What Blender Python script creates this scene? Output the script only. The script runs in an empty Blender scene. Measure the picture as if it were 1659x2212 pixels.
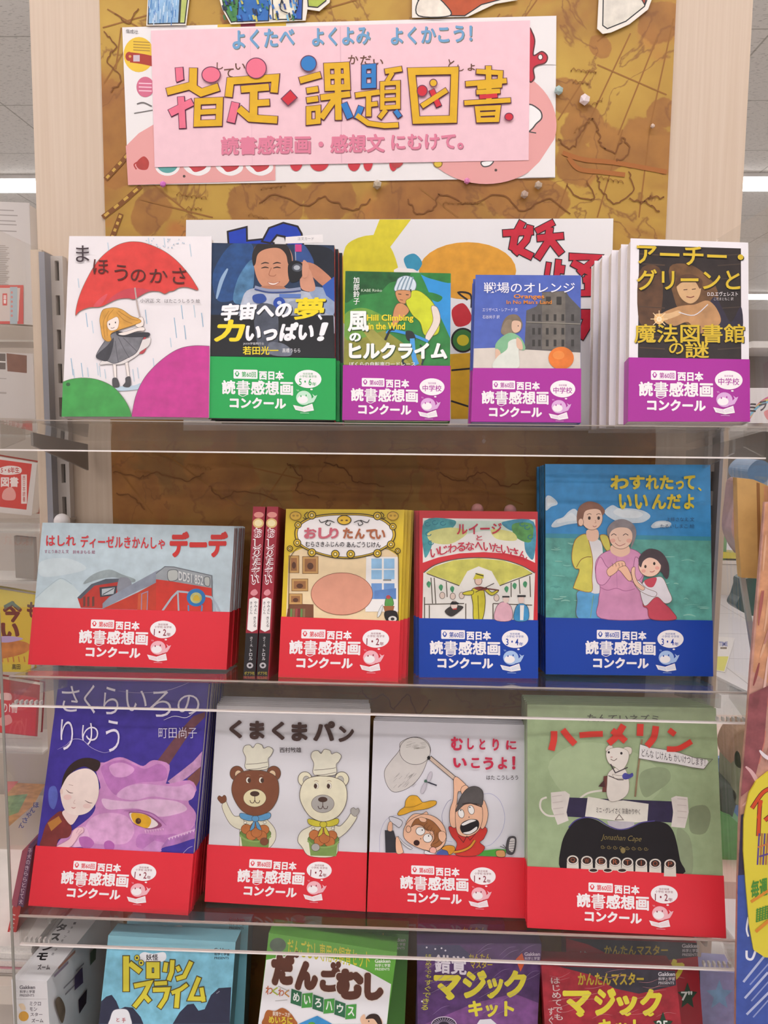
import bpy, bmesh, math, random
from mathutils import Vector, Matrix
random.seed(7)
SC = bpy.context.scene
COL = SC.collection

# ------------------------------------------------------------------ camera, world, light, exposure
FPX, PW, PH = 1720.0, 1659.0, 2212.0
CAM = Vector((0, -1.13, 1.35))
CROT = (Matrix.Rotation(math.radians(2.3), 3, 'Z') @ Matrix.Rotation(math.radians(84.0), 3, 'X')
        @ Matrix.Rotation(math.radians(0.56), 3, 'Z'))
cd = bpy.data.cameras.new('camera')
cam = bpy.data.objects.new('camera', cd)
COL.objects.link(cam)
cam.matrix_world = Matrix.Translation(CAM) @ CROT.to_4x4()
cd.sensor_fit = 'VERTICAL'
cd.sensor_height = 36.0
cd.lens = 36.0 * FPX / PH
cd.clip_start = 0.02
SC.camera = cam
SC.view_settings.view_transform = 'Standard'
SC.view_settings.look = 'None'
SC.view_settings.gamma = 1.0
SC.view_settings.exposure = 0.0
SC.view_settings.use_curve_mapping = False
LAMP = 12.3            # strength of the ceiling tubes
wd = bpy.data.worlds.new('world')
SC.world = wd
wd.use_nodes = True
wd.node_tree.nodes['Background'].inputs[0].default_value = (1.0, 0.96, 0.93, 1)
wd.node_tree.nodes['Background'].inputs[1].default_value = 0.3
try:
    SC.cycles.max_bounces = 10
    SC.cycles.transparent_max_bounces = 24
    SC.cycles.caustics_reflective = False
    SC.cycles.caustics_refractive = False
except Exception:
    pass


# ------------------------------------------------------------------ helpers
def lin(c):
    c /= 255.0
    return c / 12.92 if c <= .04045 else ((c + .055) / 1.055) ** 2.4


def rgb(h):
    if isinstance(h, str):
        h = (int(h[0:2], 16), int(h[2:4], 16), int(h[4:6], 16))
    return (lin(h[0]), lin(h[1]), lin(h[2]), 1)


MATS = {}


def mat(h, rough=.35, var=0.0, scale=70.0, spec=.4, emit=0.0, trans=None, metal=0.0):
    key = (h, rough, var, scale, spec, emit, trans, metal)
    if key in MATS:
        return MATS[key]
    m = bpy.data.materials.new('print_' + str(h))
    m.use_nodes = True
    nt = m.node_tree
    b = nt.nodes['Principled BSDF']
    c = rgb(h)
    b.inputs['Base Color'].default_value = c
    b.inputs['Roughness'].default_value = rough
    b.inputs['Specular IOR Level'].default_value = spec
    b.inputs['Metallic'].default_value = metal
    if emit:
        b.inputs['Emission Color'].default_value = c
        b.inputs['Emission Strength'].default_value = emit
    if var:
        tc = nt.nodes.new('ShaderNodeTexCoord')
        nz = nt.nodes.new('ShaderNodeTexNoise')
        nz.inputs['Scale'].default_value = scale
        nz.inputs['Detail'].default_value = 5
        nt.links.new(tc.outputs['Object'], nz.inputs['Vector'])
        rp = nt.nodes.new('ShaderNodeValToRGB')
        rp.color_ramp.elements[0].position = .3
        rp.color_ramp.elements[1].position = .7
        rp.color_ramp.elements[0].color = (c[0] * (1 - var), c[1] * (1 - var), c[2] * (1 - var), 1)
        rp.color_ramp.elements[1].color = tuple(min(.95, x * (1 + var * .8)) for x in c[:3]) + (1,)
        nt.links.new(nz.outputs['Fac'], rp.inputs['Fac'])
        nt.links.new(rp.outputs['Color'], b.inputs['Base Color'])
    MATS[key] = m
    return m


def acrylic(name, tint=(.93, .93, .92), gloss=.10, rough=.04, refl=.8):
    m = bpy.data.materials.new(name)
    m.use_nodes = True
    nt = m.node_tree
    for n in list(nt.nodes):
        nt.nodes.remove(n)
    o = nt.nodes.new('ShaderNodeOutputMaterial')
    t = nt.nodes.new('ShaderNodeBsdfTransparent')
    t.inputs[0].default_value = tint + (1,)
    g = nt.nodes.new('ShaderNodeBsdfGlossy')
    g.inputs['Roughness'].default_value = rough
    g.inputs[0].default_value = (1, 1, 1, 1)
    d = nt.nodes.new('ShaderNodeBsdfDiffuse')
    d.inputs[0].default_value = (.8, .78, .76, 1)
    lw = nt.nodes.new('ShaderNodeLayerWeight')
    lw.inputs['Blend'].default_value = .5
    pw = nt.nodes.new('ShaderNodeMath')
    pw.operation = 'POWER'
    pw.inputs[1].default_value = 5.0
    fr = nt.nodes.new('ShaderNodeMath')
    fr.operation = 'MULTIPLY_ADD'
    fr.inputs[1].default_value = refl
    fr.inputs[2].default_value = .02
    nt.links.new(lw.outputs['Facing'], pw.inputs[0])
    nt.links.new(pw.outputs[0], fr.inputs[0])
    m1 = nt.nodes.new('ShaderNodeMixShader')
    m2 = nt.nodes.new('ShaderNodeMixShader')
    m1.inputs[0].default_value = gloss
    nt.links.new(t.outputs[0], m1.inputs[1])
    nt.links.new(d.outputs[0], m1.inputs[2])
    nt.links.new(fr.outputs[0], m2.inputs[0])
    nt.links.new(m1.outputs[0], m2.inputs[1])
    nt.links.new(g.outputs[0], m2.inputs[2])
    nt.links.new(m2.outputs[0], o.inputs[0])
    return m


ACR = acrylic('clear_acrylic', (.94, .935, .925), gloss=.012)
ACR2 = acrylic('clear_acrylic_panel', (.97, .97, .965), gloss=.012, refl=.4)
ACR3 = acrylic('frosted_acrylic', (.85, .85, .84), gloss=.12)
FILM = acrylic('clear_film', (.97, .97, .97), gloss=.05, rough=.15)
EDGE = mat('efe6e0', .3)  # near-white colour stands in for light glowing in the acrylic edge
STEEL = mat('b9b2ac', .35, metal=.6)
DARK = mat('14110f', .8)


def wood(name, c1, c2, scale=9.0):
    m = bpy.data.materials.new(name)
    m.use_nodes = True
    nt = m.node_tree
    b = nt.nodes['Principled BSDF']
    b.inputs['Roughness'].default_value = .5
    tc = nt.nodes.new('ShaderNodeTexCoord')
    mp = nt.nodes.new('ShaderNodeMapping')
    mp.inputs['Scale'].default_value = (scale * 22, scale, scale * .35)
    nz = nt.nodes.new('ShaderNodeTexNoise')
    nz.inputs['Scale'].default_value = 1.0
    nz.inputs['Detail'].default_value = 6
    rp = nt.nodes.new('ShaderNodeValToRGB')
    rp.color_ramp.elements[0].position = .35
    rp.color_ramp.elements[1].position = .65
    rp.color_ramp.elements[0].color = rgb(c1)
    rp.color_ramp.elements[1].color = rgb(c2)
    nt.links.new(tc.outputs['Object'], mp.inputs[0])
    nt.links.new(mp.outputs[0], nz.inputs['Vector'])
    nt.links.new(nz.outputs['Fac'], rp.inputs[0])
    nt.links.new(rp.outputs[0], b.inputs['Base Color'])
    return m


WOOD = wood('pale_wood', 'c9b39c', 'd0bca7')


def ray(px, py):
    return CROT @ Vector(((px - PW / 2) / FPX, -(py - PH / 2) / FPX, -1.0))


def hit(px, py, P, n):
    d = ray(px, py)
    return CAM + d * ((Vector(P) - CAM).dot(n) / d.dot(n))


class Pl:
    """a plane in the room with its own frame: u right, w into the object, v up, n outwards"""
    def __init__(s, origin, u=(1, 0, 0), v=(0, 0, 1)):
        s.o = Vector(origin)
        s.u = Vector(u).normalized()
        s.v = Vector(v).normalized()
        s.w = (s.v.cross(s.u)).normalized()
        s.n = -s.w
        s.M = Matrix((s.u, s.w, s.v)).transposed()

    def loc(s, px, py, lift=0.0):
        p = hit(px, py, s.o, s.n)
        q = p - s.o
        return Vector((q.dot(s.u), -lift, q.dot(s.v)))

    def matrix(s):
        return Matrix.Translation(s.o) @ s.M.to_4x4()


def lean_plane(px, py, Y, lean, yaw=0.0):
    o = hit(px, py, (0, Y, 0), Vector((0, 1, 0)))
    l = math.radians(lean)
    R = Matrix.Rotation(math.radians(yaw), 3, 'Z')
    return Pl(o, R @ Vector((1, 0, 0)), R @ Vector((0, math.sin(l), math.cos(l))))


def link(o, parent=None):
    COL.objects.link(o)
    if parent:
        o.parent = parent
    return o


def tag(o, label=None, cat=None, group=None, kind=None):
    if label:
        o['label'] = label
    if cat:
        o['category'] = cat
    if group:
        o['group'] = group
    if kind:
        o['kind'] = kind
    return o


def empty(name, M, label, cat, group=None):
    o = link(bpy.data.objects.new(name, None))
    o.empty_display_size = .02
    o.matrix_world = M
    return tag(o, label, cat, group)


def mesh_obj(name, verts, faces, mats, idx=None, parent=None, smooth=False):
    me = bpy.data.meshes.new(name)
    me.from_pydata([tuple(v) for v in verts], [], faces)
    if not isinstance(mats, (list, tuple)):
        mats = [mats]
    for m in mats:
        me.materials.append(m)
    if idx:
        me.polygons.foreach_set('material_index', idx)
    if smooth:
        me.polygons.foreach_set('use_smooth', [True] * len(me.polygons))
    me.update()
    return link(bpy.data.objects.new(name, me), parent)


class MB:
    """collects simple solids into one mesh"""
    def __init__(s):
        s.v, s.f, s.i = [], [], []

    def prism(s, poly, y0, y1, mi=0):
        """poly: list of (x, z), counter-clockwise or not; extruded along y"""
        n, b = len(poly), len(s.v)
        s.v += [(x, y0, z) for x, z in poly] + [(x, y1, z) for x, z in poly]
        a = sum(poly[i][0] * poly[(i + 1) % n][1] - poly[(i + 1) % n][0] * poly[i][1] for i in range(n))
        r = range(n) if a > 0 else range(n - 1, -1, -1)
        r = list(r)
        s.f.append([b + i for i in r])
        s.f.append([b + n + i for i in reversed(r)])
        for k in range(n):
            i, j = r[k], r[(k + 1) % n]
            s.f.append([b + j, b + i, b + n + i, b + n + j])
        s.i += [mi] * (n + 2)
        return s

    def box(s, x0, x1, y0, y1, z0, z1, mi=0):
        return s.prism([(x0, z0), (x1, z0), (x1, z1), (x0, z1)], y0, y1, mi)

    def hexa(s, a, b, mi=0):
        """a, b: two quads of 4 points"""
        k = len(s.v)
        s.v += list(a) + list(b)
        s.f += [[k, k + 1, k + 2, k + 3], [k + 7, k + 6, k + 5, k + 4]] + \
               [[k + (i + 1) % 4, k + i, k + 4 + i, k + 4 + (i + 1) % 4] for i in range(4)]
        s.i += [mi] * 6
        return s

    def build(s, name, mats, parent=None):
        o = mesh_obj(name, s.v, s.f, mats, s.i, parent)
        bm = bmesh.new()
        bm.from_mesh(o.data)
        bmesh.ops.recalc_face_normals(bm, faces=bm.faces)
        bm.to_mesh(o.data)
        bm.free()
        return o


def bevel(o, w, seg=2):
    m = o.modifiers.new('bevel', 'BEVEL')
    m.width = w
    m.segments = seg
    m.limit_method = 'ANGLE'
    return o


TXT = {}
LASTN = [0]


def text_mesh(s, bold):
    """triangulated outlines of a string, normalised to its ink box (0..1, y down)"""
    off = max(-.02, min(bold, .004))
    k = (s, off, bold > .006)
    if k not in TXT:
        c = bpy.data.curves.new('t', 'FONT')
        c.body = s
        c.resolution_u = 3 if bold > .006 else 4
        c.offset = off
        c.align_x = 'CENTER'
        c.space_line = 1.0
        c.fill_mode = 'BOTH'
        o = bpy.data.objects.new('t', c)
        me = o.to_mesh()
        vs = [tuple(v.co) for v in me.vertices]
        fs = [tuple(p.vertices) for p in me.polygons]
        o.to_mesh_clear()
        bpy.data.objects.remove(o)
        bpy.data.curves.remove(c)
        if not vs:
            TXT[k] = ([], [], 1, 1)
        else:
            x0, x1 = min(v[0] for v in vs), max(v[0] for v in vs)
            y0, y1 = min(v[1] for v in vs), max(v[1] for v in vs)
            TXT[k] = ([((v[0] - x0) / (x1 - x0 or 1), (y1 - v[1]) / (y1 - y0 or 1)) for v in vs], fs, x1 - x0 or 1, y1 - y0 or 1)
    vs, fs, ew, eh = TXT[k]
    r = bold - off
    LASTN[0] = len(vs)
    if r <= .002 or not vs:
        return vs, fs
    n, V, F = len(vs), [], []
    ring = [(1, i * math.pi / 4) for i in range(8)] if r < .05 else [(1, i * math.pi / 8) for i in range(16)] + [(.5, i * math.pi / 3) for i in range(6)]
    for i, (q, an) in enumerate(ring):
        dx, dy = q * r * math.cos(an) / ew, q * r * math.sin(an) / eh
        V += [((a + dx - .5) / (1 + 2 * r / ew) + .5, (b + dy - .5) / (1 + 2 * r / eh) + .5) for a, b in vs]
        F += [tuple(j + i * n for j in f) for f in fs]
    return V, F


def spline(pts, closed, n=5):
    out, m = [], len(pts)
    if m < 3:
        return list(pts)
    rng = range(m) if closed else range(m - 1)
    for i in rng:
        p = [pts[(i + d) % m] if closed else pts[max(0, min(m - 1, i + d))] for d in (-1, 0, 1, 2)]
        for k in range(n):
            t = k / n
            out.append(tuple(.5 * (2 * p[1][a] + (p[2][a] - p[0][a]) * t
                             + (2 * p[0][a] - 5 * p[1][a] + 4 * p[2][a] - p[3][a]) * t * t
                             + (3 * p[1][a] - p[0][a] - 3 * p[2][a] + p[3][a]) * t ** 3) for a in (0, 1)))
    if not closed:
        out.append(tuple(pts[-1]))
    return out


def clip_poly(p, q):
    for k in range(len(q)):
        a, b = q[k], q[(k + 1) % len(q)]
        side = lambda v: (b[0] - a[0]) * (v[1] - a[1]) - (b[1] - a[1]) * (v[0] - a[0])
        out = []
        for i in range(len(p)):
            c, d = p[i], p[(i + 1) % len(p)]
            sc_, sd = side(c), side(d)
            if sc_ >= 0:
                out.append(c)
            if sc_ * sd < 0:
                out.append(lerp(c, d, sc_ / (sc_ - sd)))
        p = out
        if not p:
            return p
    return p


class Art:
    """flat print on a plane: shapes given in reference coordinates, laid on the plane as thin ink layers"""
    def __init__(s, pl, frame=(0, 0, 1), lift=.00006, step=.00002):
        s.pl, s.fr, s.lift, s.step, s.k = pl, frame, lift, step, 0
        s.parts, s.cur, s.gloss, s.clip = {}, 'illustration', .35, None

    def to(s, name):
        s.cur = name
        return s

    def _add(s, pts, faces, col, var=0.0, scale=70, per=0):
        ox, oy, sc = s.fr
        s.k += 1
        if s.clip and s.cur == 'illustration':
            P_, F_ = [], []
            for f in faces:
                g = clip_poly([pts[i] for i in f], s.clip)
                if len(g) > 2:
                    F_.append(list(range(len(P_), len(P_) + len(g))))
                    P_ += g
            pts, faces = P_, F_
            if not faces:
                return s
        h = s.lift + s.k * s.step
        d = s.parts.setdefault(s.cur, dict(v=[], f=[], i=[], m=[]))
        m = mat(col, s.gloss, var, scale) if isinstance(col, str) else col
        if m not in d['m']:
            d['m'].append(m)
        mi, b = d['m'].index(m), len(d['v'])
        d['v'] += [s.pl.loc(ox + x / sc, oy + y / sc, h + (i // per * .0000018 * (1 if len(pts) < 9 * per else .45) if per else 0)) for i, (x, y) in enumerate(pts)]
        d['f'] += [[b + i for i in f] for f in faces]
        d['i'] += [mi] * len(faces)
        return s

    def P(s, pts, col, var=0.0):
        return s._add(pts, [list(range(len(pts)))], col, var)

    def B(s, pts, col, var=0.0, n=5, out=None, w=3):
        q = spline(pts, True, n)
        s._add(q, [list(range(len(q)))], col, var)
        if out:
            s.L(pts, w, out, closed=True)
        return s

    def E(s, cx, cy, rx, ry, col, rot=0, var=0.0, out=None, w=3, n=28, a0=0, a1=360):
        r = math.radians(rot)
        full = abs(a1 - a0) >= 360
        q = []
        for i in range(n if full else n + 1):
            t = math.radians(a0 + (a1 - a0) * i / n)
            x, y = rx * math.cos(t), ry * math.sin(t)
            q.append((cx + x * math.cos(r) - y * math.sin(r), cy + x * math.sin(r) + y * math.cos(r)))
        s._add(q, [list(range(len(q)))], col, var)
        if out:
            s.L(q, w, out, closed=full, smooth=False)
        return s

    def R(s, x0, y0, x1, y1, col, var=0.0, out=None, w=2):
        q = [(x0, y0), (x1, y0), (x1, y1), (x0, y1)]
        s.P(q, col, var)
        if out:
            s.L(q, w, out, closed=True, smooth=False)
        return s

    def L(s, pts, w, col, smooth=True, closed=False, taper=False, var=0.0, cap=0.0):
        if smooth and len(pts) > 2:
            pts = spline(pts, closed, 5)
        m = len(pts)
        v, f = [], []
        for i in range(m):
            a = pts[(i - 1) % m] if closed else pts[max(0, i - 1)]
            b = pts[(i + 1) % m] if closed else pts[min(m - 1, i + 1)]
            c = pts[i]
            d1 = (c[0] - a[0], c[1] - a[1])
            d2 = (b[0] - c[0], b[1] - c[1])
            l1, l2 = math.hypot(*d1) or 1e-9, math.hypot(*d2) or 1e-9
            n1, n2 = (-d1[1] / l1, d1[0] / l1), (-d2[1] / l2, d2[0] / l2)
            if l1 < 1e-6:
                n1 = n2
            if l2 < 1e-6:
                n2 = n1
            nx, ny = n1[0] + n2[0], n1[1] + n2[1]
            l = math.hypot(nx, ny) or 1e-9
            nx, ny = nx / l, ny / l
            k = 1 / max(.5, nx * n1[0] + ny * n1[1])
            h = w / 2 * k
            if taper:
                h *= .25 + .75 * math.sin(math.pi * (i + .5) / m)
            e = (0, 0)
            if cap and not closed and i in (0, m - 1):
                sg = -1 if i == 0 else 1
                dd = d2 if i == 0 else d1
                ll = l2 if i == 0 else l1
                e = (sg * dd[0] / ll * cap, sg * dd[1] / ll * cap)
            v += [(c[0] + nx * h + e[0], c[1] + ny * h + e[1]), (c[0] - nx * h + e[0], c[1] - ny * h + e[1])]
        for i in range(m if closed else m - 1):
            j = (i + 1) % m
            f.append([2 * i, 2 * i + 1, 2 * j + 1, 2 * j])
        return s._add(v, f, col, var)

    def T(s, txt, x0, y0, x1, y1, col, bold=.0, rot=0.0, slant=0.0, lean=0.0, arc=0.0):
        vs, fs = text_mesh(txt, bold)
        if not vs:
            return s
        keep = s.cur
        if keep == 'title_lettering' and (y1 - y0) / s.fr[2] < 15.5:
            s.cur = 'small_lettering'
        r = math.tan(math.radians(rot))
        w, h = x1 - x0, y1 - y0
        q = []
        for a, b in vs:
            x = x0 + a * w + slant * h * (.5 - b) + lean * h * (b - .5)
            y = y0 + b * h + r * (a - .5) * w + arc * ((a - .5) ** 2 * 4)
            q.append((x, y))
        s._add(q, fs, col, per=LASTN[0] if bold > .006 else 0)
        s.cur = keep
        return s

    def build(s, parent, rel=None):
        out = []
        for n, d in s.parts.items():
            o = mesh_obj(n, d['v'], d['f'], d['m'], d['i'], parent)
            if rel:
                o.matrix_local = rel.matrix().inverted() @ s.pl.matrix()
            out.append(o)
        return out


def px(fr, q):
    return [(fr[0] + x / fr[2], fr[1] + y / fr[2]) for x, y in q]


def lerp(a, b, t):
    return (a[0] + (b[0] - a[0]) * t, a[1] + (b[1] - a[1]) * t)


def slab(name, label, cat, quad, pl, th, col, part='sheet', group=None, rough=.4, smooth=0, var=0.0, extra=None):
    """a board / sheet / box whose front outline is given in reference coordinates on the plane pl"""
    c = [pl.loc(*p) for p in quad]
    cx = sum(p.x for p in c) / len(c)
    zb = min(p.z for p in c)
    base = Pl(pl.o + pl.u * cx + pl.v * zb, pl.u, pl.v)
    root = empty(name, base.matrix(), label, cat, group)
    poly = [(p.x, p.z) for p in (base.loc(*p) for p in quad)]
    if smooth:
        poly = spline(poly, True, smooth)
    o = MB().prism(poly, 0, th).build(part, col if not isinstance(col, str) else mat(col, rough, var), root)
    return root, o, Art(base), base


# ------------------------------------------------------------------ room
def structure(name, verts, faces, m):
    return tag(mesh_obj(name, verts, faces, m), kind='structure')


def tile_mat(name, c, c2, size, joint, fleck=0.0):
    m = bpy.data.materials.new(name)
    m.use_nodes = True
    nt = m.node_tree
    b = nt.nodes['Principled BSDF']
    b.inputs['Roughness'].default_value = .45 if not fleck else .9
    tc = nt.nodes.new('ShaderNodeTexCoord')
    br = nt.nodes.new('ShaderNodeTexBrick')
    br.offset = 0.0
    br.inputs['Color1'].default_value = rgb(c)
    br.inputs['Color2'].default_value = rgb(c2)
    br.inputs['Mortar'].default_value = rgb(joint)
    br.inputs['Scale'].default_value = 1.0
    br.inputs['Mortar Size'].default_value = .004
    br.inputs['Brick Width'].default_value = size
    br.inputs['Row Height'].default_value = size
    nt.links.new(tc.outputs['Object'], br.inputs['Vector'])
    src = br.outputs['Color']
    if fleck:
        mp = nt.nodes.new('ShaderNodeMapping')
        mp.inputs['Scale'].default_value = (16, 75, 1)
        mp.inputs['Rotation'].default_value = (0, 0, .5)
        vo = nt.nodes.new('ShaderNodeTexNoise')
        vo.inputs['Scale'].default_value = 3.0
        vo.inputs['Detail'].default_value = 3
        nt.links.new(tc.outputs['Object'], mp.inputs[0])
        nt.links.new(mp.outputs[0], vo.inputs['Vector'])
        rp = nt.nodes.new('ShaderNodeValToRGB')
        rp.color_ramp.elements[0].position = .33
        rp.color_ramp.elements[1].position = .40
        rp.color_ramp.elements[0].color = (fleck, fleck, fleck, 1)
        rp.color_ramp.elements[1].color = (1, 1, 1, 1)
        nt.links.new(vo.outputs['Fac'], rp.inputs[0])
        mx = nt.nodes.new('ShaderNodeMix')
        mx.data_type = 'RGBA'
        mx.blend_type = 'MULTIPLY'
        mx.inputs['Factor'].default_value = 1
        nt.links.new(src, mx.inputs['A'])
        nt.links.new(rp.outputs[0], mx.inputs['B'])
        src = mx.outputs['Result']
    nt.links.new(src, b.inputs['Base Color'])
    return m


CEIL = 2.72
X0, X1, Y0, Y1 = -7.0, 7.0, -6.5, 13.0
structure('floor', [(X0, Y0, 0), (X1, Y0, 0), (X1, Y1, 0), (X0, Y1, 0)], [(0, 1, 2, 3)],
          tile_mat('floor_tiles', 'cdc8c6', 'c9c4c2', .6, 'a59f9c'))
structure('ceiling', [(X0, Y0, CEIL), (X0, Y1, CEIL), (X1, Y1, CEIL), (X1, Y0, CEIL)], [(0, 1, 2, 3)],
          tile_mat('ceiling_tiles', 'd4d0c8', 'd1cdc5', .6, 'a8a49a', .5))
WALL = mat('c8c6c4', .8, .06, 3)
structure('wall_back', [(X0, Y1, 0), (X1, Y1, 0), (X1, Y1, CEIL), (X0, Y1, CEIL)], [(0, 1, 2, 3)], WALL)
structure('wall_left', [(X0, Y0, 0), (X0, Y1, 0), (X0, Y1, CEIL), (X0, Y0, CEIL)], [(0, 1, 2, 3)], WALL)
structure('wall_right', [(X1, Y0, 0), (X1, Y1, 0), (X1, Y1, CEIL), (X1, Y0, CEIL)], [(0, 3, 2, 1)], WALL)
structure('wall_front', [(X0, Y0, 0), (X1, Y0, 0), (X1, Y0, CEIL), (X0, Y0, CEIL)], [(0, 3, 2, 1)], WALL)

TUBE = mat('fffbfd', .5, emit=LAMP)
row0 = hit(35, 391, (0, 0, CEIL), Vector((0, 0, 1))).y
rows = [-4.7, -2.75, -.8, 1.3, row0, row0 + 3.7, row0 + 5.55, row0 + 7.4]  # rearmost row, out of view, is added to brighten the lower shelves
WHITEMETAL = mat('e8e4df', .4)
for k, y in enumerate(rows):
    if y > Y1 - .4 or y < Y0 + .3:
        continue
    where = {4: 'nearest ceiling strip light seen on both sides of the display board', 5: 'second ceiling strip light beyond the board',
             6: 'third ceiling strip light beyond the board', 7: 'farthest ceiling strip light of the shop'}.get(k, 'unseen ceiling strip light above the display and the shopper')
    t = empty('ceiling_light', Matrix.Translation((0, y, CEIL)), where,
              'lamp', 'rows of ceiling strip lights')
    MB().box(-5.5, 5.5, -.11, .11, -.02, -.001).build('case', WHITEMETAL, t)
    MB().box(-5.45, 5.45, -.085, .085, -.04, -.0205).build('diffuser', TUBE, t)

# ------------------------------------------------------------------ the display board with its map
WB = Pl((0, 0, 1.3))


def map_material():
    m = bpy.data.materials.new('old_map_print')
    m.use_nodes = True
    nt = m.node_tree
    b = nt.nodes['Principled BSDF']
    b.inputs['Roughness'].default_value = .55
    tc = nt.nodes.new('ShaderNodeTexCoord')

    def noise(sc, det, dist=0.0):
        n = nt.nodes.new('ShaderNodeTexNoise')
        n.inputs['Scale'].default_value = sc
        n.inputs['Detail'].default_value = det
        n.inputs['Distortion'].default_value = dist
        nt.links.new(tc.outputs['Object'], n.inputs['Vector'])
        return n

    def ramp(src, stops):
        r = nt.nodes.new('ShaderNodeValToRGB')
        e = r.color_ramp.elements
        while len(e) < len(stops):
            e.new(.5)
        for q, (p, c) in zip(e, stops):
            q.position = p
            q.color = c if isinstance(c, tuple) else rgb(c)
        nt.links.new(src, r.inputs[0])
        return r.outputs[0]

    def mix(a, bb, fac):
        x = nt.nodes.new('ShaderNodeMix')
        x.data_type = 'RGBA'
        nt.links.new(fac, x.inputs['Factor'])
        nt.links.new(a, x.inputs['A'])
        nt.links.new(bb, x.inputs['B'])
        return x.outputs['Result']
    W, K = (1, 1, 1, 1), (0, 0, 0, 1)
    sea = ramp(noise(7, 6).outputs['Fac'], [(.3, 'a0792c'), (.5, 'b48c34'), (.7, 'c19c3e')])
    land_shade = ramp(noise(9, 6).outputs['Fac'], [(.3, '7d5626'), (.5, '91672c'), (.7, 'a67c38')])  # lower map: brown land with the shelves' shade mixed into the colour
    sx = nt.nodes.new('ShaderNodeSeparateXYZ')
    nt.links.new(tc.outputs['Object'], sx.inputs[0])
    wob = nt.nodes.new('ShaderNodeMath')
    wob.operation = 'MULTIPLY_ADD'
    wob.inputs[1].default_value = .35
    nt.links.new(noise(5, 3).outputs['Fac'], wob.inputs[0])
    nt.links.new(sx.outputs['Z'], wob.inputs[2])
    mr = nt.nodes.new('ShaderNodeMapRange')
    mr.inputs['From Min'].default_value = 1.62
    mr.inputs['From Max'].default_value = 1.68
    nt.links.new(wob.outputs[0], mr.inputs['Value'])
    base = mix(land_shade, sea, mr.outputs['Result'])
    brown = ramp(noise(26, 5).outputs['Fac'], [(.3, '8a5522'), (.7, 'a8702e')])
    patch = ramp(noise(5.2, 4, .6).outputs['Fac'], [(.47, K), (.54, (.35, .35, .35, 1)), (.61, (.95, .95, .95, 1))])
    c = mix(base, brown, patch)
    orange = ramp(noise(40, 2).outputs['Fac'], [(.3, 'b0642a'), (.7, 'bb7a35')])
    c = mix(c, orange, ramp(noise(8.3, 3, .4).outputs['Fac'], [(.60, K), (.68, (.7, .7, .7, 1))]))
    # burnt patches printed round the coasts
    dn = noise(17, 6)
    mask = None
    for (qx, qy, rr) in [(245, 250, 60), (240, 340, 60), (1222, 205, 34), (1262, 275, 40), (1432, 240, 34), (1310, 318, 46), (1390, 310, 52), (1440, 330, 40), (1250, 350, 46), (870, 430, 60),
                         (950, 440, 50), (1120, 425, 60), (1190, 440, 40), (545, 450, 50), (620, 440, 40), (520, 25, 40), (1420, 50, 40), (1296, 102, 22), (330, 460, 40), (700, 440, 50),
                         (300, 1080, 60), (480, 1020, 70), (720, 1050, 80), (1000, 1040, 90), (860, 1510, 60), (640, 1500, 70)]:
        p_ = hit(qx, qy, (0, 0, 0), Vector((0, 1, 0)))
        vd = nt.nodes.new('ShaderNodeVectorMath')
        vd.operation = 'DISTANCE'
        nt.links.new(tc.outputs['Object'], vd.inputs[0])
        vd.inputs[1].default_value = (p_.x + .05, 0, p_.z)
        m1 = nt.nodes.new('ShaderNodeMath')
        m1.operation = 'MULTIPLY_ADD'
        m1.inputs[1].default_value = -1 / (rr / FPX * 1.4)
        m1.inputs[2].default_value = 1.0
        nt.links.new(vd.outputs['Value'], m1.inputs[0])
        if mask is None:
            mask = m1.outputs[0]
        else:
            mx = nt.nodes.new('ShaderNodeMath')
            mx.operation = 'MAXIMUM'
            nt.links.new(mask, mx.inputs[0])
            nt.links.new(m1.outputs[0], mx.inputs[1])
            mask = mx.outputs[0]
    m2 = nt.nodes.new('ShaderNodeMath')
    m2.operation = 'MULTIPLY_ADD'
    m2.inputs[1].default_value = 1.6
    nt.links.new(dn.outputs['Fac'], m2.inputs[0])
    nt.links.new(mask, m2.inputs[2])
    c = mix(c, brown, ramp(m2.outputs[0], [(.92, K), (1.3, (.85, .85, .85, 1))]))
    line = ramp(noise(9, 5, .5).outputs['Fac'], [(.468, K), (.480, (.85, .85, .85, 1)), (.492, K)])
    c = mix(c, ramp(noise(50, 1).outputs['Fac'], [(0, '7a4c1e'), (1, '8c5a26')]), line)
    nt.links.new(c, b.inputs['Base Color'])
    return m


gond = empty('display_board', Matrix.Translation((-.05, 0, 0)),
             'tall pale wood display board with an old brown and yellow map print', 'display')


def board_x(pxl, py):
    return hit(pxl, py, (0, 0, 0), Vector((0, 1, 0))).x + .05


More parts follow.
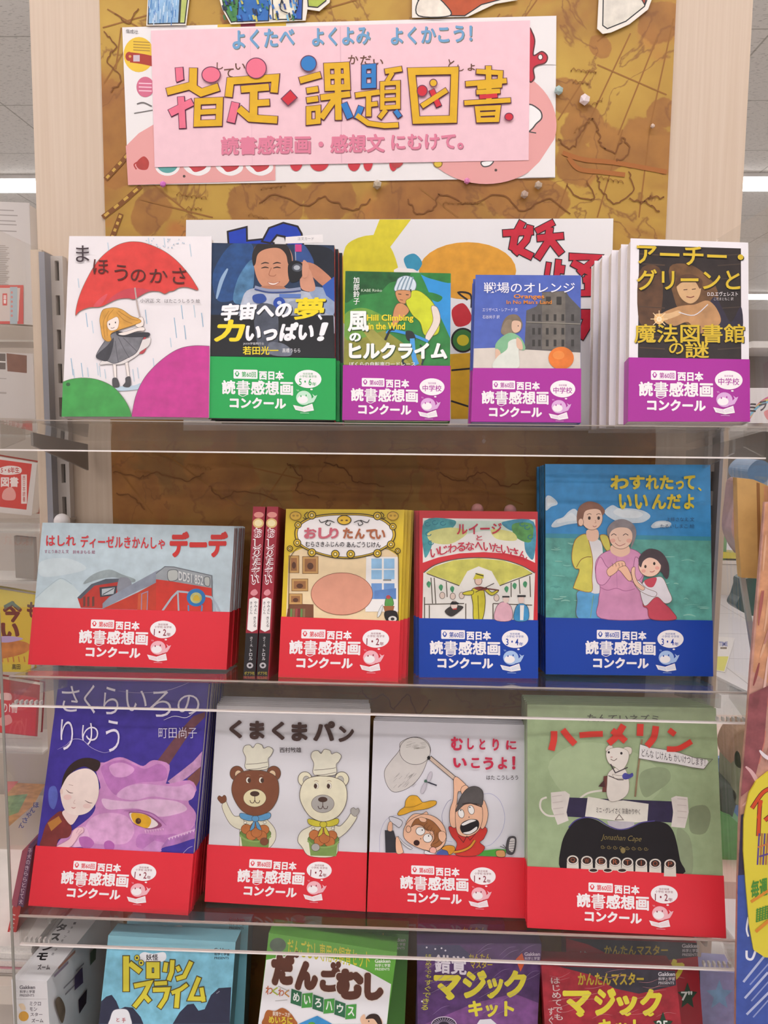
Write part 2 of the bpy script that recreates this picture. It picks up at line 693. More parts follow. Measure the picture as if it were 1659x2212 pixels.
bl, br_ = board_x(70, 240), board_x(1615, 240)
ml, mr = board_x(221, 240), board_x(1450, 240)
MB().box(bl, br_, .002, .03, .1, 2.3).build('back_panel', WOOD, gond)
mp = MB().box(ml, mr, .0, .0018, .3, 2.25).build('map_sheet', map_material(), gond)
WBg = Pl((-.05, 0, 0))
A = Art(WBg)
A.to('map_lines')
A.gloss = .6
BR1, BR2 = '94632a', '7c4c1e'
for q in [((1080, 30), (1015, 118)), ((1160, 0), (1045, 160)), ((1275, 150), (1205, 260)), ((1290, 90), (1400, 0)),
          ((1362, 72), (1250, 310)), ((1420, 80), (1335, 292)), ((1455, 40), (1405, 270)), ((1405, 270), (1380, 470)),
          ((1345, 280), (1290, 470)), ((1290, 140), (1440, 205)), ((1225, 400), (1200, 470)), ((905, 405), (990, 470)),
          ((225, 180), (300, 60)), ((222, 60), (330, 30)), ((250, 150), (262, 60)), ((330, 398), (420, 470)),
          ((232, 20), (300, 60)), ((700, 20), (770, 0)), ((300, 430), (460, 470)), ((245, 1000), (330, 1110)),
          ((330, 960), (520, 1100)), ((620, 1010), (560, 1100)), ((500, 1000), (760, 1060)), ((900, 1000), (1130, 1090)),
          ((480, 1480), (800, 1500)), ((850, 1550), (1130, 1525)), ((1060, 1480), (1060, 1550))]:
    A.L(q, 3.2, BR1, False)
for q in [[(222, 470), (262, 440), (305, 402)], [(262, 462), (240, 520)], [(228, 388), (262, 352), (280, 330)]]:
    A.L(q, 11, BR2, False)
    for i in range(4):
        a, b = lerp(q[0], q[-1], i / 4 + .05), lerp(q[0], q[-1], i / 4 + .16)
        A.L([a, b], 6, 'c79f48', False)
for q in [[(1215, 330), (1260, 345), (1330, 352), (1440, 372)], [(1228, 340), (1250, 365), (1300, 372), (1350, 378)]]:
    A.L(q, 10, 'a5642c')
rnd0 = random.Random(11)
coast = [[(1205, 300), (1232, 320), (1255, 290), (1275, 255), (1290, 280), (1300, 315), (1330, 330), (1345, 298), (1360, 330), (1330, 348)],
         [(1290, 380), (1300, 410), (1330, 440), (1365, 415), (1360, 370)], [(1225, 395), (1240, 420), (1280, 430), (1270, 390)],
         [(225, 70), (250, 100), (232, 130), (262, 170), (238, 200)], [(250, 30), (275, 50), (300, 20)],
         [(880, 430), (900, 460), (935, 450), (950, 420), (1010, 440), (1080, 420), (1130, 455), (1180, 430), (1230, 460)],
         [(560, 440), (600, 420), (660, 445), (700, 425), (760, 455), (800, 430)],
         [(245, 1020), (300, 1030), (340, 1022), (400, 1038), (440, 1020)], [(250, 1065), (290, 1075), (310, 1100)],
         [(450, 1050), (480, 1075), (520, 1060), (600, 1080)], [(620, 1000), (650, 1030), (640, 1060), (690, 1075)],
         [(700, 1000), (740, 1010), (770, 1040), (830, 1050)], [(950, 1020), (990, 1040), (1040, 1020), (1090, 1050), (1140, 1035)],
         [(780, 1490), (800, 1510), (830, 1500), (850, 1530), (880, 1500), (900, 1540), (930, 1510)],
         [(1360, 430), (1400, 440), (1425, 460)], [(1385, 440), (1405, 425), (1435, 428)]]
for q in coast:
    q = [(x + rnd0.uniform(-3, 3), y + rnd0.uniform(-3, 3)) for x, y in spline(q, False, 6)]
    A.L(q, 2.6, BR2)
for q in [(1262, 155, 62, 5), (1255, 180, 40, 5), (1285, 225, 40, -30), (1262, 270, 46, -35), (1320, 390, 60, 10), (415, 425, 70, 8),
          (590, 405, 56, -8), (560, 470, 50, 12), (420, 452, 40, 0), (1000, 440, 90, 0), (355, 985, 55, 15), (310, 1020, 40, 5), (430, 1010, 60, 5),
          (650, 1010, 50, 5), (1020, 1060, 70, 0)]:
    x, y, w, r = q
    t = math.tan(math.radians(r))
    q_ = []
    for i in range(int(w / 1.6)):
        ph = i * .95
        dx = i * 1.6 - w / 2
        big = 1.7 if i % 17 == 5 else (.2 if i % 11 == 8 else 1)
        q_.append((x + dx + 2.2 * math.cos(ph), y + t * dx + 3.4 * big * math.sin(ph)))
    A.L(q_, 1.5, BR1, False)
for o_ in A.build(mp):
    o_['kind'] = 'stuff'

# uprights and side strips of the gondola
upr = []
for nm, qx, sgn in (('left', 133, -1), ('right', 1538, 1)):
    side = 'left' if sgn < 0 else 'right'
    x = hit(qx, 900 if sgn < 0 else 1080, (0, -.014, 0), Vector((0, 1, 0))).x
    zt = hit(133, 553, (0, -.014, 0), Vector((0, 1, 0))).z
    t = empty('slotted_upright', Matrix.Translation((x, -.014, 0)),
              'grey steel slotted upright at the %s edge of the map board' % side, 'upright', 'slotted uprights')
    m = MB()
    w = .0085
    z = .12
    n = 0
    p = .0235 * 1.0
    while z < zt - .03:
        m.box(-w, -.003, 0, .0135, z, z + p * 2)
        m.box(.003, w, 0, .0135, z, z + p * 2)
        m.box(-.003, .003, 0, .0135, z, z + p * .85)
        m.box(-.003, .003, .010, .0135, z + p * .85, z + p * 2, 1)
        z += p * 2
    m.box(-w, w, 0, .0135, z, zt)
    m.build('rail', [mat('c2b8b0', .4), DARK], t)
    e = empty('side_strip', Matrix.Translation((x + sgn * (.021 if sgn < 0 else .0135), -.03, 0)),
              'narrow pale wood side strip with a grey inner band by the %s slotted upright' % side, 'panel', 'gondola side strips')
    MB().box(-.008, .008 if sgn < 0 else -.0005, 0, .03, .1, zt + .005).build('wood_strip', WOOD, e)
    MB().box(-sgn * .0085 - .004, -sgn * .0085 + (.004 if sgn < 0 else .0005), -.002, .028, .1, zt + .002).build('grey_band', mat('8a8a92', .5), e)

# ------------------------------------------------------------------ acrylic shelves
SX0, SX1, SYF = -.494, .398, -.2
TILT = math.radians(7)


def edge_z(a, b):
    n = Vector((0, 1, 0))
    return (hit(*a, (0, SYF, 0), n).z + hit(*b, (0, SYF, 0), n).z) / 2


shelf_z = [edge_z((0, 906), (1659, 915)), edge_z((17, 1456), (1622, 1491)), edge_z((42, 1968), (1582, 2031))]
skirt_z = [edge_z((0, 972), (1659, 991)), edge_z((60, 1524), (1620, 1563)), edge_z((44, 2032), (1582, 2100))]
PTH = .003


def plate_top(i, y):
    return shelf_z[i] - .003 - (y - SYF) * math.tan(TILT)


names = ['upper', 'middle', 'lower']
for i in range(3):
    zt, zs = shelf_z[i] - .003, skirt_z[i]
    t = empty('acrylic_shelf', Matrix.Translation(((SX0 + SX1) / 2, SYF, zs)),
              '%s clear acrylic shelf with a downturned front lip, carrying a row of books' % names[i],
              'shelf', 'clear acrylic shelves of the display')
    hw = (SX1 - SX0) / 2
    d = -.004 - SYF - 0.004
    zb = -d * math.tan(TILT)
    Z = zt - zs
    MB().hexa([(-hw, .0005, Z), (hw, .0005, Z), (hw, d, Z + zb), (-hw, d, Z + zb)],
              [(-hw, .0005, Z - PTH), (hw, .0005, Z - PTH), (hw, d, Z + zb - PTH), (-hw, d, Z + zb - PTH)]).build('plate', ACR, t)
    MB().box(-hw, hw, -.003, 0, .0013, Z).build('front_lip', ACR, t)
    MB().box(-hw, hw, -.0036, .0006, -.0004, .0013).build('lip_bottom_edge', EDGE, t)
    MB().box(-hw, hw, -.0034, .0004, Z + .0001, Z + .0013).build('lip_top_edge', mat('a89c92', .3), t)
    for sx in (-1, 1):
        a = sx * hw
        MB().hexa([(a, .001, .002), (a, .001, Z - PTH), (a, .055, Z - PTH - .055 * .1228), (a, .055, .012)],
                  [(a - sx * .003, .001, .002), (a - sx * .003, .001, Z - PTH), (a - sx * .003, .055, Z - PTH - .055 * .1228),
                   (a - sx * .003, .055, .012)]).build('end_gusset', ACR, t)
        b = a - sx * .022
        MB().hexa([(b, .03, Z - .014), (b, .03, Z - .03), (b, d, Z + zb - .045), (b, d, Z + zb - .008)],
                  [(b - sx * .003, .03, Z - .014), (b - sx * .003, .03, Z - .03), (b - sx * .003, d, Z + zb - .045),
                   (b - sx * .003, d, Z + zb - .008)]).build('bracket', mat('8f8780', .45, metal=.3) if i == 0 and sx < 0 else ACR3, t)
        if i:
            for k in range(6):
                c = a - sx * (.004 + .0062 * k)
                MB().box(c - .0012, c + .0012, .002, .008, .0005, .005).build('clip_tooth', mat('d8d4d0', .3), t)

# base deck that carries the kit boxes
deck = empty('base_deck', Matrix.Translation((-.05, -.14, 0)), 'pale wood base deck of the display under the kit boxes', 'base')
MB().box(-.45, .45, -.13, .135, .0, .423).build('plinth', WOOD, deck)

for sx, side, qx in ((-1, 'left', 110), (1, 'right', 1600)):
    x = SX0 - .004 if sx < 0 else SX1 + .004
    zt = hit(112, 552, (x, 0, 0), Vector((1, 0, 0))).z if sx < 0 else hit(1600, 519, (0, 0, 0), Vector((0, 1, 0))).z
    t = empty('acrylic_side_panel', Matrix.Translation((x, -.1, 0)),
              'tall clear acrylic side panel closing the %s end of the shelves' % side, 'panel', 'acrylic side panels')
    MB().box(-.0015, .0015, -.112, .096, .43, zt).build('sheet', ACR2, t)
    MB().box(-.0015, .0015, -.1135, -.1121, .43, zt).build('front_edge', mat('8a857c', .3), t)

# ------------------------------------------------------------------ books
C3, C4, C5 = (0, 460, 2.9625), (430, 460, 2.9105), (960, 460, 2.3734)
C6, C7, C8 = (40, 1080, 2.8603), (590, 1080, 2.8603), (1130, 980, 3.1361)
C9, C10, C11, C12 = (30, 1460, 3.6867), (430, 1480, 4.1475), (780, 1520, 4.2538), (1110, 1480, 3.3857)
C13, C14, C15 = (0, 1930, 2.9625), (520, 1930, 2.9625), (1050, 1930, 2.7241)
C1, C2 = (0, 0, 1.9988), (830, 0, 2.0012)
REDB, GREENB, PURB, BLUEB = 'dd2f3c', '12a24c', 'a81f96', '0f3fa2'


ORD = ['second', 'third', 'fourth', 'fifth', 'sixth', 'seventh', 'eighth']


def book(name, label, cat, group, fr, quad, Y, lean, th, cover, spine='L', pages='d9d0c4', band=None, z=None, yaw=0.0,
         copies=0, clabel=None, cdx=0.0, jit=.0012, cband=True, spine_col=None, zoff=0.0):
    q = px(fr, quad)
    mid = lerp(q[2], q[3], .5)
    pl = lean_plane(mid[0], mid[1], Y, lean, yaw)
    c = [pl.loc(*p) for p in q]
    TL, TR, BR, BL = [(p.x, p.z) for p in c]
    root = empty(name, pl.matrix(), label, cat, group)
    ct = .0012
    m = MB()
    m.prism([TL, TR, BR, BL], 0, ct)
    m.prism([TL, TR, BR, BL], th - ct, th)
    sp, tp = .0016, .0
    if spine == 'L':
        m.prism([TL, (TL[0] + sp, TL[1]), (BL[0] + sp, BL[1]), BL], ct, th - ct, 1)
    else:
        m.prism([TR, (TR[0] - sp, TR[1]), (BR[0] - sp, BR[1]), BR], ct, th - ct, 1)
    cm = mat(cover, .3, .04, 12)
    co = m.build('cover', [cm, mat(spine_col, .3) if spine_col else cm], root)
    il, ir = (sp, .0007) if spine == 'L' else (.0007, sp)
    pg = MB().prism([(TL[0] + il, TL[1] - .002), (TR[0] - ir, TR[1] - .002), (BR[0] - ir, BR[1] + .002), (BL[0] + il, BL[1] + .002)],
                    ct + .0001, th - ct - .0001).build('page_block', mat(pages, .8, .12, 900), root)
    bo = None
    art = Art(pl, fr)
    art.clip = quad
    bart = None
    if band:
        bc, b0, b1 = band
        p0, p1 = [pl.loc(*p) for p in px(fr, [b0, b1])]
        e = .0005
        L0, L1 = (p0.x - e, p0.z), (BL[0] - e, BL[1] + .0004)
        R0, R1 = (p1.x + e, p1.z), (BR[0] + e, BR[1] + .0004)
        m = MB()
        f0, f1 = -.0012, th + .0004
        m.prism([L0, R0, R1, L1], f0, -.001)
        m.prism([L0, R0, R1, L1], th + .0002, f1)
        m.prism([L0, (L0[0] + .0003, L0[1]), (L1[0] + .0003, L1[1]), L1], -.001, th + .0002)
        m.prism([R0, (R0[0] - .0003, R0[1]), (R1[0] - .0003, R1[1]), R1], -.001, th + .0002)
        bo = m.build('paper_band', mat(bc, .35, .03, 8), root)
        bart = Art(pl, (0, 0, 1), lift=.00125)
    cps = []
    for k in range(copies):
        r = root.copy()
        COL.objects.link(r)
        r.matrix_world = pl.matrix() @ Matrix.Translation((cdx * (k + 1) + random.uniform(-jit, jit), (th + .0012) * (k + 1),
                                                           (zoff + (th + .0012) * (math.tan(math.radians(lean)) - math.tan(TILT))) * (k + 1)))
        r['label'] = clabel if copies == 1 else clabel.replace('copy', ORD[k] + ' copy from the front', 1)
        r['group'] = group
        for ch in (co, pg, bo if cband else None):
            if ch:
                x = ch.copy()
                COL.objects.link(x)
                x.parent = r
        cps.append(r)
    return dict(root=root, cover=co, pages=pg, band=bo, art=art, bart=bart, pl=pl, copies=cps)


def band_print(b, col, x, y, w, slope, grade, lines, lean=0.0):
    """the white contest print of the paper bands; (x, y) is the upper left of the big line, w its width"""
    a = b['bart']
    st = math.tan(math.radians(slope))
    WH = 'f2ecec'

    class F:      # local design units -> reference coordinates
        pass

    def loc(u, v):
        uu, vv = (u - 102) / 439 * w, (v - 862) / 439 * w
        return (x + uu + lean * vv, y + vv + st * uu)

    def poly(pts, c):
        a.P([loc(*p) for p in pts], c)

    def ell(cx, cy, rx, ry, c, n=22, rot=0):
        r = math.radians(rot)
        poly([(cx + rx * math.cos(t) * math.cos(r) - ry * math.sin(t) * math.sin(r),
               cy + rx * math.cos(t) * math.sin(r) + ry * math.sin(t) * math.cos(r)) for t in [2 * math.pi * i / n for i in range(n)]], c)

    def txt(s, x0, y0, x1, y1, c, bold):
        vs, fs = text_mesh(s, bold)
        a._add([loc(x0 + p * (x1 - x0), y0 + q * (y1 - y0)) for p, q in vs], fs, c, per=LASTN[0] if bold > .006 else 0)
    a.to('band_lettering')
    poly([(178, 797), (318, 797), (322, 801), (322, 849), (318, 853), (178, 853), (174, 849), (174, 801)], WH)
    ell(196, 824, 11, 17, col)
    ell(196, 821, 6, 10, WH)
    poly([(181, 822), (188, 816), (188, 832)], col)
    poly([(211, 822), (204, 816), (204, 832)], col)
    txt('第60回', 224, 809, 312, 844, col, .012)
    txt('西日本', 331, 802, 484, 858, WH, .045)
    txt('読', 102, 864, 186, 951, WH, .036)
    txt('書', 191, 863, 276, 952, WH, .014)
    txt('感想画', 280, 863, 541, 952, WH, .034)
    txt('コンクール', 150, 968, 498, 1036, WH, .05)
    a.L([loc(*p) for p in [(206, 952), (232, 962), (262, 948)]], w * .008, WH)
    a.to('band_emblem')
    ell(634, 848, 82, 56, WH, 30)
    ell(655, 912, 8, 5, WH, 12)
    dk = '8c2a3a' if col == REDB else col
    if lines:
        txt('指定図書', 602, 810, 664, 822, dk, .0)
        txt(lines, 580, 825, 688, 840, dk, .0)
        txt(grade[:-1], 577, 846, 655, 888, dk, .015)
        txt(grade[-1], 658, 868, 685, 890, dk, .01)
    else:
        txt('指定図書', 608, 818, 660, 830, dk, .0)
        txt(grade, 572, 836, 696, 878, dk, .01)
    # small whale reading an open book
    lt = {REDB: 'efb4bc', GREENB: 'bfe3c9', PURB: 'd9a9d6', BLUEB: 'a9c3e8'}[col]
    ell(608, 965, 48, 44, lt, 22)
    poly([(650, 975), (668, 958), (660, 940), (676, 952), (690, 946), (682, 966), (668, 990), (640, 1000)], lt)
    ell(600, 975, 33, 24, WH, 16)
    ell(590, 955, 4, 6, dk, 10)
    ell(622, 950, 4, 6, dk, 10)
    for k in (570, 578):
        a.L([loc(k, 925), loc(k - 6, 915)], w * .006, lt)
    poly([(541, 1010), (600, 1022), (612, 1052), (556, 1040)], WH)
    poly([(600, 1022), (660, 1000), (670, 1042), (612, 1052)], WH)
    for k in range(3):
        a.L([loc(556 + k * 3, 1020 + k * 7), loc(602 + k * 3, 1030 + k * 6)], w * .004, lt, False)
        a.L([loc(608 + k * 3, 1030 + k * 5), loc(657 + k * 3, 1012 + k * 9)], w * .004, lt, False)
    poly([(586, 1057), (640, 1058), (640, 1061), (586, 1060)], lt)


def finish(b):
    b['art'].build(b['cover'])
    if b['bart']:
        b['bart'].build(b['band'])


G1, G2, G3 = 'books facing out on the upper acrylic shelf', 'books facing out on the middle acrylic shelf', 'books facing out on the lower acrylic shelf'
YS = -.175
K = '2a2226'

# --- upper shelf: white picture book with a red umbrella
b = book('picture_book', 'white picture book with a girl under a big red umbrella', 'book', G1, C3,
         [(443, 148), (1355, 150), (1338, 1312), (398, 1305)], YS - .002, 12, .011, 'e6dfe0')
a = b['art']
rnd = random.Random(3)
for (x, y, l) in [(550, 640, 90), (588, 690, 80), (1115, 670, 130), (1160, 590, 90), (455, 930, 110), (520, 960, 90), (620, 960, 80), (635, 980, 70),
                  (980, 930, 60), (670, 1000, 60), (1240, 590, 80), (930, 620, 90), (690, 190, 80), (1050, 160, 60), (1215, 200, 80), (950, 160, 50),
                  (470, 1000, 60), (850, 1000, 80), (880, 990, 70), (1290, 640, 90), (1180, 720, 90), (500, 420, 60), (560, 990, 60), (1090, 800, 60)]:
    a.L([(x, y), (x + l * .12, y + l)], 7, 'b9cbd6' if l < 85 else '93b3c8', taper=True, smooth=False)
for i in range(22):
    x, y = rnd.uniform(900, 1180), rnd.uniform(165, 230)
    a.E(x, y, 4, 4, 'a9bccb', n=6)
a.B([(700, 1130), (780, 1110), (860, 1105), (905, 1090), (940, 1110), (880, 1130), (780, 1140)], 'b8cbd8')
a.B([(872, 186), (930, 195), (1010, 225), (1080, 265), (1150, 325), (1210, 395), (1250, 455), (1268, 496), (1200, 478), (1150, 480), (1112, 500),
     (1085, 505), (1055, 520), (1020, 505), (960, 505), (905, 530), (860, 555), (820, 548), (760, 552), (700, 578), (660, 598), (630, 605), (570, 608),
     (510, 632), (486, 658), (492, 600), (515, 520), (550, 440), (600, 350), (660, 275), (740, 215), (810, 190)], 'd5403a', .12, n=3, out='7c6a5e', w=3)
a.B([(905, 528), (960, 503), (1010, 503), (960, 495), (880, 482), (800, 492), (730, 530), (680, 580), (760, 552), (830, 548), (865, 553)], 'c2434e', .1, n=3)
a.B([(600, 600), (640, 550), (690, 520), (650, 590)], 'd4525a', .1)
a.L([(865, 480), (880, 590), (897, 670), (915, 780)], 9, 'b2a39c')
a.L([(922, 785), (932, 850), (915, 890), (890, 888), (882, 850)], 20, 'b9434a')
a.B([(720, 905), (735, 1060), (748, 1060), (740, 910)], 'eadfd8', out='6a605c', w=2)
a.B([(795, 905), (818, 1055), (832, 1050), (812, 905)], 'eadfd8', out='6a605c', w=2)
a.B([(722, 1062), (752, 1060), (768, 1108), (750, 1120), (724, 1112)], '4a474a', .2)
a.B([(806, 1056), (836, 1050), (838, 1108), (812, 1118), (788, 1108), (804, 1085)], '4a474a', .2)
a.B([(640, 965), (700, 968), (780, 970), (850, 935), (890, 905), (900, 890), (955, 850), (965, 800), (930, 810), (780, 850)], 'ddd6d2', out='8f8a88', w=2)
a.B([(660, 840), (720, 775), (800, 770), (950, 768), (948, 795), (920, 800), (880, 890), (820, 930), (740, 965), (690, 950), (640, 940), (618, 915)], '77767b', .3, out='3b3a3e', w=3)
a.B([(618, 915), (690, 850), (730, 800), (720, 880), (690, 948), (640, 940)], '3f3e44', .2)
a.B([(750, 760), (840, 770), (950, 768), (950, 793), (840, 798), (760, 790)], '35343a')
for p in [[(760, 800), (800, 880), (830, 930)], [(740, 820), (750, 900), (760, 960)], [(790, 800), (850, 860), (880, 890)]]:
    a.L(p, 4, '55545a')
a.B([(760, 775), (830, 755), (890, 735), (925, 735), (925, 755), (880, 760), (800, 785)], 'ecdfd6', out='6a605c', w=2)
a.B([(880, 680), (915, 670), (920, 720), (890, 735), (870, 720)], 'ecdfd6', out='6a605c', w=2)
a.B([(700, 612), (660, 625), (642, 680), (648, 740), (660, 800), (690, 825), (716, 815), (720, 770), (860, 720), (905, 700), (890, 680), (840, 660), (790, 625), (745, 610)],
    'd39a42', .2, out='8a6a33', w=3)
a.B([(690, 700), (720, 680), (752, 668), (765, 700), (752, 745), (712, 755), (692, 735)], 'f0dfd5', out='9a7a62', w=2)
a.E(704, 715, 4, 6, K, n=10)
a.E(742, 704, 4, 6, K, n=10)
a.L([(712, 738), (725, 740), (736, 734)], 3, K)
for p in [[(700, 630), (665, 700), (675, 800)], [(730, 620), (690, 680), (690, 790)], [(760, 630), (840, 680), (890, 690)], [(750, 640), (800, 690), (850, 710)]]:
    a.L(p, 3, 'a8752c')
a.P(spline([(1343, 855), (1250, 852), (1160, 868), (1080, 910), (990, 985), (920, 1070), (870, 1180), (845, 1305)], False) + [(1338, 1312), (1338, 1310)], 'c2358c', .14)
a.L([(1343, 855), (1250, 852), (1160, 868), (1080, 910), (990, 985), (920, 1070), (870, 1180), (845, 1305)], 3, '6a5a60')
a.P(spline([(404, 1085), (460, 1066), (540, 1058), (630, 1070), (720, 1110), (780, 1170), (825, 1240), (846, 1306)], False) + [(398, 1305)], '3f9a47', .14)
a.L([(404, 1085), (460, 1066), (540, 1058), (630, 1070), (720, 1110), (780, 1170), (825, 1240), (846, 1306)], 3, '5a6a50')
a.E(440, 1100, 14, 12, '2f5a33', n=10)
a.to('title_lettering')
TC = '54231f'
a.T('ま', 490, 212, 575, 318, '3a2a30', .004)
a.T('ほ', 600, 300, 698, 395, TC, .004)
a.T('う', 735, 335, 820, 438, TC, .004)
a.T('の', 840, 365, 935, 445, TC, .004)
a.T('か', 960, 362, 1075, 450, TC, .004)
a.T('さ', 1105, 355, 1195, 458, TC, .004)
a.T('小沢正 文', 900, 552, 1030, 578, '5f585a', .0)
a.T('はたこうしろう 絵', 1057, 554, 1282, 580, '5f585a', .0)
finish(b)

# --- upper shelf: photograph cover with a man in a space suit
b = book('nonfiction_book', 'dark photo cover book of a man in a space suit with a green paper band', 'book', G1, C4,
         [(80, 188), (850, 203), (856, 1305), (58, 1292)], YS, 12, .0125, '1d2128', spine='R', band=(GREENB, (65, 903), (857, 916)),
         copies=2, clabel='copy tucked behind the space suit book with red spine edge showing', cdx=.004, spine_col='c2363c')
a = b['art']
a.P([(80, 190), (850, 205), (853, 640), (73, 640)], '1f3350', .25)
a.B([(90, 370), (200, 200), (330, 195), (330, 330), (250, 520), (150, 560), (100, 520)], '23497c', .35)
a.B([(215, 520), (250, 400), (320, 300), (345, 330), (340, 470), (300, 560), (230, 570)], '4c7aa0', .45)
a.L([(180, 350), (140, 430), (110, 540)], 24, '8fa9c4', taper=True)
a.B([(610, 200), (720, 200), (850, 250), (850, 420), (780, 440), (700, 320), (640, 260)], '131a26', .2)
a.B([(600, 200), (660, 200), (720, 300), (700, 350), (620, 330)], '2d4c86', .2)
a.B([(300, 490), (420, 470), (560, 475), (700, 500), (830, 520), (845, 640), (845, 760), (150, 760), (250, 600)], 'aeb4c2', .2)
a.B([(690, 480), (780, 470), (845, 520), (845, 640), (760, 600)], '8fa0bd', .2)
a.B([(640, 310), (720, 320), (800, 380), (835, 420), (840, 470), (780, 460), (700, 390), (640, 345)], 'bd7f62', .12)
a.B([(640, 380), (690, 350), (720, 420), (730, 480), (690, 495), (640, 470)], 'c98f74', .1)
a.P([(775, 460), (850, 400), (852, 560), (800, 520)], '2b55a8')
a.B([(340, 260), (360, 205), (430, 190), (520, 192), (570, 230), (590, 300), (570, 420), (520, 470), (440, 485), (380, 440), (350, 360)], 'c58a6b', .06, n=4)
a.B([(340, 330), (335, 260), (370, 195), (450, 188), (540, 195), (580, 260), (582, 340), (560, 320), (545, 260), (500, 222), (420, 228), (370, 260), (355, 320)], '26201f', .2)
a.B([(400, 460), (520, 460), (540, 480), (460, 495), (395, 480)], 'b07659')
for x in (415, 490):
    a.L([(x - 26, 322), (x, 313), (x + 26, 318)], 8, '3a2a26', taper=True)
    a.L([(x - 24, 348), (x, 342), (x + 24, 346)], 8, '33211c', taper=True)
a.L([(455, 345), (440, 390), (470, 398), (485, 388)], 5, 'a3684d')
a.B([(432, 436), (470, 442), (508, 432), (480, 452), (450, 452)], 'e4d2c6', out='a8604e', w=3)
a.B([(560, 330), (600, 300), (650, 320), (655, 380), (620, 430), (570, 430)], '16171b', .2)
a.E(618, 345, 34, 26, '4a4d55')
a.E(615, 345, 20, 15, 'a9adb3')
a.L([(606, 200), (608, 300)], 4, 'b0b6c0', False)
a.R(605, 192, 645, 245, 'c23a78')
a.B([(655, 300), (690, 330), (680, 400), (650, 400)], 'c98f74')
a.L([(350, 470), (440, 492), (560, 490), (640, 480)], 26, '8b93ab')
a.L([(350, 480), (440, 500), (560, 498), (640, 490)], 9, '2f437c')
a.B([(340, 520), (400, 510), (425, 545), (390, 570), (345, 560)], '2c4a94')
a.R(505, 510, 640, 535, '5a78b8')
a.E(505, 570, 38, 40, '2145a0')
a.E(505, 566, 14, 12, 'b9c6de')
a.B([(560, 570), (640, 560), (680, 650), (600, 680)], '8f97a8', .2)
a.P([(75, 650), (845, 645), (855, 912), (66, 900)], '14151a', .1)
a.B([(350, 600), (480, 590), (500, 760), (480, 880), (380, 860)], '4a4f5c', .3)
a.B([(440, 820), (520, 820), (580, 860), (570, 900), (450, 890)], '6a6f7c', .3)
a.to('title_lettering')
for c, d in (('1a1a1e', 6), (None, 0)):
    W = c or 'f0eef0'
    a.T('宇宙への', 140 + d, 562 + d, 585 + d, 672 + d, W, .05, rot=-2.5, slant=.15)
    a.T('夢', 600 + d, 533 + d, 790 + d, 672 + d, c or 'ead21e', .032, rot=-1, slant=.15)
    a.T('、', 748 + d, 640 + d, 775 + d, 675 + d, W, .05)
    a.T('力', 105 + d, 672 + d, 285 + d, 812 + d, c or 'ead21e', .05, slant=.2)
    a.T('いっぱい', 292 + d, 690 + d, 725 + d, 808 + d, W, .055, rot=-1, slant=.15)
    a.T('！', 755 + d, 690 + d, 800 + d, 808 + d, W, .05, slant=.3)
a.T('JAXA宇宙飛行士', 278, 815, 410, 833, 'd8d8da')
a.T('若田光一', 276, 840, 500, 893, 'e6cf2a', .02)
a.T('高橋うらら', 525, 852, 637, 880, 'd8d8da', .01)
band_print(b, GREENB, 479.8, 821, 153.6, 1.0, '5・6年', '小学校 高学年')
finish(b)
t, o, a = slab('paper_tag', 'white paper tag sticking up above the space suit book', 'tag',
               [(617, 512), (697, 506), (698, 524), (616, 526)], lean_plane(650, 520, -.12, 5), .0006, 'e9e4e2', 'tag_sheet')[:3]
a.T('注文カード', 643, 512, 678, 519, '8a8486')
a.build(o)

# --- upper shelf: cyclist novel
b = book('paperback_novel', 'green novel with a yellow-shirted cyclist and a purple paper band', 'book', G1, C4,
         [(920, 365), (1583, 380), (1575, 1310), (903, 1305)], YS, 12, .016, '2d7a3a', spine='R', band=(PURB, (908, 958), (1578, 963)),
         copies=1, clabel='copy standing behind the cyclist novel', cdx=-.001)
a = b['art']
a.P([(920, 366), (1583, 381), (1578, 960), (909, 955)], '2f7f3c', .2)
a.P([(1390, 378), (1583, 381), (1580, 790), (1540, 700), (1470, 560), (1420, 440)], '2f8fd0', .08)
a.B([(920, 368), (1240, 374), (1330, 378), (1290, 420), (1200, 440), (1130, 500), (1000, 520), (915, 560)], '1f5a2c', .4)
a.B([(1400, 378), (1583, 382), (1582, 440), (1480, 420), (1420, 400)], '2a7a36', .35)
a.B([(1430, 500), (1480, 505), (1530, 530), (1500, 560), (1440, 530)], '2a7a36', .3)
a.P([(910, 760), (1100, 690), (1400, 900), (1400, 958), (909, 955)], '8b8a34', .2)
a.B([(915, 640), (1050, 600), (1220, 700), (1100, 760), (930, 800)], '6b9a3a', .2)
a.P([(1000, 700), (1060, 700), (1330, 950), (1180, 956)], 'a09a48', .15)
a.B([(1240, 440), (1255, 410), (1300, 395), (1345, 410), (1366, 450), (1350, 495), (1310, 500), (1230, 490)], 'cfdbe2', .1, out='5d6f7c', w=4)
for k in range(4):
    a.L([(1245 + 25 * k, 485), (1262 + 24 * k, 440), (1285 + 20 * k, 402)], 9, '8097a6')
a.B([(1240, 490), (1340, 495), (1335, 545), (1290, 572), (1250, 550)], 'c98c5e', .05, out='5a3a28', w=3)
a.L([(1252, 510), (1272, 512)], 5, '2a1a14')
a.L([(1300, 514), (1318, 516)], 5, '2a1a14')
a.L([(1262, 545), (1282, 550)], 4, '7a3a2a')
a.L([(1330, 480), (1335, 530), (1300, 568)], 8, '1c2a24')
a.B([(1300, 560), (1330, 530), (1340, 490), (1400, 500), (1480, 580), (1510, 680), (1500, 760), (1420, 770), (1390, 690), (1340, 640)], 'c9d02a', .12, n=4, out='6a6f1c', w=3)
a.B([(1250, 570), (1290, 575), (1320, 620), (1260, 680), (1230, 720), (1215, 690), (1225, 610)], 'c98c5e', .08, out='5a3a28', w=3)
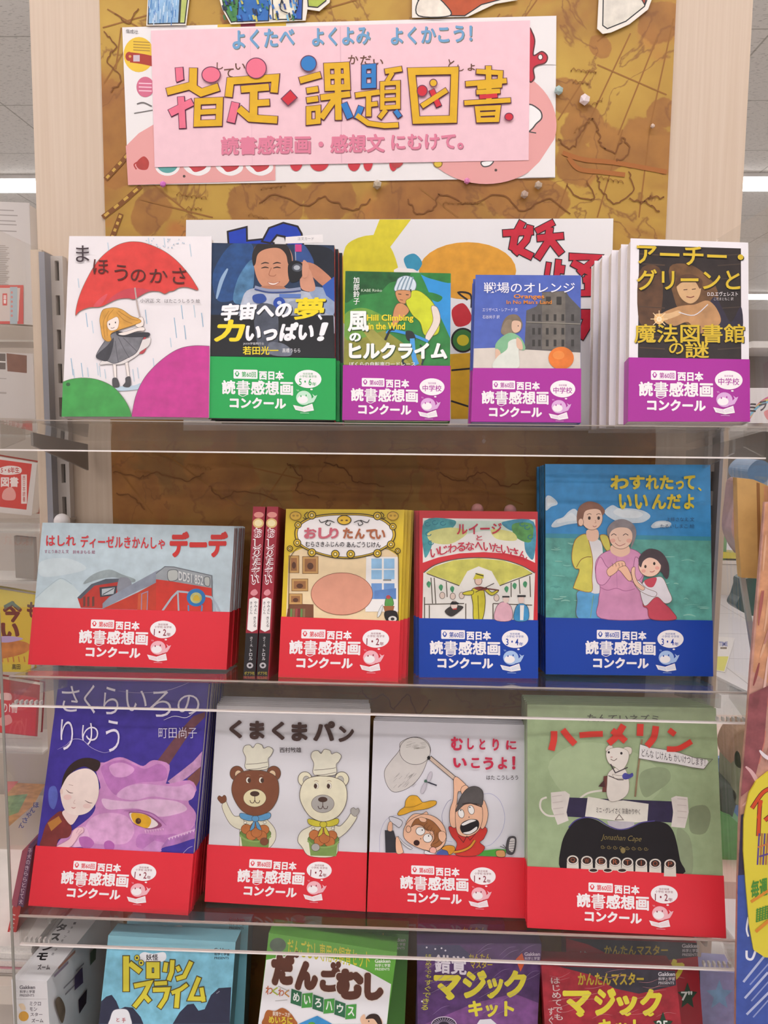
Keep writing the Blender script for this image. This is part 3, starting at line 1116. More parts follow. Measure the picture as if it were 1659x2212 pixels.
a.B([(1460, 590), (1500, 600), (1515, 690), (1450, 800), (1430, 800), (1425, 770), (1470, 680)], 'e3d5c8', .05, out='7a5a48', w=3)
a.L([(1180, 760), (1210, 740), (1330, 765), (1420, 800), (1440, 810)], 18, '3b8fd4')
a.L([(1170, 800), (1200, 740), (1230, 735)], 14, '22262a')
a.B([(1300, 745), (1345, 750), (1360, 800), (1310, 800)], '22262a')
a.L([(1340, 790), (1350, 900), (1370, 955)], 30, '4a9ad8')
a.L([(1300, 955), (1280, 930), (1330, 860)], 12, '20303c')
a.L([(1400, 955), (1420, 880), (1390, 830)], 10, '20303c')
a.to('title_lettering')
for dx, c in ((5, '23471f'), (0, 'f2f0ec')):
    a.T('風', 935 + dx, 618 + dx, 1068 + dx, 748 + dx, c, .03)
    a.T('の', 945 + dx, 755 + dx, 1018 + dx, 810 + dx, c, .05)
    a.T('ヒルクライム', 942 + dx, 815 + dx, 1560 + dx, 920 + dx, c, .055)
a.T('Hill Climbing', 1055, 640, 1348, 692, 'e8d22a', .025)
a.T('in the Wind', 1066, 690, 1295, 735, 'e8d22a', .025)
a.T('加\n部\n鈴\n子', 970, 404, 1010, 577, 'eef0ea', .01)
a.T('KABE Rinko', 1020, 480, 1150, 497, 'cfe0c8')
a.T('ぼくらの自転車ロードレース', 945, 938, 1360, 965, 'e8eadf', .01)
band_print(b, PURB, 430 + 955 / 2.9105, 460 + 1100 / 2.9105, 144.5, 1.0, '中学校', None)
finish(b)
t, o, a = slab('paper_tag', 'small white plastic tag peeking above the cyclist novel', 'tag',
               [(851, 583), (860, 578), (893, 581), (902, 586), (902, 592), (851, 590)], lean_plane(875, 590, -.135, 5), .0006, 'e6dbd8', 'tag_sheet')[:3]

# --- upper shelf: blue novel with an orange
b = book('paperback_novel', 'blue novel with a girl by a wall and one orange, purple paper band', 'book', G1, C5,
         [(160, 317), (700, 320), (697, 1078), (138, 1073)], YS, 12, .015, '4b5fb0', spine='R', band=(PURB, (148, 796), (698, 799)),
         copies=1, clabel='copy standing behind the blue orange-fruit novel', cdx=-.0008)
a = b['art']
a.P([(160, 318), (700, 321), (698, 700), (151, 700)], '4d62b2', .1)
a.P([(151, 695), (300, 690), (697, 715), (697, 800), (148, 797)], 'd3c9bd', .06)
a.P([(420, 500), (470, 480), (500, 440), (500, 405), (620, 400), (640, 430), (698, 490), (698, 716), (410, 700)], '5a5654', .25)
a.P([(500, 410), (620, 402), (620, 700), (500, 700)], '6e675f', .25)
for x in (450, 480, 520, 560, 600, 650):
    for y in (520, 590, 650):
        a.R(x, y, x + 14, y + 34, '35322f')
a.R(520, 430, 545, 470, '35322f')
a.R(575, 430, 600, 470, '35322f')
a.L([(420, 560), (698, 570)], 5, '8a8478', False)
a.B([(330, 525), (375, 525), (400, 570), (385, 610), (340, 620), (295, 610), (300, 560)], '7a6a58', .2)
a.B([(290, 600), (320, 550), (350, 560), (340, 625), (300, 625)], '8a7a66', .2)
a.B([(350, 555), (390, 560), (388, 600), (362, 615), (345, 595)], 'd9b49a', .04)
a.E(378, 580, 3, 3, K, n=8)
a.B([(260, 680), (290, 640), (340, 615), (390, 640), (415, 690), (400, 705), (370, 680), (330, 720), (275, 715)], '7fb48a', .12)
a.B([(262, 700), (285, 710), (285, 745), (265, 765)], 'd9b49a')
a.B([(330, 660), (375, 650), (380, 720), (375, 795), (250, 795), (270, 740), (320, 700)], 'd9dcd0', .08)
a.B([(370, 640), (395, 660), (400, 700), (372, 690)], 'd9b49a')
a.E(598, 745, 65, 58, 'e0782a', var=.15)
a.E(585, 730, 30, 22, 'e68a3e', var=.1)
a.to('title_lettering')
a.T('戦場のオレンジ', 202, 357, 668, 412, 'eceaf2', .008)
a.T('Oranges', 355, 418, 512, 446, 'e08a2a', .02)
a.T("In No Man's Land", 318, 448, 550, 468, 'd9842e', .015)
a.T('エリザベス・レアード 作', 195, 488, 375, 507, 'dcdbe8')
a.T('石谷尚子 訳', 195, 525, 283, 543, 'dcdbe8')
band_print(b, PURB, 960 + 190 / 2.3734, 460 + 911 / 2.3734, 144.5, .5, '中学校', None)
finish(b)

# --- upper shelf: fantasy novel with white border and its stack
b = book('hardcover_novel', 'white-bordered dark fantasy novel with yellow title and purple paper band', 'book', G1, C5,
         [(955, 130), (1558, 152), (1563, 1073), (942, 1072)], YS - .006, 12, .019, 'e9e3e6', spine='R', pages='e2d9cc',
         band=(PURB, (946, 742), (1561, 752)), copies=4, clabel='white copy in the fanned stack behind the dark fantasy novel',
         cdx=-.0062, cband=False)
a = b['art']
a.P([(998, 165), (1520, 182), (1522, 750), (992, 743)], '2b211f', .3)
a.B([(1000, 300), (1100, 280), (1120, 420), (1090, 560), (1000, 560)], '5a3c26', .4)
a.B([(1150, 300), (1230, 260), (1320, 300), (1400, 400), (1380, 560), (1230, 560)], '6b4a2c', .4)
for y in (210, 260, 330, 480, 630, 690):
    a.L([(1000, y), (1130, y + 8)], 6, '4f3a2c', False)
    a.L([(1400, y + 10), (1520, y + 2)], 6, '43342c', False)
a.B([(1380, 430), (1430, 500), (1470, 560), (1520, 480), (1520, 620), (1400, 640), (1330, 560)], '2d2638', .2)
a.B([(1130, 560), (1110, 520), (1200, 480), (1280, 470), (1350, 450), (1400, 500), (1410, 570), (1300, 620), (1250, 560), (1180, 580)], 'b98a5c', .2)
a.B([(1190, 380), (1215, 340), (1290, 335), (1315, 380), (1300, 440), (1260, 465), (1215, 440)], 'cfa678', .1)
a.B([(1185, 380), (1200, 330), (1260, 315), (1320, 345), (1310, 390), (1280, 350), (1220, 355)], '5a3a24', .2)
a.L([(1225, 395), (1245, 393)], 4, '4a2a1c')
a.L([(1268, 393), (1288, 390)], 4, '4a2a1c')
a.L([(1240, 430), (1262, 434), (1280, 428)], 5, '7a3a2a')
a.B([(1080, 520), (1150, 515), (1200, 500), (1210, 520), (1150, 545), (1090, 560)], 'd9b080', .1)
a.E(1100, 545, 26, 26, 'e8b878')
a.E(1100, 545, 13, 13, 'fff2d8')
for r in range(8):
    t = r * math.pi / 4
    a.L([(1100, 545), (1100 + 44 * math.cos(t), 545 + 44 * math.sin(t))], 4, 'f0d0a0', False)
a.L([(1200, 510), (1280, 525), (1350, 470)], 5, 'd8d0d0')
a.to('title_lettering')
for d, c in ((4, '1b1512'), (0, 'd3b32b')):
    a.T('アーチー・', 985 + d, 172 + d, 1532 + d, 270 + d, c, .018, rot=2)
    a.T('グリーンと', 985 + d, 290 + d, 1515 + d, 398 + d, c, .018)
    a.T('魔法図書館', 972 + d, 570 + d, 1538 + d, 668 + d, c, .016)
    a.T('の', 1150 + d, 668 + d, 1225 + d, 725 + d, c, .014)
    a.T('謎', 1232 + d, 660 + d, 1355 + d, 745 + d, c, .016)
a.T('D.D.エヴェレスト', 1347, 405, 1503, 428, 'e2dcdc', .01)
a.T('こだまともこ 訳', 1380, 434, 1480, 450, 'cfc8c8')
band_print(b, PURB, 960 + 995 / 2.3734, 460 + 864 / 2.3734, 160, .8, '中学校', None)
finish(b)

# --- middle shelf: locomotive picture book
b = book('picture_book', 'wide pale blue picture book with a red diesel locomotive on the middle shelf', 'book', G2, C6,
         [(148, 140), (1335, 163), (1284, 1050), (63, 1018)], -.14, 12, .0105, 'c3d1d6', band=(REDB, (94, 663), (1305, 692)),
         copies=4, clabel='copy stacked behind the locomotive picture book', cdx=.0006, spine_col='a8343c')
a = b['art']
a.P([(146, 142), (1335, 165), (1305, 692), (96, 662)], 'bccdd4', .1)
a.B([(140, 380), (300, 360), (420, 420), (300, 460), (140, 470)], 'c9d6da', .08)
a.P([(98, 620), (180, 540), (260, 485), (340, 530), (400, 600), (390, 668), (96, 662)], 'c6d4d6', .06)
a.L([(100, 610), (180, 540), (260, 485), (330, 520)], 4, 'a9bcc2')
a.B([(400, 520), (460, 460), (560, 430), (640, 460), (720, 490), (700, 510), (600, 480), (500, 490)], '98a4a6', .2)
a.P([(365, 605), (450, 520), (600, 490), (620, 500), (620, 560), (520, 670), (385, 666)], 'b9382e', .15)
a.P([(362, 605), (450, 520), (540, 488), (625, 485), (625, 505), (470, 530), (385, 612)], '595e68', .1)
a.P([(500, 540), (610, 530), (600, 590), (505, 600)], '3e4248')
a.P([(515, 550), (595, 540), (588, 580), (515, 590)], 'b5bcc0', .15)
a.L([(520, 585), (590, 545)], 5, '3e4248', False)
for x in (400, 425, 455):
    a.P([(x, 600), (x + 14, 595), (x + 14, 655), (x, 660)], '6a4038')
a.B([(620, 490), (640, 478), (680, 482), (700, 520), (680, 560), (640, 600), (610, 560)], '8a8d96', .15)
a.P([(520, 640), (560, 600), (850, 440), (900, 420), (950, 470), (860, 510), (740, 560), (520, 672)], '8f96a4', .15)
a.P([(520, 672), (740, 570), (860, 505), (870, 682), (700, 676)], 'c2402e', .12)
a.P([(850, 490), (870, 455), (920, 420), (1190, 470), (1200, 560), (1200, 690), (850, 682)], 'cf3a2e', .1)
a.P([(850, 490), (850, 455), (900, 415), (960, 415), (1195, 468), (1200, 500), (1198, 545), (930, 500)], '9ba0a4', .12)
a.B([(925, 440), (980, 435), (982, 490), (930, 498)], 'b9bdb8', out='5a5e62', w=4)
a.B([(1150, 480), (1180, 480), (1180, 530), (1152, 525)], 'b9bdb8', out='5a5e62', w=4)
a.P([(985, 445), (1148, 480), (1146, 525), (985, 495)], '8a8f94')
a.L([(850, 455), (905, 412), (960, 414), (1195, 468), (1200, 690)], 6, '6d7278', False)
a.P([(740, 580), (800, 560), (800, 680), (735, 680)], 'c95a38', .1)
a.L([(760, 680), (762, 580), (800, 565), (795, 680)], 5, '8f8ab0', False)
a.L([(890, 685), (950, 600), (985, 565), (1040, 570), (1190, 600), (1220, 640), (1245, 690)], 12, 'aab6c0', False)
a.L([(985, 565), (990, 685)], 10, 'aab6c0', False)
a.L([(1200, 600), (1215, 690)], 10, 'aab6c0', False)
a.L([(1050, 650), (1052, 688)], 10, '5a86b0', False)
a.L([(1135, 650), (1132, 690)], 10, '5a86b0', False)
a.E(1098, 603, 58, 55, '2f76b4', var=.1)
a.E(1098, 605, 36, 34, 'b9b878', var=.3)
a.B([(1080, 620), (1090, 590), (1110, 590), (1120, 620)], 'cfae38')
a.to('title_lettering')
a.T('DD51 852', 990, 455, 1142, 512, 'd6d8d6', .02, rot=12)
a.T('はしれ', 172, 218, 355, 285, 'd03036', .02)
a.T('ディーゼルきかんしゃ', 385, 222, 905, 300, 'd03036', .02, rot=1)
a.T('デーデ', 935, 195, 1295, 355, 'c9302c', .055, rot=0)
a.T('すとうあさえ 文', 163, 307, 312, 330, '9a4a6a', .005)
a.T('鈴木まもる 絵', 337, 310, 475, 333, '9a4a6a', .005)
band_print(b, REDB, 40 + 378 / 2.8603, 1080 + 799 / 2.8603, 149, 1.6, '1・2年', '小学校 低学年', lean=-.05)
finish(b)

# --- middle shelf: the two books set spine out
for k, (xa, xb, ya, xc, xd) in enumerate([(1450, 1525, 40, 1388, 1462), (1535, 1605, 40, 1470, 1545)]):
    q = px(C6, [(xa, ya), (xb, ya + 2), (xd, 1108), (xc, 1105)])
    mid = lerp(q[2], q[3], .5)
    pl = lean_plane(mid[0], mid[1], -.16, 10)
    c = [pl.loc(*p) for p in q]
    poly = [(p.x, p.z) for p in c]
    t = empty('book', pl.matrix(), ['maroon book set spine out, the one against the locomotive picture books',
                                    'maroon book set spine out, the one against the yellow framed storybook'][k], 'book',
              'books set spine out on the middle shelf')
    m = MB().prism(poly, 0, .0014)
    (x0, z0), (x1, z1), (x2, z2), (x3, z3) = poly
    m.prism([(x0, z0), (x0 + .0015, z0), (x3 + .0015, z3), (x3, z3)], .0014, .11)
    m.prism([(x1 - .0015, z1), (x1, z1), (x2, z2), (x2 - .0015, z2)], .0014, .11)
    co = m.build('cover', mat('9c2b3a', .35, .08, 20), t)
    MB().prism([(x0 + .0018, z0 - .003), (x1 - .0018, z1 - .003), (x2 - .0018, z2 + .003), (x3 + .0018, z3 + .003)], .002, .106).build(
        'page_block', mat('d9d0c4', .8), t)
    a = Art(pl, C6)

    def sx(y, f):
        return lerp((xa, 0), (xc, 0), (y - ya) / 1066)[0] + f * (xb - xa)
    a.E(sx(92, .5), 92, 30, 18, 'd98d84')
    a.E(sx(145, .5), 143, 34, 30, 'd8b878')
    a.E(sx(145, .5), 143, 24, 20, 'e8d8a8')
    yy = [200, 268, 320, 368, 410, 450, 490]
    a.to('spine_lettering')
    for ch, y in zip('おしりたんてい', yy):
        for bd, cc in ((.075, 'f0eaea'), (.012, '9c2b3a')):
            a.T(ch, sx(y, .15), y - (28 if bd > .05 else 22), sx(y, .88), y + (34 if bd > .05 else 28), cc, bd)
    a.B([(sx(560, .3), 560), (sx(555, .6), 552), (sx(575, .8), 575), (sx(590, .5), 592), (sx(580, .2), 580)], 'd98d94')
    a.P([(sx(610, .12), 612), (sx(600, .5), 600), (sx(612, .9), 612), (sx(800, .92), 800), (sx(812, .5), 815), (sx(800, .1), 800)], 'ece6e2')
    a.T('や\nみ\nよ\nに', sx(640, .55), 625, sx(640, .8), 705, K, .01)
    a.T('き\nえ\nる', sx(740, .55), 720, sx(740, .8), 785, K, .01)
    a.T('き\nょ\nじ\nん', sx(650, .2), 628, sx(650, .42), 705, K, .01)
    a.P([(sx(822, 0), 822), (sx(822, 1), 824), (sx(1090, 1), 1090), (sx(1090, 0), 1088)], '2a2628')
    a.T('さ\nく\n・\nえ', sx(870, .38), 845, sx(870, .62), 905, 'd8d4d4', .01)
    a.T('ト\nロ\nル', sx(950, .36), 918, sx(950, .66), 990, 'd8d4d4', .015)
    a.E(sx(1022, .5), 1022, 20, 18, 'b9b4b6')
    a.E(sx(1022, .5), 1022, 9, 8, '2a2628')
    a.T('ポプラ社', sx(1070, .08), 1060, sx(1070, .92), 1080, 'b9a83a', .01)
    a.build(co)

# --- middle shelf: yellow framed storybook (the figure of the cover is left out)
b = book('storybook', 'yellow framed storybook with an ornate white title plate and red paper band', 'book', G2, C7,
         [(80, 55), (811, 60), (770, 1125), (35, 1095)], -.157, 12, .0115, 'dfc02e', band=(REDB, (52, 720), (784, 748)),
         copies=3, clabel='copy with golden edge behind the yellow framed storybook', cdx=.0042)
a = b['art']
a.P([(105, 330), (180, 300), (700, 300), (765, 340), (775, 370), (770, 748), (80, 720), (95, 370)], 'ecd3a8', .05)
a.P([(100, 640), (250, 645), (250, 730), (82, 722)], '7a4c34', .1)
for k in range(7):
    a.P([(90 + 16 * k, 672), (103 + 16 * k, 672), (101 + 16 * k, 725), (88 + 16 * k, 724)], ['7a2f34', '6a8a4a', '8a6a4a', 'a04a44'][k % 4])
for x0, y0, x1, y1 in [(97, 345, 160, 450), (182, 350, 278, 455), (115, 488, 215, 562), (98, 580, 180, 645)]:
    a.R(x0, y0, x1, y1, 'c69a5c', out='7a5230', w=3)
    a.R(x0 + 13, y0 + 13, x1 - 13, y1 - 13, '9c6a40', .15)
    a.E((x0 + x1) / 2, (y0 + y1) / 2 + 6, (x1 - x0) * .2, (y1 - y0) * .2, '5c3826')
a.P([(575, 350), (770, 352), (772, 690), (570, 690)], 'ece8e4')
for x0, x1 in ((607, 672), (684, 750)):
    for y0, y1 in ((362, 425), (432, 490), (515, 612)):
        a.R(x0, y0, x1, y1, '92bfe2' if y0 < 500 else '6f9ad0', .1)
a.R(680, 490, 730, 500, '8a8a86')
a.P([(625, 560), (760, 545), (760, 612), (625, 612)], '5f86c2', .1)
# plain round cushion-like stand-in in the middle of the room
a.E(425, 580, 190, 130, 'dc9a80', out='8a4a3a', w=3, n=40, var=.05)
a.B([(690, 645), (700, 605), (730, 600), (745, 640), (730, 660), (700, 660)], '5a9a4a', .1, out='2f5a2a', w=3)
a.E(712, 600, 14, 12, 'b9484a')
a.P([(680, 655), (750, 655), (740, 695), (690, 690)], 'a0643a')
a.B([(645, 725), (650, 690), (672, 650), (678, 660), (665, 705)], 'e2e2e0', out='5a5a5a', w=2)
a.B([(690, 690), (755, 685), (772, 720), (765, 748), (700, 745)], '24201f')
a.E(738, 735, 26, 18, 'd8d4cc')
a.E(738, 735, 12, 9, '3a3634')
a.L([(95, 720), (102, 390), (115, 340), (150, 300), (200, 290)], 4, '5a4a20')
a.L([(775, 748), (776, 380), (765, 335), (730, 310), (690, 300)], 4, '5a4a20')
fr = [(440, 85), (560, 88), (640, 105), (700, 130), (745, 175), (755, 225), (730, 270), (690, 300), (620, 335), (520, 358), (440, 362), (340, 350), (240, 320), (170, 285),
      (140, 240), (138, 185), (170, 140), (240, 105), (340, 88)]
a.B(fr, 'd2ae28', n=4, out='3a2f10', w=6)
a.B([(445 + (x - 445) * .95, 222 + (y - 222) * .93) for x, y in fr], 'efeae8', n=4, out='4a3f20', w=4)
for x, y, r in [(240, 95, 24), (645, 100, 24), (155, 155, 20), (740, 165, 20), (150, 265, 22), (728, 275, 22), (240, 325, 24), (645, 330, 24), (385, 335, 24), (480, 335, 24), (105, 300, 16), (770, 315, 16)]:
    a.E(x, y, r, r, 'd2ae28', out='3a2f10', w=5)
    a.E(x, y, r * .4, r * .4, 'efe0a0', out='3a2f10', w=4, n=14)
a.E(440, 125, 42, 28, 'e0b52e', out='3a2f10', w=5)
a.E(425, 127, 8, 5, '6a4a10')
a.E(455, 127, 8, 5, '6a4a10')
for s in (-1, 1):
    a.L([(440 + s * 60, 140), (440 + s * 95, 128), (440 + s * 115, 148), (440 + s * 92, 158), (440 + s * 85, 142)], 5, '2a2622')
    a.L([(440 + s * 100, 125), (440 + s * 140, 140), (440 + s * 155, 122)], 5, '2a2622')
    a.L([(440 + s * 225, 75), (440 + s * 245, 95), (440 + s * 232, 118), (440 + s * 255, 110)], 5, '3a2f10')
    a.E(440 + s * 300, 100, 34, 26, 'd2a83a', out='8a6a1c', w=5)
    a.E(440 + s * 300 - 12, 98, 8, 6, 'a8822a')
    a.E(440 + s * 300 + 12, 98, 8, 6, 'a8822a')
a.to('title_lettering')
for ch, x, c in zip('おしり', (192, 280, 348), ('c2606e',) * 3):
    a.T(ch, x, 172, x + (78 if ch != 'り' else 58), 240, c, .045)
for ch, x in zip('たんてい', (432, 505, 575, 632)):
    a.T(ch, x, 172 + (x - 432) * .06, x + 62, 240 + (x - 432) * .02, 'a8603c', .045)
a.T('むらさきふじんの', 202, 258, 440, 290, K, .015)
a.T('あんごうじけん', 455, 258, 665, 294, K, .015)
band_print(b, REDB, 590 + 102 / 2.8603, 1080 + 863 / 2.8603, 153.6, .8, '1・2年', '小学校 低学年', lean=-.04)
finish(b)

# --- middle shelf: red framed storybook with a violinist
b = book('storybook', 'red framed storybook with a violinist in yellow uniform and blue paper band', 'book', G2, C7,
         [(903, 65), (1635, 72), (1634, 1105), (903, 1098)], -.14, 12, .0115, 'cf3038', band=(BLUEB, (902, 730), (1634, 743)),
         copies=2, clabel='copy standing behind the red framed violinist storybook', cdx=-.0035)
a = b['art']
a.P([(925, 112), (1620, 120), (1618, 388), (1540, 352), (1440, 330), (1300, 322), (1150, 330), (1020, 355), (925, 388)], 'e9e6e0')
a.P([(930, 125), (1612, 132), (1610, 210), (1300, 190), (1000, 250), (935, 360)], 'cfe0d0', .1)
a.B([(935, 130), (1120, 125), (1100, 180), (1000, 210), (975, 300), (935, 350)], '4a9aa0', .35)
a.B([(1420, 135), (1610, 135), (1610, 360), (1560, 320), (1540, 220), (1450, 180)], '4a96b0', .35)
a.B([(1480, 150), (1600, 150), (1590, 260), (1500, 230)], '5a9a52', .4)
a.B([(960, 200), (1100, 170), (1200, 200), (1100, 270), (980, 260)], 'd6d68a', .15)
a.B([(1350, 180), (1480, 200), (1500, 250), (1380, 240)], 'dfdc8a', .15)
for x, y in [(955, 150), (1000, 140), (960, 210), (975, 265), (1050, 145), (1570, 170), (1590, 230), (1540, 150)]:
    a.L([(x + 16 * math.cos(t / 2), y + 12 * math.sin(t / 2)) for t in range(11)], 5, '2f7a8a')
a.P([(928, 450), (1000, 400), (1120, 365), (1270, 355), (1420, 368), (1540, 405), (1618, 450), (1608, 742), (922, 730)], 'e8e4dc', .04)
a.P([(940, 452), (1000, 410), (1120, 372), (1270, 360), (1420, 374), (1540, 412), (1605, 455), (1480, 490), (1400, 530), (1350, 440), (1270, 410), (1200, 440), (1150, 530), (1060, 490)], 'cbc75e', .2)
a.B([(1170, 540), (1190, 460), (1270, 418), (1350, 460), (1380, 540), (1270, 600)], 'eae7df')
for q in [[(930, 450), (1000, 402), (1120, 368), (1270, 357), (1420, 370), (1540, 408), (1616, 452)], [(950, 455), (1150, 530)], [(1600, 455), (1400, 530)],
          [(975, 480), (985, 640)], [(1070, 505), (1075, 600)], [(995, 480), (1005, 640)], [(1470, 510), (1470, 600)], [(1520, 490), (1525, 580)], [(1585, 470), (1590, 600)],
          [(935, 645), (1180, 640)], [(965, 650), (965, 730)], [(1190, 640), (1190, 738)], [(1358, 640), (1358, 738)], [(1358, 640), (1600, 650)], [(935, 600), (935, 730)]]:
    a.L(q, 6, '5a5244')
for x, y in [(960, 520), (1035, 540), (1105, 550), (1440, 550), (1490, 530), (1555, 520)]:
    a.B([(x - 12, y), (x, y - 18), (x + 14, y - 6), (x + 4, y + 22)], '4a9a6a', .3)
for x, y in [(1045, 590), (1110, 595), (1165, 590), (1380, 605)]:
    a.E(x, y, 16, 20, 'dcc8ba', out='6a5a50', w=3)
a.B([(1225, 560), (1265, 540), (1300, 555), (1310, 640), (1290, 742), (1240, 740), (1235, 650)], 'cdc234', .15, out='4a441c', w=4)
a.B([(1235, 560), (1180, 570), (1175, 585), (1230, 585)], 'cdc234', .15, out='4a441c', w=4)
a.B([(1310, 560), (1350, 590), (1390, 565), (1385, 555), (1350, 570), (1315, 540)], 'cdc234', .15, out='4a441c', w=4)
a.E(1268, 500, 22, 26, 'e0c0b0', out='6a4a40', w=3)
a.P([(1235, 490), (1255, 452), (1300, 460), (1300, 485)], 'cdc234')
a.L([(1250, 455), (1300, 470)], 6, K)
a.B([(1240, 545), (1280, 535), (1330, 550), (1280, 560)], '8a3a30')
a.L([(1270, 540), (1395, 558)], 7, '6a2a24', False)
a.L([(1250, 570), (1365, 515)], 4, '3a2a24', False)
a.L([(1265, 590), (1270, 735)], 4, '6a6420')
a.B([(1060, 690), (1090, 660), (1130, 650), (1175, 660), (1150, 690), (1100, 720)], '3a3634', .2)
a.E(1118, 650, 22, 26, 'e4d0c4', out='4a3a34', w=3)
a.B([(1095, 645), (1110, 628), (1145, 635), (1140, 645)], '1f1c1c')
a.L([(1110, 675), (1135, 672)], 7, 'c23a3a')
a.B([(1370, 740), (1380, 660), (1420, 630), (1470, 660), (1470, 742)], 'd9a8b4', .15, out='6a4a54', w=3)
a.E(1438, 615, 18, 22, 'e0c8bc')
a.L([(1415, 598), (1460, 598)], 10, '2a2628')
a.B([(1490, 742), (1500, 660), (1540, 640), (1575, 670), (1572, 742)], '3f8fc0', .2, out='2a4a60', w=3)
a.P([(1525, 650), (1550, 650), (1545, 742), (1525, 742)], 'e4e0da')
a.E(1532, 615, 18, 24, 'e0c8bc')
a.L([(1508, 594), (1560, 594)], 12, '2a2628')
a.to('title_lettering')
TCR = 'c22a44'
a.T('ルイージ', 1135, 145, 1412, 212, TCR, .022, rot=-1)
a.T('と', 1255, 218, 1292, 250, TCR, .015)
for i, ch in enumerate('いじわるなへいたいさん'):
    tt = (i - 5) / 5
    x = 1270 + tt * 272
    y = 285 + 48 * tt * tt + 8 * tt
    sz = 27 if ch != 'へ' else 24
    a.T(ch, x - sz, y - 26, x + sz, y + 28, TCR, .018, rot=14 * tt)
band_print(b, BLUEB, 590 + 967 / 2.8603, 1080 + 866 / 2.8603, 152, .7, '3・4年', '小学校 中学年')
finish(b)

# --- middle shelf: blue picture book with the family by the sea
b = book('picture_book', 'blue picture book, grandmother and two children by the sea, on the middle shelf', 'book', G2, C8,
         [(150, 70), (1268, 75), (1283, 1510), (155, 1495)], -.13, 12, .0088, '3d95cf', band=(BLUEB, (153, 1110), (1280, 1130)),
         copies=5, clabel='copy stacked behind the blue seaside picture book', cdx=-.0004, spine_col='2a7a9c')
for c_ in b['copies'][:0]:
    pass
a = b['art']
a.P([(150, 72), (1268, 77), (1272, 570), (152, 545)], '3a90cc', .12)
a.P([(152, 545), (1272, 570), (1280, 1130), (153, 1110)], '5fa79a', .28)
a.P([(152, 540), (1272, 562), (1272, 590), (152, 570)], '3f93a8', .1)
for i in range(40):
    x, y = rnd.uniform(160, 1240), rnd.uniform(590, 1100)
    l = rnd.uniform(30, 110)
    a.L([(x, y), (x + l * .5, y + rnd.uniform(-8, 8)), (min(1265, x + l), y + rnd.uniform(-3, 8))], rnd.uniform(4, 10), rnd.choice(['8cc4b4', '78b8aa', '529a90', '9ccfc0']), taper=True)
CL = 'ccdbe4'
for q in [[(152, 300), (180, 285), (225, 320), (230, 345), (190, 360), (152, 385)],
          [(190, 490), (220, 450), (270, 430), (310, 390), (350, 375), (390, 420), (420, 460), (300, 480), (220, 500)],
          [(550, 400), (600, 350), (650, 370), (700, 370), (760, 375), (820, 390), (860, 420), (840, 450), (780, 470), (640, 460)],
          [(865, 490), (900, 460), (960, 455), (1000, 470), (990, 495), (930, 500), (880, 505)]]:
    a.B(q, CL, .12)
    a.B([(sum(p[0] for p in q) / len(q) + (p[0] - sum(r[0] for r in q) / len(q)) * .65, sum(p[1] for p in q) / len(q) + (p[1] - sum(r[1] for r in q) / len(q)) * .55 - 4) for p in q], 'dfe8ec', .08)
BRN = '7a5a48'
# boy
a.B([(375, 930), (520, 925), (525, 1115), (370, 1112), (365, 1000)], '5fa6d6', .15, out=BRN, w=3)
a.L([(475, 960), (455, 1110)], 5, '7fae8a')
a.B([(430, 590), (520, 590), (540, 700), (540, 920), (450, 930), (440, 760)], 'e2dfe0', .04)
a.B([(420, 545), (360, 575), (335, 640), (330, 720), (350, 775), (380, 790), (345, 890), (350, 915), (460, 935), (465, 840), (470, 720), (445, 600)], 'd2c95a', .12, out='a86a30', w=4, n=4)
a.B([(520, 555), (570, 560), (590, 640), (570, 660), (540, 620)], 'd2c95a', .12, out='a86a30', w=4)
a.L([(360, 770), (390, 720), (430, 700), (460, 700)], 5, '8a6a30')
a.B([(430, 520), (500, 515), (510, 570), (475, 595), (435, 580)], 'edc3a8')
a.E(465, 435, 72, 82, 'f0cab0', out=BRN, w=3, var=.03)
a.B([(372, 490), (362, 430), (380, 360), (440, 325), (510, 340), (552, 385), (535, 420), (520, 385), (480, 375), (420, 390), (405, 440), (395, 480)], '8a5f4c', .15, n=4)
a.E(390, 465, 18, 26, 'f0cab0', out=BRN, w=3)
for x in (447, 510):
    a.E(x, 437, 9, 12, '3a2a26', n=14)
    a.L([(x - 16, 415), (x, 407), (x + 14, 412)], 4, BRN)
a.L([(470, 490), (482, 496), (496, 490)], 4, 'b0605a')
a.L([(486, 450), (492, 468), (482, 470)], 3, 'c08a70')
# grandmother
a.B([(570, 660), (640, 640), (730, 645), (800, 690), (820, 800), (800, 900), (840, 1040), (865, 1118), (525, 1115), (510, 1000), (520, 900), (490, 820), (490, 740), (520, 690)],
    'd592b8', .1, out='9a5a80', w=4, n=4)
a.L([(520, 905), (570, 925), (630, 912), (690, 930), (755, 915)], 4, 'a8608a')
a.L([(630, 700), (635, 910)], 3, 'b878a0')
a.B([(490, 780), (520, 700), (560, 760), (600, 800), (580, 850), (540, 890), (500, 870)], 'dc9cc0', .06, out='9a5a80', w=4)
a.B([(760, 700), (810, 760), (800, 840), (740, 870), (700, 830), (740, 790)], 'dc9cc0', .06, out='9a5a80', w=4)
a.B([(600, 620), (700, 615), (720, 670), (660, 700), (595, 670)], 'edc3a8')
a.E(660, 560, 80, 86, 'f0ccb4', out=BRN, w=3, var=.03)
a.B([(575, 560), (568, 510), (610, 460), (680, 445), (745, 480), (765, 540), (745, 610), (725, 640), (740, 560), (715, 510), (650, 500), (600, 520)], '8f8688', .2, n=4)
for x in (612, 692):
    a.L([(x - 18, 555), (x, 544), (x + 18, 554)], 5, '5a4640')
a.L([(620, 605), (650, 625), (690, 610)], 4, 'b0605a')
a.L([(640, 565), (648, 590), (660, 590)], 3, 'c08a70')
a.E(605, 590, 18, 14, 'eab09c')
a.E(715, 590, 18, 14, 'eab09c')
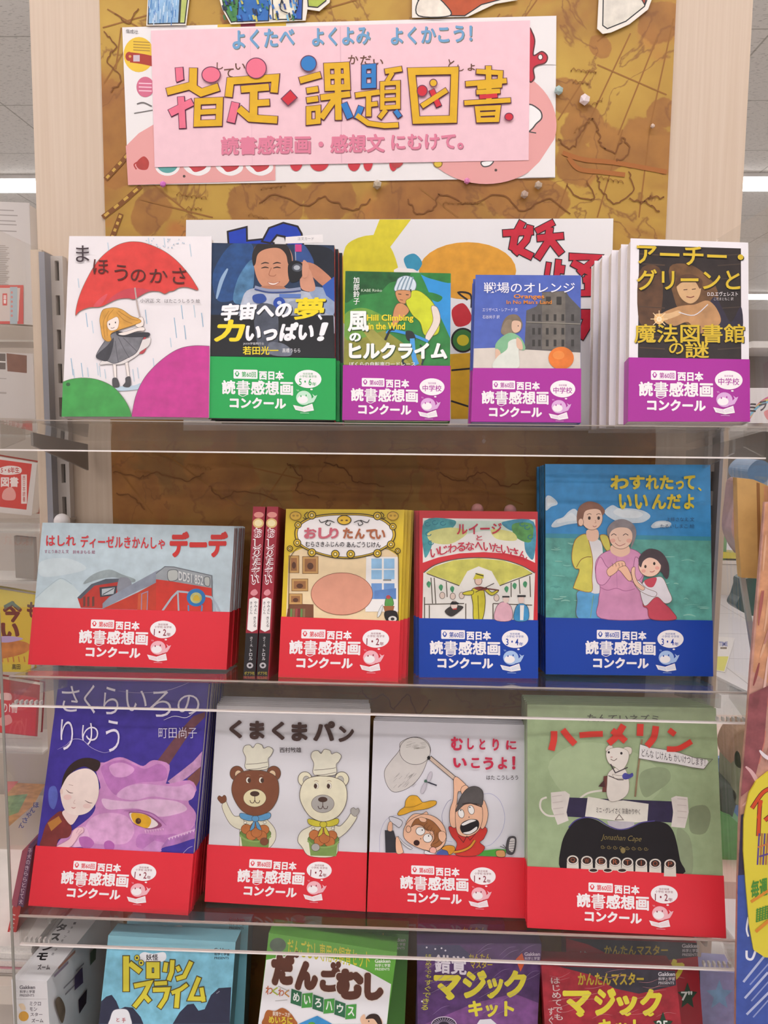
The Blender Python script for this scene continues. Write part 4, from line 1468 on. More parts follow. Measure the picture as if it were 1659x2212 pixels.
a.B([(565, 790), (610, 750), (640, 730), (680, 730), (690, 760), (660, 770), (620, 810), (580, 830)], 'edbb9c', out=BRN, w=3)
a.B([(640, 780), (690, 760), (720, 800), (735, 850), (710, 860), (660, 800)], 'edbb9c', out=BRN, w=3)
for k in range(4):
    a.L([(600 + 22 * k, 740), (606 + 22 * k, 765)], 3, BRN)
# girl
a.B([(820, 960), (880, 930), (950, 1010), (1000, 1060), (1030, 1122), (865, 1120), (840, 1050), (810, 1030)], 'c8485a', .12, out='8a3a44', w=4)
a.B([(820, 860), (880, 840), (940, 840), (980, 920), (1005, 990), (960, 1015), (900, 970), (830, 1030), (805, 1000), (790, 920)], 'e4dfe4', .05, out=BRN, w=3)
a.B([(820, 860), (900, 840), (880, 900), (840, 900)], 'c8485a')
a.B([(745, 870), (780, 860), (830, 910), (900, 940), (880, 970), (790, 930)], 'e4dfe4', out=BRN, w=3)
a.B([(790, 690), (850, 645), (930, 665), (980, 740), (985, 820), (965, 850), (930, 800), (900, 820), (810, 800), (780, 740)], '4a3c42', .2, n=4)
a.E(855, 760, 76, 74, 'f2cbb4', out=BRN, w=3, var=.03)
a.B([(780, 745), (800, 690), (850, 670), (920, 700), (935, 760), (900, 720), (850, 705), (810, 730), (795, 770)], '4a3c42', .2)
a.E(825, 765, 8, 11, '3a2a26', n=14)
a.E(885, 745, 8, 11, '3a2a26', n=14)
a.L([(855, 800), (872, 802), (888, 792)], 4, 'b0504a')
a.E(812, 795, 15, 12, 'eba898')
a.E(905, 775, 15, 12, 'eba898')
a.B([(730, 810), (735, 775), (755, 770), (755, 820), (775, 870), (820, 910), (800, 925), (750, 880)], 'edc0a4', out=BRN, w=3)
a.to('title_lettering')
for i, ch in enumerate('わすれたって'):
    x = (588, 716, 826, 920, 1030, 1084)[i]
    w = (125, 105, 90, 95, 55, 78)[i]
    a.T(ch, x, 148 if ch != 'っ' else 185, x + w, 245, 'dcc633', .045)
a.T('、', 1180, 230, 1205, 255, 'dcc633', .04)
for i, ch in enumerate('いいんだよ'):
    x = (645, 752, 868, 970, 1085)[i]
    a.T(ch, x, 275, x + (88, 90, 98, 98, 70)[i], 378, 'dcc633', .045)
a.T('上條さなえ 文', 965, 432, 1155, 460, '2f4a6a', .0)
a.T('たるいしまこ 絵', 925, 478, 1155, 506, '2f4a6a', .0)
band_print(b, BLUEB, 1130 + 420 / 3.1361, 980 + 1263 / 3.1361, 151.5, .7, '3・4年', '小学校 中学年')
finish(b)

# --- lower shelf: purple dragon book
b = book('picture_book', 'purple picture book of a sleeping girl and a pink dragon', 'book', G3, C9,
         [(362, 10), (1553, 55), (1385, 1908), (120, 1830)], -.172, 15, .0098, '3d2f8c', band=(REDB, (180, 1350), (1430, 1415)),
         copies=6, clabel='copy stacked behind the purple dragon picture book', cdx=.0004, spine_col='3d2f8c')
a = b['art']
a.P([(355, 60), (1550, 60), (1430, 1415), (180, 1352)], '3f3090', .18)
a.B([(280, 900), (330, 880), (350, 960), (320, 1060), (280, 1020)], '5a64b4', .2)
DP = 'c98ac0'
a.P([(1140, 680), (1230, 560), (1330, 430), (1430, 320), (1525, 285), (1520, 330), (1420, 430), (1330, 560), (1225, 720)], '6b4048', .2)
a.P([(1225, 840), (1330, 760), (1430, 680), (1500, 600), (1490, 720), (1380, 810), (1270, 880)], 'c090b8', .35)
a.P([(1380, 820), (1490, 720), (1480, 830), (1440, 905)], '7a4a44', .2)
a.B([(640, 690), (720, 690), (800, 655), (870, 650), (960, 690), (1030, 718), (1085, 680), (1140, 672), (1240, 710), (1220, 830), (1225, 860), (1400, 830), (1455, 910),
     (1390, 1000), (1430, 1060), (1452, 1110), (1440, 1200), (1445, 1290), (1380, 1300), (1300, 1340), (1180, 1370), (1165, 1402), (1000, 1395), (640, 1380),
     (550, 1365), (430, 1365), (340, 1362), (380, 1290), (460, 1235), (600, 1130), (650, 1050), (640, 960), (690, 890), (660, 780)], DP, .16, n=3)
a.B([(700, 720), (850, 670), (960, 710), (1050, 740), (1150, 700), (1215, 740), (1200, 830), (1000, 850), (880, 890), (820, 950), (760, 900), (720, 820)], 'b874b4', .2)
a.B([(760, 720), (860, 690), (960, 740), (900, 800), (800, 800)], 'd49ccb', .15)
a.B([(820, 960), (880, 890), (1000, 860), (1150, 870), (1300, 880), (1400, 860), (1445, 920), (1400, 990), (1250, 980), (1100, 960), (960, 990)], 'd4a4cc', .2)
a.B([(700, 980), (800, 990), (950, 1000), (1100, 980), (1300, 1000), (1380, 1060), (1300, 1100), (1150, 1120), (1000, 1060), (860, 1060), (740, 1060)], 'e0b8d6', .15)
a.B([(620, 1130), (760, 1090), (900, 1120), (960, 1230), (900, 1330), (760, 1340), (640, 1330), (560, 1250)], 'd8a2cc', .2)
a.B([(460, 1250), (560, 1200), (600, 1280), (560, 1350), (450, 1355)], 'e2b4d4', .1)
a.B([(520, 1290), (590, 1280), (640, 1330), (600, 1375), (540, 1360)], 'b468ac', .1)
a.B([(720, 1330), (760, 1310), (800, 1340), (790, 1385), (730, 1385)], 'b060a8', .1)
a.B([(1000, 1260), (1150, 1270), (1300, 1260), (1240, 1340), (1100, 1380), (980, 1360)], 'ba78b6', .25)
a.P([(1020, 1385), (1090, 1330), (1120, 1310), (1200, 1330), (1160, 1400)], 'c48cc0', .2)
a.P([(1230, 1290), (1380, 1260), (1445, 1180), (1445, 1290), (1300, 1340), (1170, 1370)], 'a870ae', .35)
for k in range(9):
    a.P([(1225 + 24 * k, 1292 - 8 * k), (1252 + 24 * k, 1280 - 8 * k), (1240 + 24 * k, 1310 - 8 * k)], 'd8b0d0')
a.B([(915, 1090), (960, 1082), (1030, 1090), (1100, 1120), (1180, 1190), (1100, 1220), (1020, 1205), (950, 1170)], '8a4a72', .1)
a.B([(920, 1098), (960, 1090), (1030, 1098), (1095, 1130), (1150, 1182), (1090, 1212), (1020, 1200), (950, 1165)], 'e3d4d2')
a.B([(935, 1098), (985, 1092), (1060, 1110), (1095, 1150), (1070, 1208), (1010, 1198), (955, 1165)], 'dba628', .15)
a.E(992, 1155, 22, 24, '4a2c1c')
a.E(998, 1150, 8, 10, '7a4a28')
for k in range(8):
    x = 1040 + 20 * k
    a.P([(x, 1228 - 2 * k), (x + 16, 1226 - 2 * k), (x + 14, 1258 - 4 * k)], 'dcaace')
a.L([(880, 1075), (1000, 1070), (1120, 1105), (1215, 1190)], 10, 'a868a4', taper=True)
a.B([(225, 1290), (260, 1180), (320, 1110), (390, 1080), (460, 1200), (440, 1280), (360, 1300), (330, 1362), (215, 1355)], '7a3230', .2)
a.P([(270, 1170), (360, 1115), (385, 1160), (300, 1235)], 'b07436', .12)
a.B([(390, 1080), (400, 1120), (455, 1185), (500, 1140), (515, 1090), (440, 1060)], 'e9cfc8')
a.B([(380, 890), (400, 790), (450, 710), (530, 660), (620, 655), (690, 690), (655, 760), (560, 720), (460, 770), (410, 850), (395, 900)], '33201e', .15)
a.B([(372, 930), (395, 860), (440, 790), (520, 745), (600, 740), (660, 790), (680, 900), (660, 1000), (600, 1080), (520, 1108), (440, 1095), (395, 1040)], 'ecd8cf', .05, n=4)
a.E(382, 920, 12, 24, 'e4c8bc')
a.L([(418, 905), (445, 928), (475, 932)], 6, '6a4a44', taper=True)
a.L([(568, 990), (600, 1008), (628, 1012)], 6, '6a4a44', taper=True)
a.L([(440, 865), (475, 872)], 4, 'b8988c')
a.L([(490, 985), (478, 1010), (492, 1016)], 3, 'c49a8e')
a.L([(460, 1045), (478, 1052), (495, 1045)], 8, 'c8908a', taper=True)
a.E(430, 965, 32, 22, 'e8c4bc')
a.E(585, 1035, 32, 20, 'e8c8c0')
a.B([(340, 1360), (440, 1300), (470, 1240), (500, 1210), (550, 1205), (558, 1240), (520, 1270), (490, 1320), (440, 1365)], 'e6bcc4', .05, out='b87a98', w=3)
a.L([(520, 1215), (500, 1250)], 3, 'b87a98')
a.L([(545, 1225), (515, 1262)], 3, 'b87a98')
a.to('title_lettering')
LT = 'e4dcea'
for ch, x0, y0, x1, y1 in [('さ', 385, 80, 525, 285), ('く', 560, 70, 650, 300), ('ら', 715, 85, 835, 305), ('い', 895, 110, 1060, 280), ('ろ', 1085, 120, 1255, 325),
                           ('の', 1305, 150, 1480, 305), ('り', 375, 345, 475, 590), ('ゆ', 545, 375, 675, 550), ('う', 735, 350, 845, 605)]:
    a.T(ch, x0, y0, x1, y1, LT, -.005)
a.L([(835, 120), (1000, 135), (1200, 120), (1330, 80), (1400, 50)], 4, 'b0a4d0', taper=True)
a.L([(1195, 352), (1280, 320), (1380, 330), (1470, 260)], 5, LT, taper=True)
a.L([(350, 585), (420, 550), (470, 505), (550, 510), (620, 570), (720, 610), (790, 590)], 4, 'c0b4dc', taper=True)
a.T('町田尚子', 1155, 408, 1460, 495, 'e0d8e4', -.008)
a.L([(1350, 1410), (1390, 1370), (1425, 1355)], 4, 'b0a4d0')
band_print(b, REDB, 30 + 385 / 3.6867, 1460 + 1545 / 3.6867, 145.5, 3.0, '1・2年', '小学校 低学年', lean=-.1)
finish(b)

# --- lower shelf: two bears in chef hats
b = book('picture_book', 'white picture book with a brown and a cream bear in chef hats', 'book', G3, C10,
         [(160, 180), (1535, 215), (1490, 2030), (55, 1940)], -.155, 15, .0095, 'dad8dc', band=(REDB, (80, 1425), (1502, 1500)),
         copies=5, clabel='copy stacked behind the chef bears picture book', cdx=-.0012)
a = b['art']
OUT = '55483c'
CRM, BR = 'e4dfc6', '7d4b33'


def chef(ox, oy, body, inner, muz, scarf, s):
    def q(pts):
        return [(ox + x, oy + y) for x, y in pts]
    # jacket and arms
    a.B(q([(-130, 330), (-60, 300), (60, 300), (110, 330), (170, 400), (185, 470), (160, 540), (90, 590), (-120, 600), (-140, 480)]) if s > 0 else
        q([(-110, 330), (-60, 300), (60, 300), (120, 330), (130, 480), (100, 600), (-120, 600), (-190, 520), (-230, 460), (-200, 380)]), CRM, .05, out=OUT, w=4)
    if s > 0:
        a.B(q([(-120, 300), (-190, 290), (-240, 210), (-265, 160), (-300, 200), (-270, 290), (-220, 370), (-150, 410), (-90, 400)]), CRM, .05, out=OUT, w=4)
        a.B(q([(-262, 160), (-262, 120), (-280, 105), (-300, 120), (-325, 110), (-340, 135), (-320, 165), (-300, 180)]), body, .1, out=OUT, w=3)
    else:
        a.B(q([(100, 330), (150, 330), (210, 270), (255, 210), (300, 245), (260, 320), (190, 400), (110, 440)]), CRM, .05, out=OUT, w=4)
        a.B(q([(250, 220), (245, 180), (270, 165), (290, 180), (310, 170), (322, 200), (300, 235), (280, 245)]), muz, .05, out=OUT, w=3)
    # bucket and buns
    c = q([(0, 450)])[0]
    a.P(q([(-135, 440), (130, 440), (115, 600), (-115, 595)]), '7d9a52', .1)
    a.E(c[0], c[1], 140, 60, '6d8a46', out='3f5428', w=4)
    for x, y in [(-80, -40), (0, -55), (75, -35), (-35, 15), (55, 20), (10, -10)]:
        a.E(c[0] + x, c[1] + y, 48, 44, 'bf7440', out='7a4424', w=4, var=.12)
    a.L(q([(-140, 460), (-90, 500), (0, 520), (90, 505), (138, 470)]), 16, '8aa85e')
    hx = 75 * s + 5
    a.E(c[0] + hx, c[1] + 70, 38, 34, body if s > 0 else muz, out=OUT, w=3)
    # scarf
    a.B(q([(-130, 265), (0, 290), (125, 262), (130, 310), (60, 335), (0, 330), (-60, 335), (-130, 310)]), scarf, .12, out=OUT, w=4)
    a.B(q([(-10, 330), (-50, 420), (-10, 400), (0, 345), (15, 400), (55, 415), (15, 330)]), scarf, .12, out=OUT, w=4)
    a.E(ox, oy + 315, 32, 28, scarf, out=OUT, w=4)
    # head
    for e in (-1, 1):
        a.E(ox + e * 165, oy - 90, 62, 66, body, out=OUT, w=5)
        a.E(ox + e * 152, oy - 82, 30, 36, inner, out=OUT, w=3)
    a.B(q([(-190, -40), (-130, -100), (0, -120), (130, -95), (195, -40), (212, 60), (190, 160), (120, 250), (0, 290), (-110, 250), (-180, 160), (-212, 60)]), body, .08, out=OUT, w=5)
    a.E(ox - 5, oy + 130, 102, 80, muz, out=OUT, w=3)
    a.E(ox - 5, oy + 92, 42, 24, '4a342a')
    a.L(q([(-5, 112), (-5, 150)]), 6, '4a342a', False)
    a.L(q([(-48, 150), (-38, 172), (-15, 172), (-5, 150), (8, 172), (32, 172), (40, 150)]), 6, '4a342a')
    for e in (-1, 1):
        a.E(ox - 5 + e * 58, oy - 30, 20, 26, 'e8e2d4', out=OUT, w=2)
        a.E(ox + e * 58 + (4 if s > 0 else -12), oy - 28, 15, 21, '4a342a')
        a.L(q([(-25 + e * 58, -72), (-5 + e * 58, -78), (15 + e * 58, -70)]), 4, '9a7a5a')
    # hat
    a.B(q([(-80, -130), (-85, -230), (-110, -290), (-95, -335), (-50, -345), (-20, -320), (10, -358), (60, -345), (75, -315), (120, -330), (160, -300), (140, -250), (115, -220), (105, -130)]),
        'e0dcc8', .06, out=OUT, w=4, n=4)
    a.P(q([(-82, -170), (110, -190), (112, -150), (-80, -125)]), 'e0dcc8')
    a.L(q([(-82, -172), (15, -178), (110, -192)]), 4, OUT)
    a.L(q([(-80, -125), (15, -132), (112, -152)]), 4, OUT)
    for x, y in ((-90, 350), (85, 348)):
        a.E(ox + x, oy + y, 14, 11, 'efeada', out=OUT, w=3)


chef(505, 880, BR, 'd8bc98', 'ddd2a8', '5e9cc8', 1)
chef(1115, 930, 'e2dcc0', 'b4b0a8', 'aaa6a0', 'd0c43c', -1)
a.to('title_lettering')
for ch, x0, y0, x1, y1 in [('く', 275, 312, 390, 475), ('ま', 455, 318, 590, 485), ('く', 655, 325, 770, 490), ('ま', 830, 330, 975, 500), ('パ', 1025, 320, 1220, 500), ('ン', 1250, 365, 1390, 508)]:
    a.T(ch, x0, y0, x1, y1, '4a342e', .055)
a.T('西村敏雄', 725, 555, 918, 602, '3a3030', .01)
band_print(b, REDB, 430 + 350 / 4.1475, 1480 + 1640 / 4.1475, 144.5, 2.7, '1・2年', '小学校 低学年', lean=-.07)
finish(b)

# --- lower shelf: two shouting boys with a net
b = book('picture_book', 'white picture book with two shouting boys and an insect net', 'book', G3, C11,
         [(115, 155), (1505, 195), (1525, 1975), (58, 1912)], -.16, 15, .0092, 'd8d6dc', band=(REDB, (77, 1362), (1520, 1415)),
         copies=3, clabel='copy stacked behind the insect net picture book', cdx=.001)
a = b['art']
SK, O2 = 'eab898', '2e2624'
a.L([(170, 1365), (175, 1200), (220, 1080), (300, 1030), (380, 1045), (410, 1080)], 4, 'b0aec8')
a.L([(1125, 830), (1200, 830), (1280, 900), (1320, 1040), (1290, 1180), (1200, 1290), (1130, 1310)], 4, 'a4a6c8')
a.L([(750, 1100), (745, 1010), (790, 910), (830, 880)], 4, '8a8aa8')
a.L([(780, 1260), (840, 1270)], 4, 'a4a6c8')
a.B([(350, 430), (360, 360), (440, 315), (530, 310), (610, 350), (640, 430), (610, 520), (560, 640), (480, 740), (380, 800), (290, 808), (230, 730), (215, 620), (270, 530)], 'cfc9c4', .04, out='4a4444', w=4)
a.E(495, 435, 142, 125, 'd4cfc9', rot=8, out='4a4444', w=4)
for i in range(22):
    x, y = rnd.uniform(390, 560), rnd.uniform(350, 420)
    a.L([(x, y), (x + 45, y - 8)], 2, '8f8a80', False)
for i in range(26):
    x, y = rnd.uniform(290, 480), rnd.uniform(660, 780)
    a.L([(x, y), (x + 30, y - 30)], 2, '8f8a88', False)
a.L([(630, 492), (865, 690)], 40, O2, False)
a.L([(632, 495), (865, 690)], 30, 'cdb6a4', False, var=.1)
a.E(622, 497, 15, 18, '1c1a1a')
a.L([(600, 715), (695, 750)], 12, '2a2a3a', False)
a.E(594, 711, 15, 15, '4a6a5a')
a.E(630, 670, 18, 50, 'c4bec6', rot=20, out='8a848e', w=2)
a.E(575, 775, 18, 56, 'c4bec6', rot=20, out='8a848e', w=2)
# yellow hat
a.B([(335, 1010), (360, 975), (400, 945), (410, 890), (450, 845), (510, 845), (545, 880), (570, 905), (640, 890), (690, 895), (680, 930), (600, 965), (480, 985), (400, 1015), (350, 1025)], 'dca52c', .12, out=O2, w=4, n=4)
a.L([(400, 950), (480, 945), (560, 912)], 5, '8a641a')
# left boy
a.P([(218, 1160), (300, 1165), (320, 1240), (330, 1365), (225, 1365)], '35343a', .2)
a.B([(320, 1230), (350, 1235), (380, 1330), (385, 1368), (325, 1368)], SK, out=O2, w=3)
a.B([(260, 1040), (300, 1040), (370, 1070), (378, 1100), (350, 1135), (310, 1110), (270, 1080)], 'd4d2d8', out=O2, w=4)
a.B([(255, 1090), (285, 1090), (285, 1165), (245, 1160)], SK, out=O2, w=3)
a.B([(340, 1215), (400, 1280), (470, 1325), (440, 1330), (370, 1270)], 'd8d4d4', out=O2, w=3)
a.B([(410, 1110), (440, 1050), (490, 1010), (560, 1010), (600, 990), (612, 1020), (560, 1060), (500, 1080), (450, 1140)], SK, .05, out=O2, w=4)
a.B([(390, 1210), (400, 1130), (460, 1060), (560, 1015), (660, 1030), (740, 1090), (780, 1180), (770, 1280), (700, 1350), (600, 1345), (500, 1310), (420, 1260)], SK, .04, out=O2, w=4, n=4)
a.B([(460, 1130), (500, 1060), (580, 1050), (660, 1080), (730, 1160), (760, 1230), (735, 1290), (680, 1320), (640, 1300), (670, 1240), (660, 1170), (600, 1160), (560, 1120), (500, 1110)], '9a6236', .2, out=O2, w=4)
for k in range(6):
    a.L([(610 + 22 * k, 1090 + 22 * k), (580 + 26 * k, 1130 + 26 * k), (660, 1180 + 22 * k)], 3, '5a361c')
a.B([(530, 1050), (560, 1040), (600, 1060), (590, 1085), (550, 1080)], SK, out=O2, w=3)
a.B([(710, 1190), (730, 1170), (770, 1180), (780, 1230), (750, 1270), (715, 1240)], SK, out=O2, w=3)
a.E(545, 1168, 42, 38, 'efece8', out=O2, w=4)
a.E(612, 1232, 42, 40, 'efece8', out=O2, w=4)
a.E(562, 1158, 6, 7, O2, n=10)
a.E(620, 1212, 6, 7, O2, n=10)
a.E(548, 1238, 5, 5, O2, n=8)
a.E(510, 1275, 26, 24, '3a1a18', out=O2, w=4)
a.E(435, 1150, 22, 30, SK, out=O2, w=4)
a.E(660, 1345, 32, 32, 'eeb0a0', out=O2, w=4)
a.B([(590, 1345), (640, 1365), (700, 1380), (590, 1378)], 'dcd8da', out=O2, w=3)
a.P([(700, 1360), (770, 1320), (800, 1340), (800, 1388), (690, 1384)], '4a5a9a', .1)
a.B([(740, 1330), (780, 1300), (850, 1305), (860, 1350), (810, 1385), (790, 1350)], 'd2902c', .12, out=O2, w=4)
# right boy
a.B([(805, 1130), (870, 1130), (1140, 1130), (1130, 1230), (1090, 1270), (1135, 1320), (1060, 1392), (870, 1385), (880, 1280), (830, 1210)], 'c8342c', .1, out=O2, w=4, n=3)
a.P([(1085, 1385), (1130, 1345), (1250, 1330), (1330, 1335), (1325, 1402), (1060, 1392)], '4a9a3a', .1)
a.B([(1240, 1350), (1310, 1345), (1320, 1400), (1250, 1400)], 'c8945c', out=O2, w=4)
a.B([(1330, 1330), (1345, 1240), (1380, 1215), (1420, 1230), (1415, 1330), (1390, 1380), (1345, 1375)], '4a464a', out=O2, w=4)
a.B([(1355, 1330), (1365, 1250), (1385, 1232), (1410, 1245), (1402, 1325), (1385, 1360)], 'cdc8c6')
for k in range(5):
    a.L([(1358, 1262 + k * 22), (1408, 1258 + k * 22)], 4, '4a464a', False)
a.L([(1300, 1290), (1330, 1325), (1275, 1305)], 5, O2)
a.B([(1060, 900), (1120, 880), (1150, 930), (1165, 1020), (1140, 1120), (1100, 1140), (1080, 1000)], SK, .05, out=O2, w=4)
a.B([(820, 1110), (815, 980), (845, 880), (850, 780), (850, 690), (880, 670), (940, 720), (960, 750), (920, 800), (890, 810), (880, 900), (865, 1000), (870, 1130)], SK, .05, out=O2, w=4, n=4)
a.B([(920, 770), (960, 745), (985, 775), (950, 830), (920, 820)], SK, out=O2, w=4)
a.B([(870, 960), (880, 920), (950, 900), (1060, 920), (1110, 950), (1110, 1080), (1070, 1170), (990, 1215), (920, 1210), (880, 1170), (865, 1060)], SK, .04, out=O2, w=4, n=4)
a.B([(870, 985), (910, 860), (970, 780), (1040, 755), (1100, 780), (1122, 830), (1110, 930), (1060, 915), (960, 920), (910, 955)], '55504f', .2, out=O2, w=4, n=4)
a.L([(930, 920), (1000, 910), (1110, 945)], 10, '3a2a26')
for x, y in ((918, 1005), (1010, 972)):
    a.E(x, y, 28, 42, 'efece8', rot=-15, out=O2, w=4)
a.E(915, 975, 6, 7, O2, n=10)
a.E(998, 948, 6, 7, O2, n=10)
a.E(990, 1038, 5, 5, O2, n=8)
a.B([(910, 1140), (930, 1090), (1000, 1060), (1065, 1065), (1082, 1110), (1060, 1160), (1000, 1195), (940, 1190)], '1c1618', out=O2, w=4, n=4)
a.B([(925, 1100), (1000, 1062), (1055, 1068), (1000, 1090), (940, 1115)], 'ece8e4')
a.B([(940, 1180), (1000, 1165), (1060, 1125), (1058, 1155), (1000, 1192), (950, 1190)], 'ece8e4')
a.L([(1045, 1250), (1000, 1310), (930, 1345), (850, 1360)], 26, O2)
a.L([(1045, 1250), (1000, 1310), (930, 1345), (850, 1360)], 19, 'd2902c')
a.L([(890, 1210), (940, 1270), (970, 1210), (1000, 1250), (1050, 1190)], 4, O2, False)
a.to('title_lettering')
for ch, x0, y0, x1, y1 in [('む', 825, 302, 935, 428), ('し', 975, 315, 1035, 420), ('と', 1085, 320, 1140, 420), ('り', 1205, 318, 1265, 430), ('に', 1330, 335, 1425, 420),
                           ('い', 845, 495, 970, 585), ('こ', 1008, 495, 1090, 590), ('う', 1120, 488, 1215, 605), ('よ', 1255, 488, 1340, 600), ('！', 1385, 480, 1415, 602)]:
    a.T(ch, x0, y0, x1, y1, 'c52848', .045)
a.T('はた こうしろう', 1150, 655, 1440, 695, '3a3234', .01)
band_print(b, REDB, 780 + 358 / 4.2538, 1520 + 1572 / 4.2538, 147.6, 2.2, '1・2年', '小学校 低学年')
finish(b)

# --- lower shelf: the mouse on the typewriter
b = book('picture_book', 'green picture book with a white mouse standing on a black typewriter', 'book', G3, C12,
         [(98, 140), (1478, 168), (1548, 1852), (100, 1775)], -.19, 15, .0098, '9aab84', band=(REDB, (100, 1323), (1530, 1393)),
         copies=5, clabel='copy stacked behind the typewriter mouse book', cdx=.0002)
a = b['art']
a.P([(99, 141), (1477, 169), (1530, 1393), (100, 1323)], '98aa82', .1)
a.B([(250, 600), (500, 420), (900, 500), (1100, 700), (900, 900), (500, 900)], 'a3b48c', .06)
a.B([(930, 640), (1040, 600), (1130, 620), (1140, 700), (1040, 780), (960, 820), (920, 740)], '8b9a77', .08)
a.B([(1290, 900), (1400, 880), (1440, 960), (1400, 1080), (1300, 1080), (1280, 990)], '808c6d', .08)
a.B([(1190, 1060), (1280, 1100), (1310, 1250), (1300, 1380), (1230, 1378)], '8b9877', .08)
a.L([(240, 820), (200, 840), (195, 900), (240, 950), (310, 955), (380, 930), (460, 850), (540, 790), (645, 770)], 14, 'd8d2c6')
PAP = 'd8d0c8'
a.P([(375, 820), (1165, 850), (1160, 1005), (372, 960)], '2f2746', .2)
a.P([(270, 785), (375, 775), (410, 800), (385, 930), (400, 990), (320, 1022), (275, 900)], PAP, .08)
a.P([(1150, 825), (1185, 810), (1270, 820), (1278, 930), (1250, 1045), (1150, 1035), (1165, 930)], PAP, .08)
for k in range(4):
    a.L([(278 + 5 * k, 815 + 45 * k), (350 + 6 * k, 805 + 45 * k)], 6, 'c4b8b2', False)
    a.L([(1195, 830 + 45 * k), (1262, 836 + 45 * k)], 6, 'c4b8b2', False)
a.P([(540, 815), (620, 828), (720, 850), (800, 842), (985, 868), (975, 1000), (850, 1005), (520, 960)], 'ddd8cc', .06)
a.P([(680, 990), (880, 1000), (880, 1040), (780, 1055), (700, 1040)], 'b4aeb4', .1)
a.L([(740, 985), (770, 945), (800, 985), (740, 985)], 7, '8a8078', False)
a.B([(340, 1340), (345, 1180), (380, 1080), (440, 1000), (520, 970), (600, 985), (680, 1030), (760, 1058), (840, 1050), (920, 1010), (1020, 995), (1110, 1010), (1160, 1060),
     (1190, 1150), (1215, 1280), (1235, 1380), (900, 1368), (500, 1350)], '171216', .1, n=4)
a.L([(400, 1040), (450, 990), (530, 966), (610, 980), (690, 1028), (770, 1055), (850, 1042), (930, 1005), (1030, 992)], 8, '4a3f80')
for i, ch in enumerate('QWERTIOP'):
    x = (430, 533, 637, 740, 830, 930, 1032, 1140)[i]
    y = 1278 + i * 4
    a.P([(x - 42, y), (x + 42, y), (x + 45, y + 92), (x - 45, y + 90)], 'd4ccc0', .06)
    a.E(x, y, 42, 34, 'dcd4ca', out='8a8278', w=3)
    a.E(x, y, 32, 25, '33201c')
    a.T(ch, x - (16 if ch != 'I' else 3), y - 16, x + (16 if ch != 'I' else 3), y + 18, 'a0583a', .0)
for x in (580, 685, 790):
    a.E(x, 1352, 32, 14, '33201c', out='d4ccc0', w=6)
# mouse
a.P([(655, 665), (690, 660), (690, 780), (645, 780)], '6a3a34', .1)
a.P([(615, 740), (660, 690), (665, 745)], '4a2a28')
a.L([(885, 815), (905, 620), (935, 395)], 13, '8a7256', False, var=.2)
a.B([(690, 640), (750, 600), (810, 610), (840, 700), (835, 780), (790, 830), (710, 850), (678, 800), (680, 720)], 'dcd4ca', .05, out='8f8678', w=3)
a.B([(668, 470), (690, 440), (720, 445), (715, 480), (685, 490)], 'd4cabc', out='8f8678', w=3)
a.B([(790, 470), (820, 450), (858, 460), (855, 500), (820, 505)], 'd4cabc', out='8f8678', w=3)
a.B([(672, 500), (700, 465), (770, 455), (830, 480), (838, 530), (815, 590), (780, 625), (740, 600), (690, 565)], 'ded6cc', .04, out='8f8678', w=3)
a.E(692, 490, 8, 9, K, n=12)
a.E(784, 497, 9, 10, K, n=12)
a.L([(705, 540), (730, 550), (752, 535)], 5, '7a6a60')
a.E(712, 525, 9, 6, 'c8a8a0', n=12)
a.L([(705, 575), (740, 640), (830, 600)], 8, '4a3f44', False)
a.L([(690, 660), (760, 690), (800, 690)], 6, '4a3f44', False)
a.B([(720, 650), (760, 660), (800, 660), (810, 680), (740, 680)], 'd8d0c6', out='8f8678', w=3)
a.B([(790, 660), (810, 640), (840, 650), (865, 640), (868, 665), (830, 685), (800, 685)], '4a4a9a', .2)
a.P([(920, 430), (1000, 455), (1100, 470), (1200, 490), (1320, 530), (1410, 545), (1420, 560), (1385, 612), (1300, 600), (1180, 575), (1060, 560), (912, 535)], 'dcd8d6', .04)
a.L([(920, 430), (1000, 455), (1100, 470), (1200, 490), (1320, 530), (1450, 540), (1385, 612), (1300, 600), (1180, 575), (1060, 560), (912, 535)], 4, '6a645c', False)
a.to('title_lettering')
a.T('どんな じけんも かいけつします！', 932, 500, 1395, 556, '3a3434', .0, rot=9)
a.T('ミニ・グレイさく 灰島かりやく', 600, 896, 920, 938, '3a3434', .0, rot=2.5)
a.T('Jonathan Cape', 640, 1095, 930, 1145, '8a7a4a', -.005, rot=3, slant=.3)
for k in range(8):
    x = 625 + 45 * k
    a.L([(x + 22 + 17 * math.cos(t_ * .7) * (1 - t_ / 14), 1180 + 2 * k + 15 * math.sin(t_ * .7) * (1 - t_ / 14)) for t_ in range(12)], 3.5, '857448')
a.E(795, 1205, 18, 22, '857448')
a.T('たんていネズミ', 535, 212, 1055, 268, '3f4436', .012, rot=1)
RR = 'cf3b30'
for q, w in [([(292, 335), (290, 400), (272, 475)], 48), ([(355, 325), (395, 375), (445, 430)], 46), ([(478, 365), (560, 358), (648, 355)], 42), ([(800, 290), (750, 370), (690, 425)], 48),
             ([(715, 330), (770, 370), (815, 410)], 46), ([(922, 282), (918, 370)], 48), ([(1035, 298), (1020, 380), (970, 445)], 48), ([(1130, 325), (1175, 360)], 40),
             ([(1115, 465), (1200, 462), (1295, 410)], 40)]:
    a.L(q, w, RR)
band_print(b, REDB, 1110 + 458 / 3.3857, 1480 + 1514 / 3.3857, 155.8, 2.7, '1・2年', '小学校 低学年')
finish(b)

# ------------------------------------------------------------------ kit boxes on the base deck
DECK = .4235


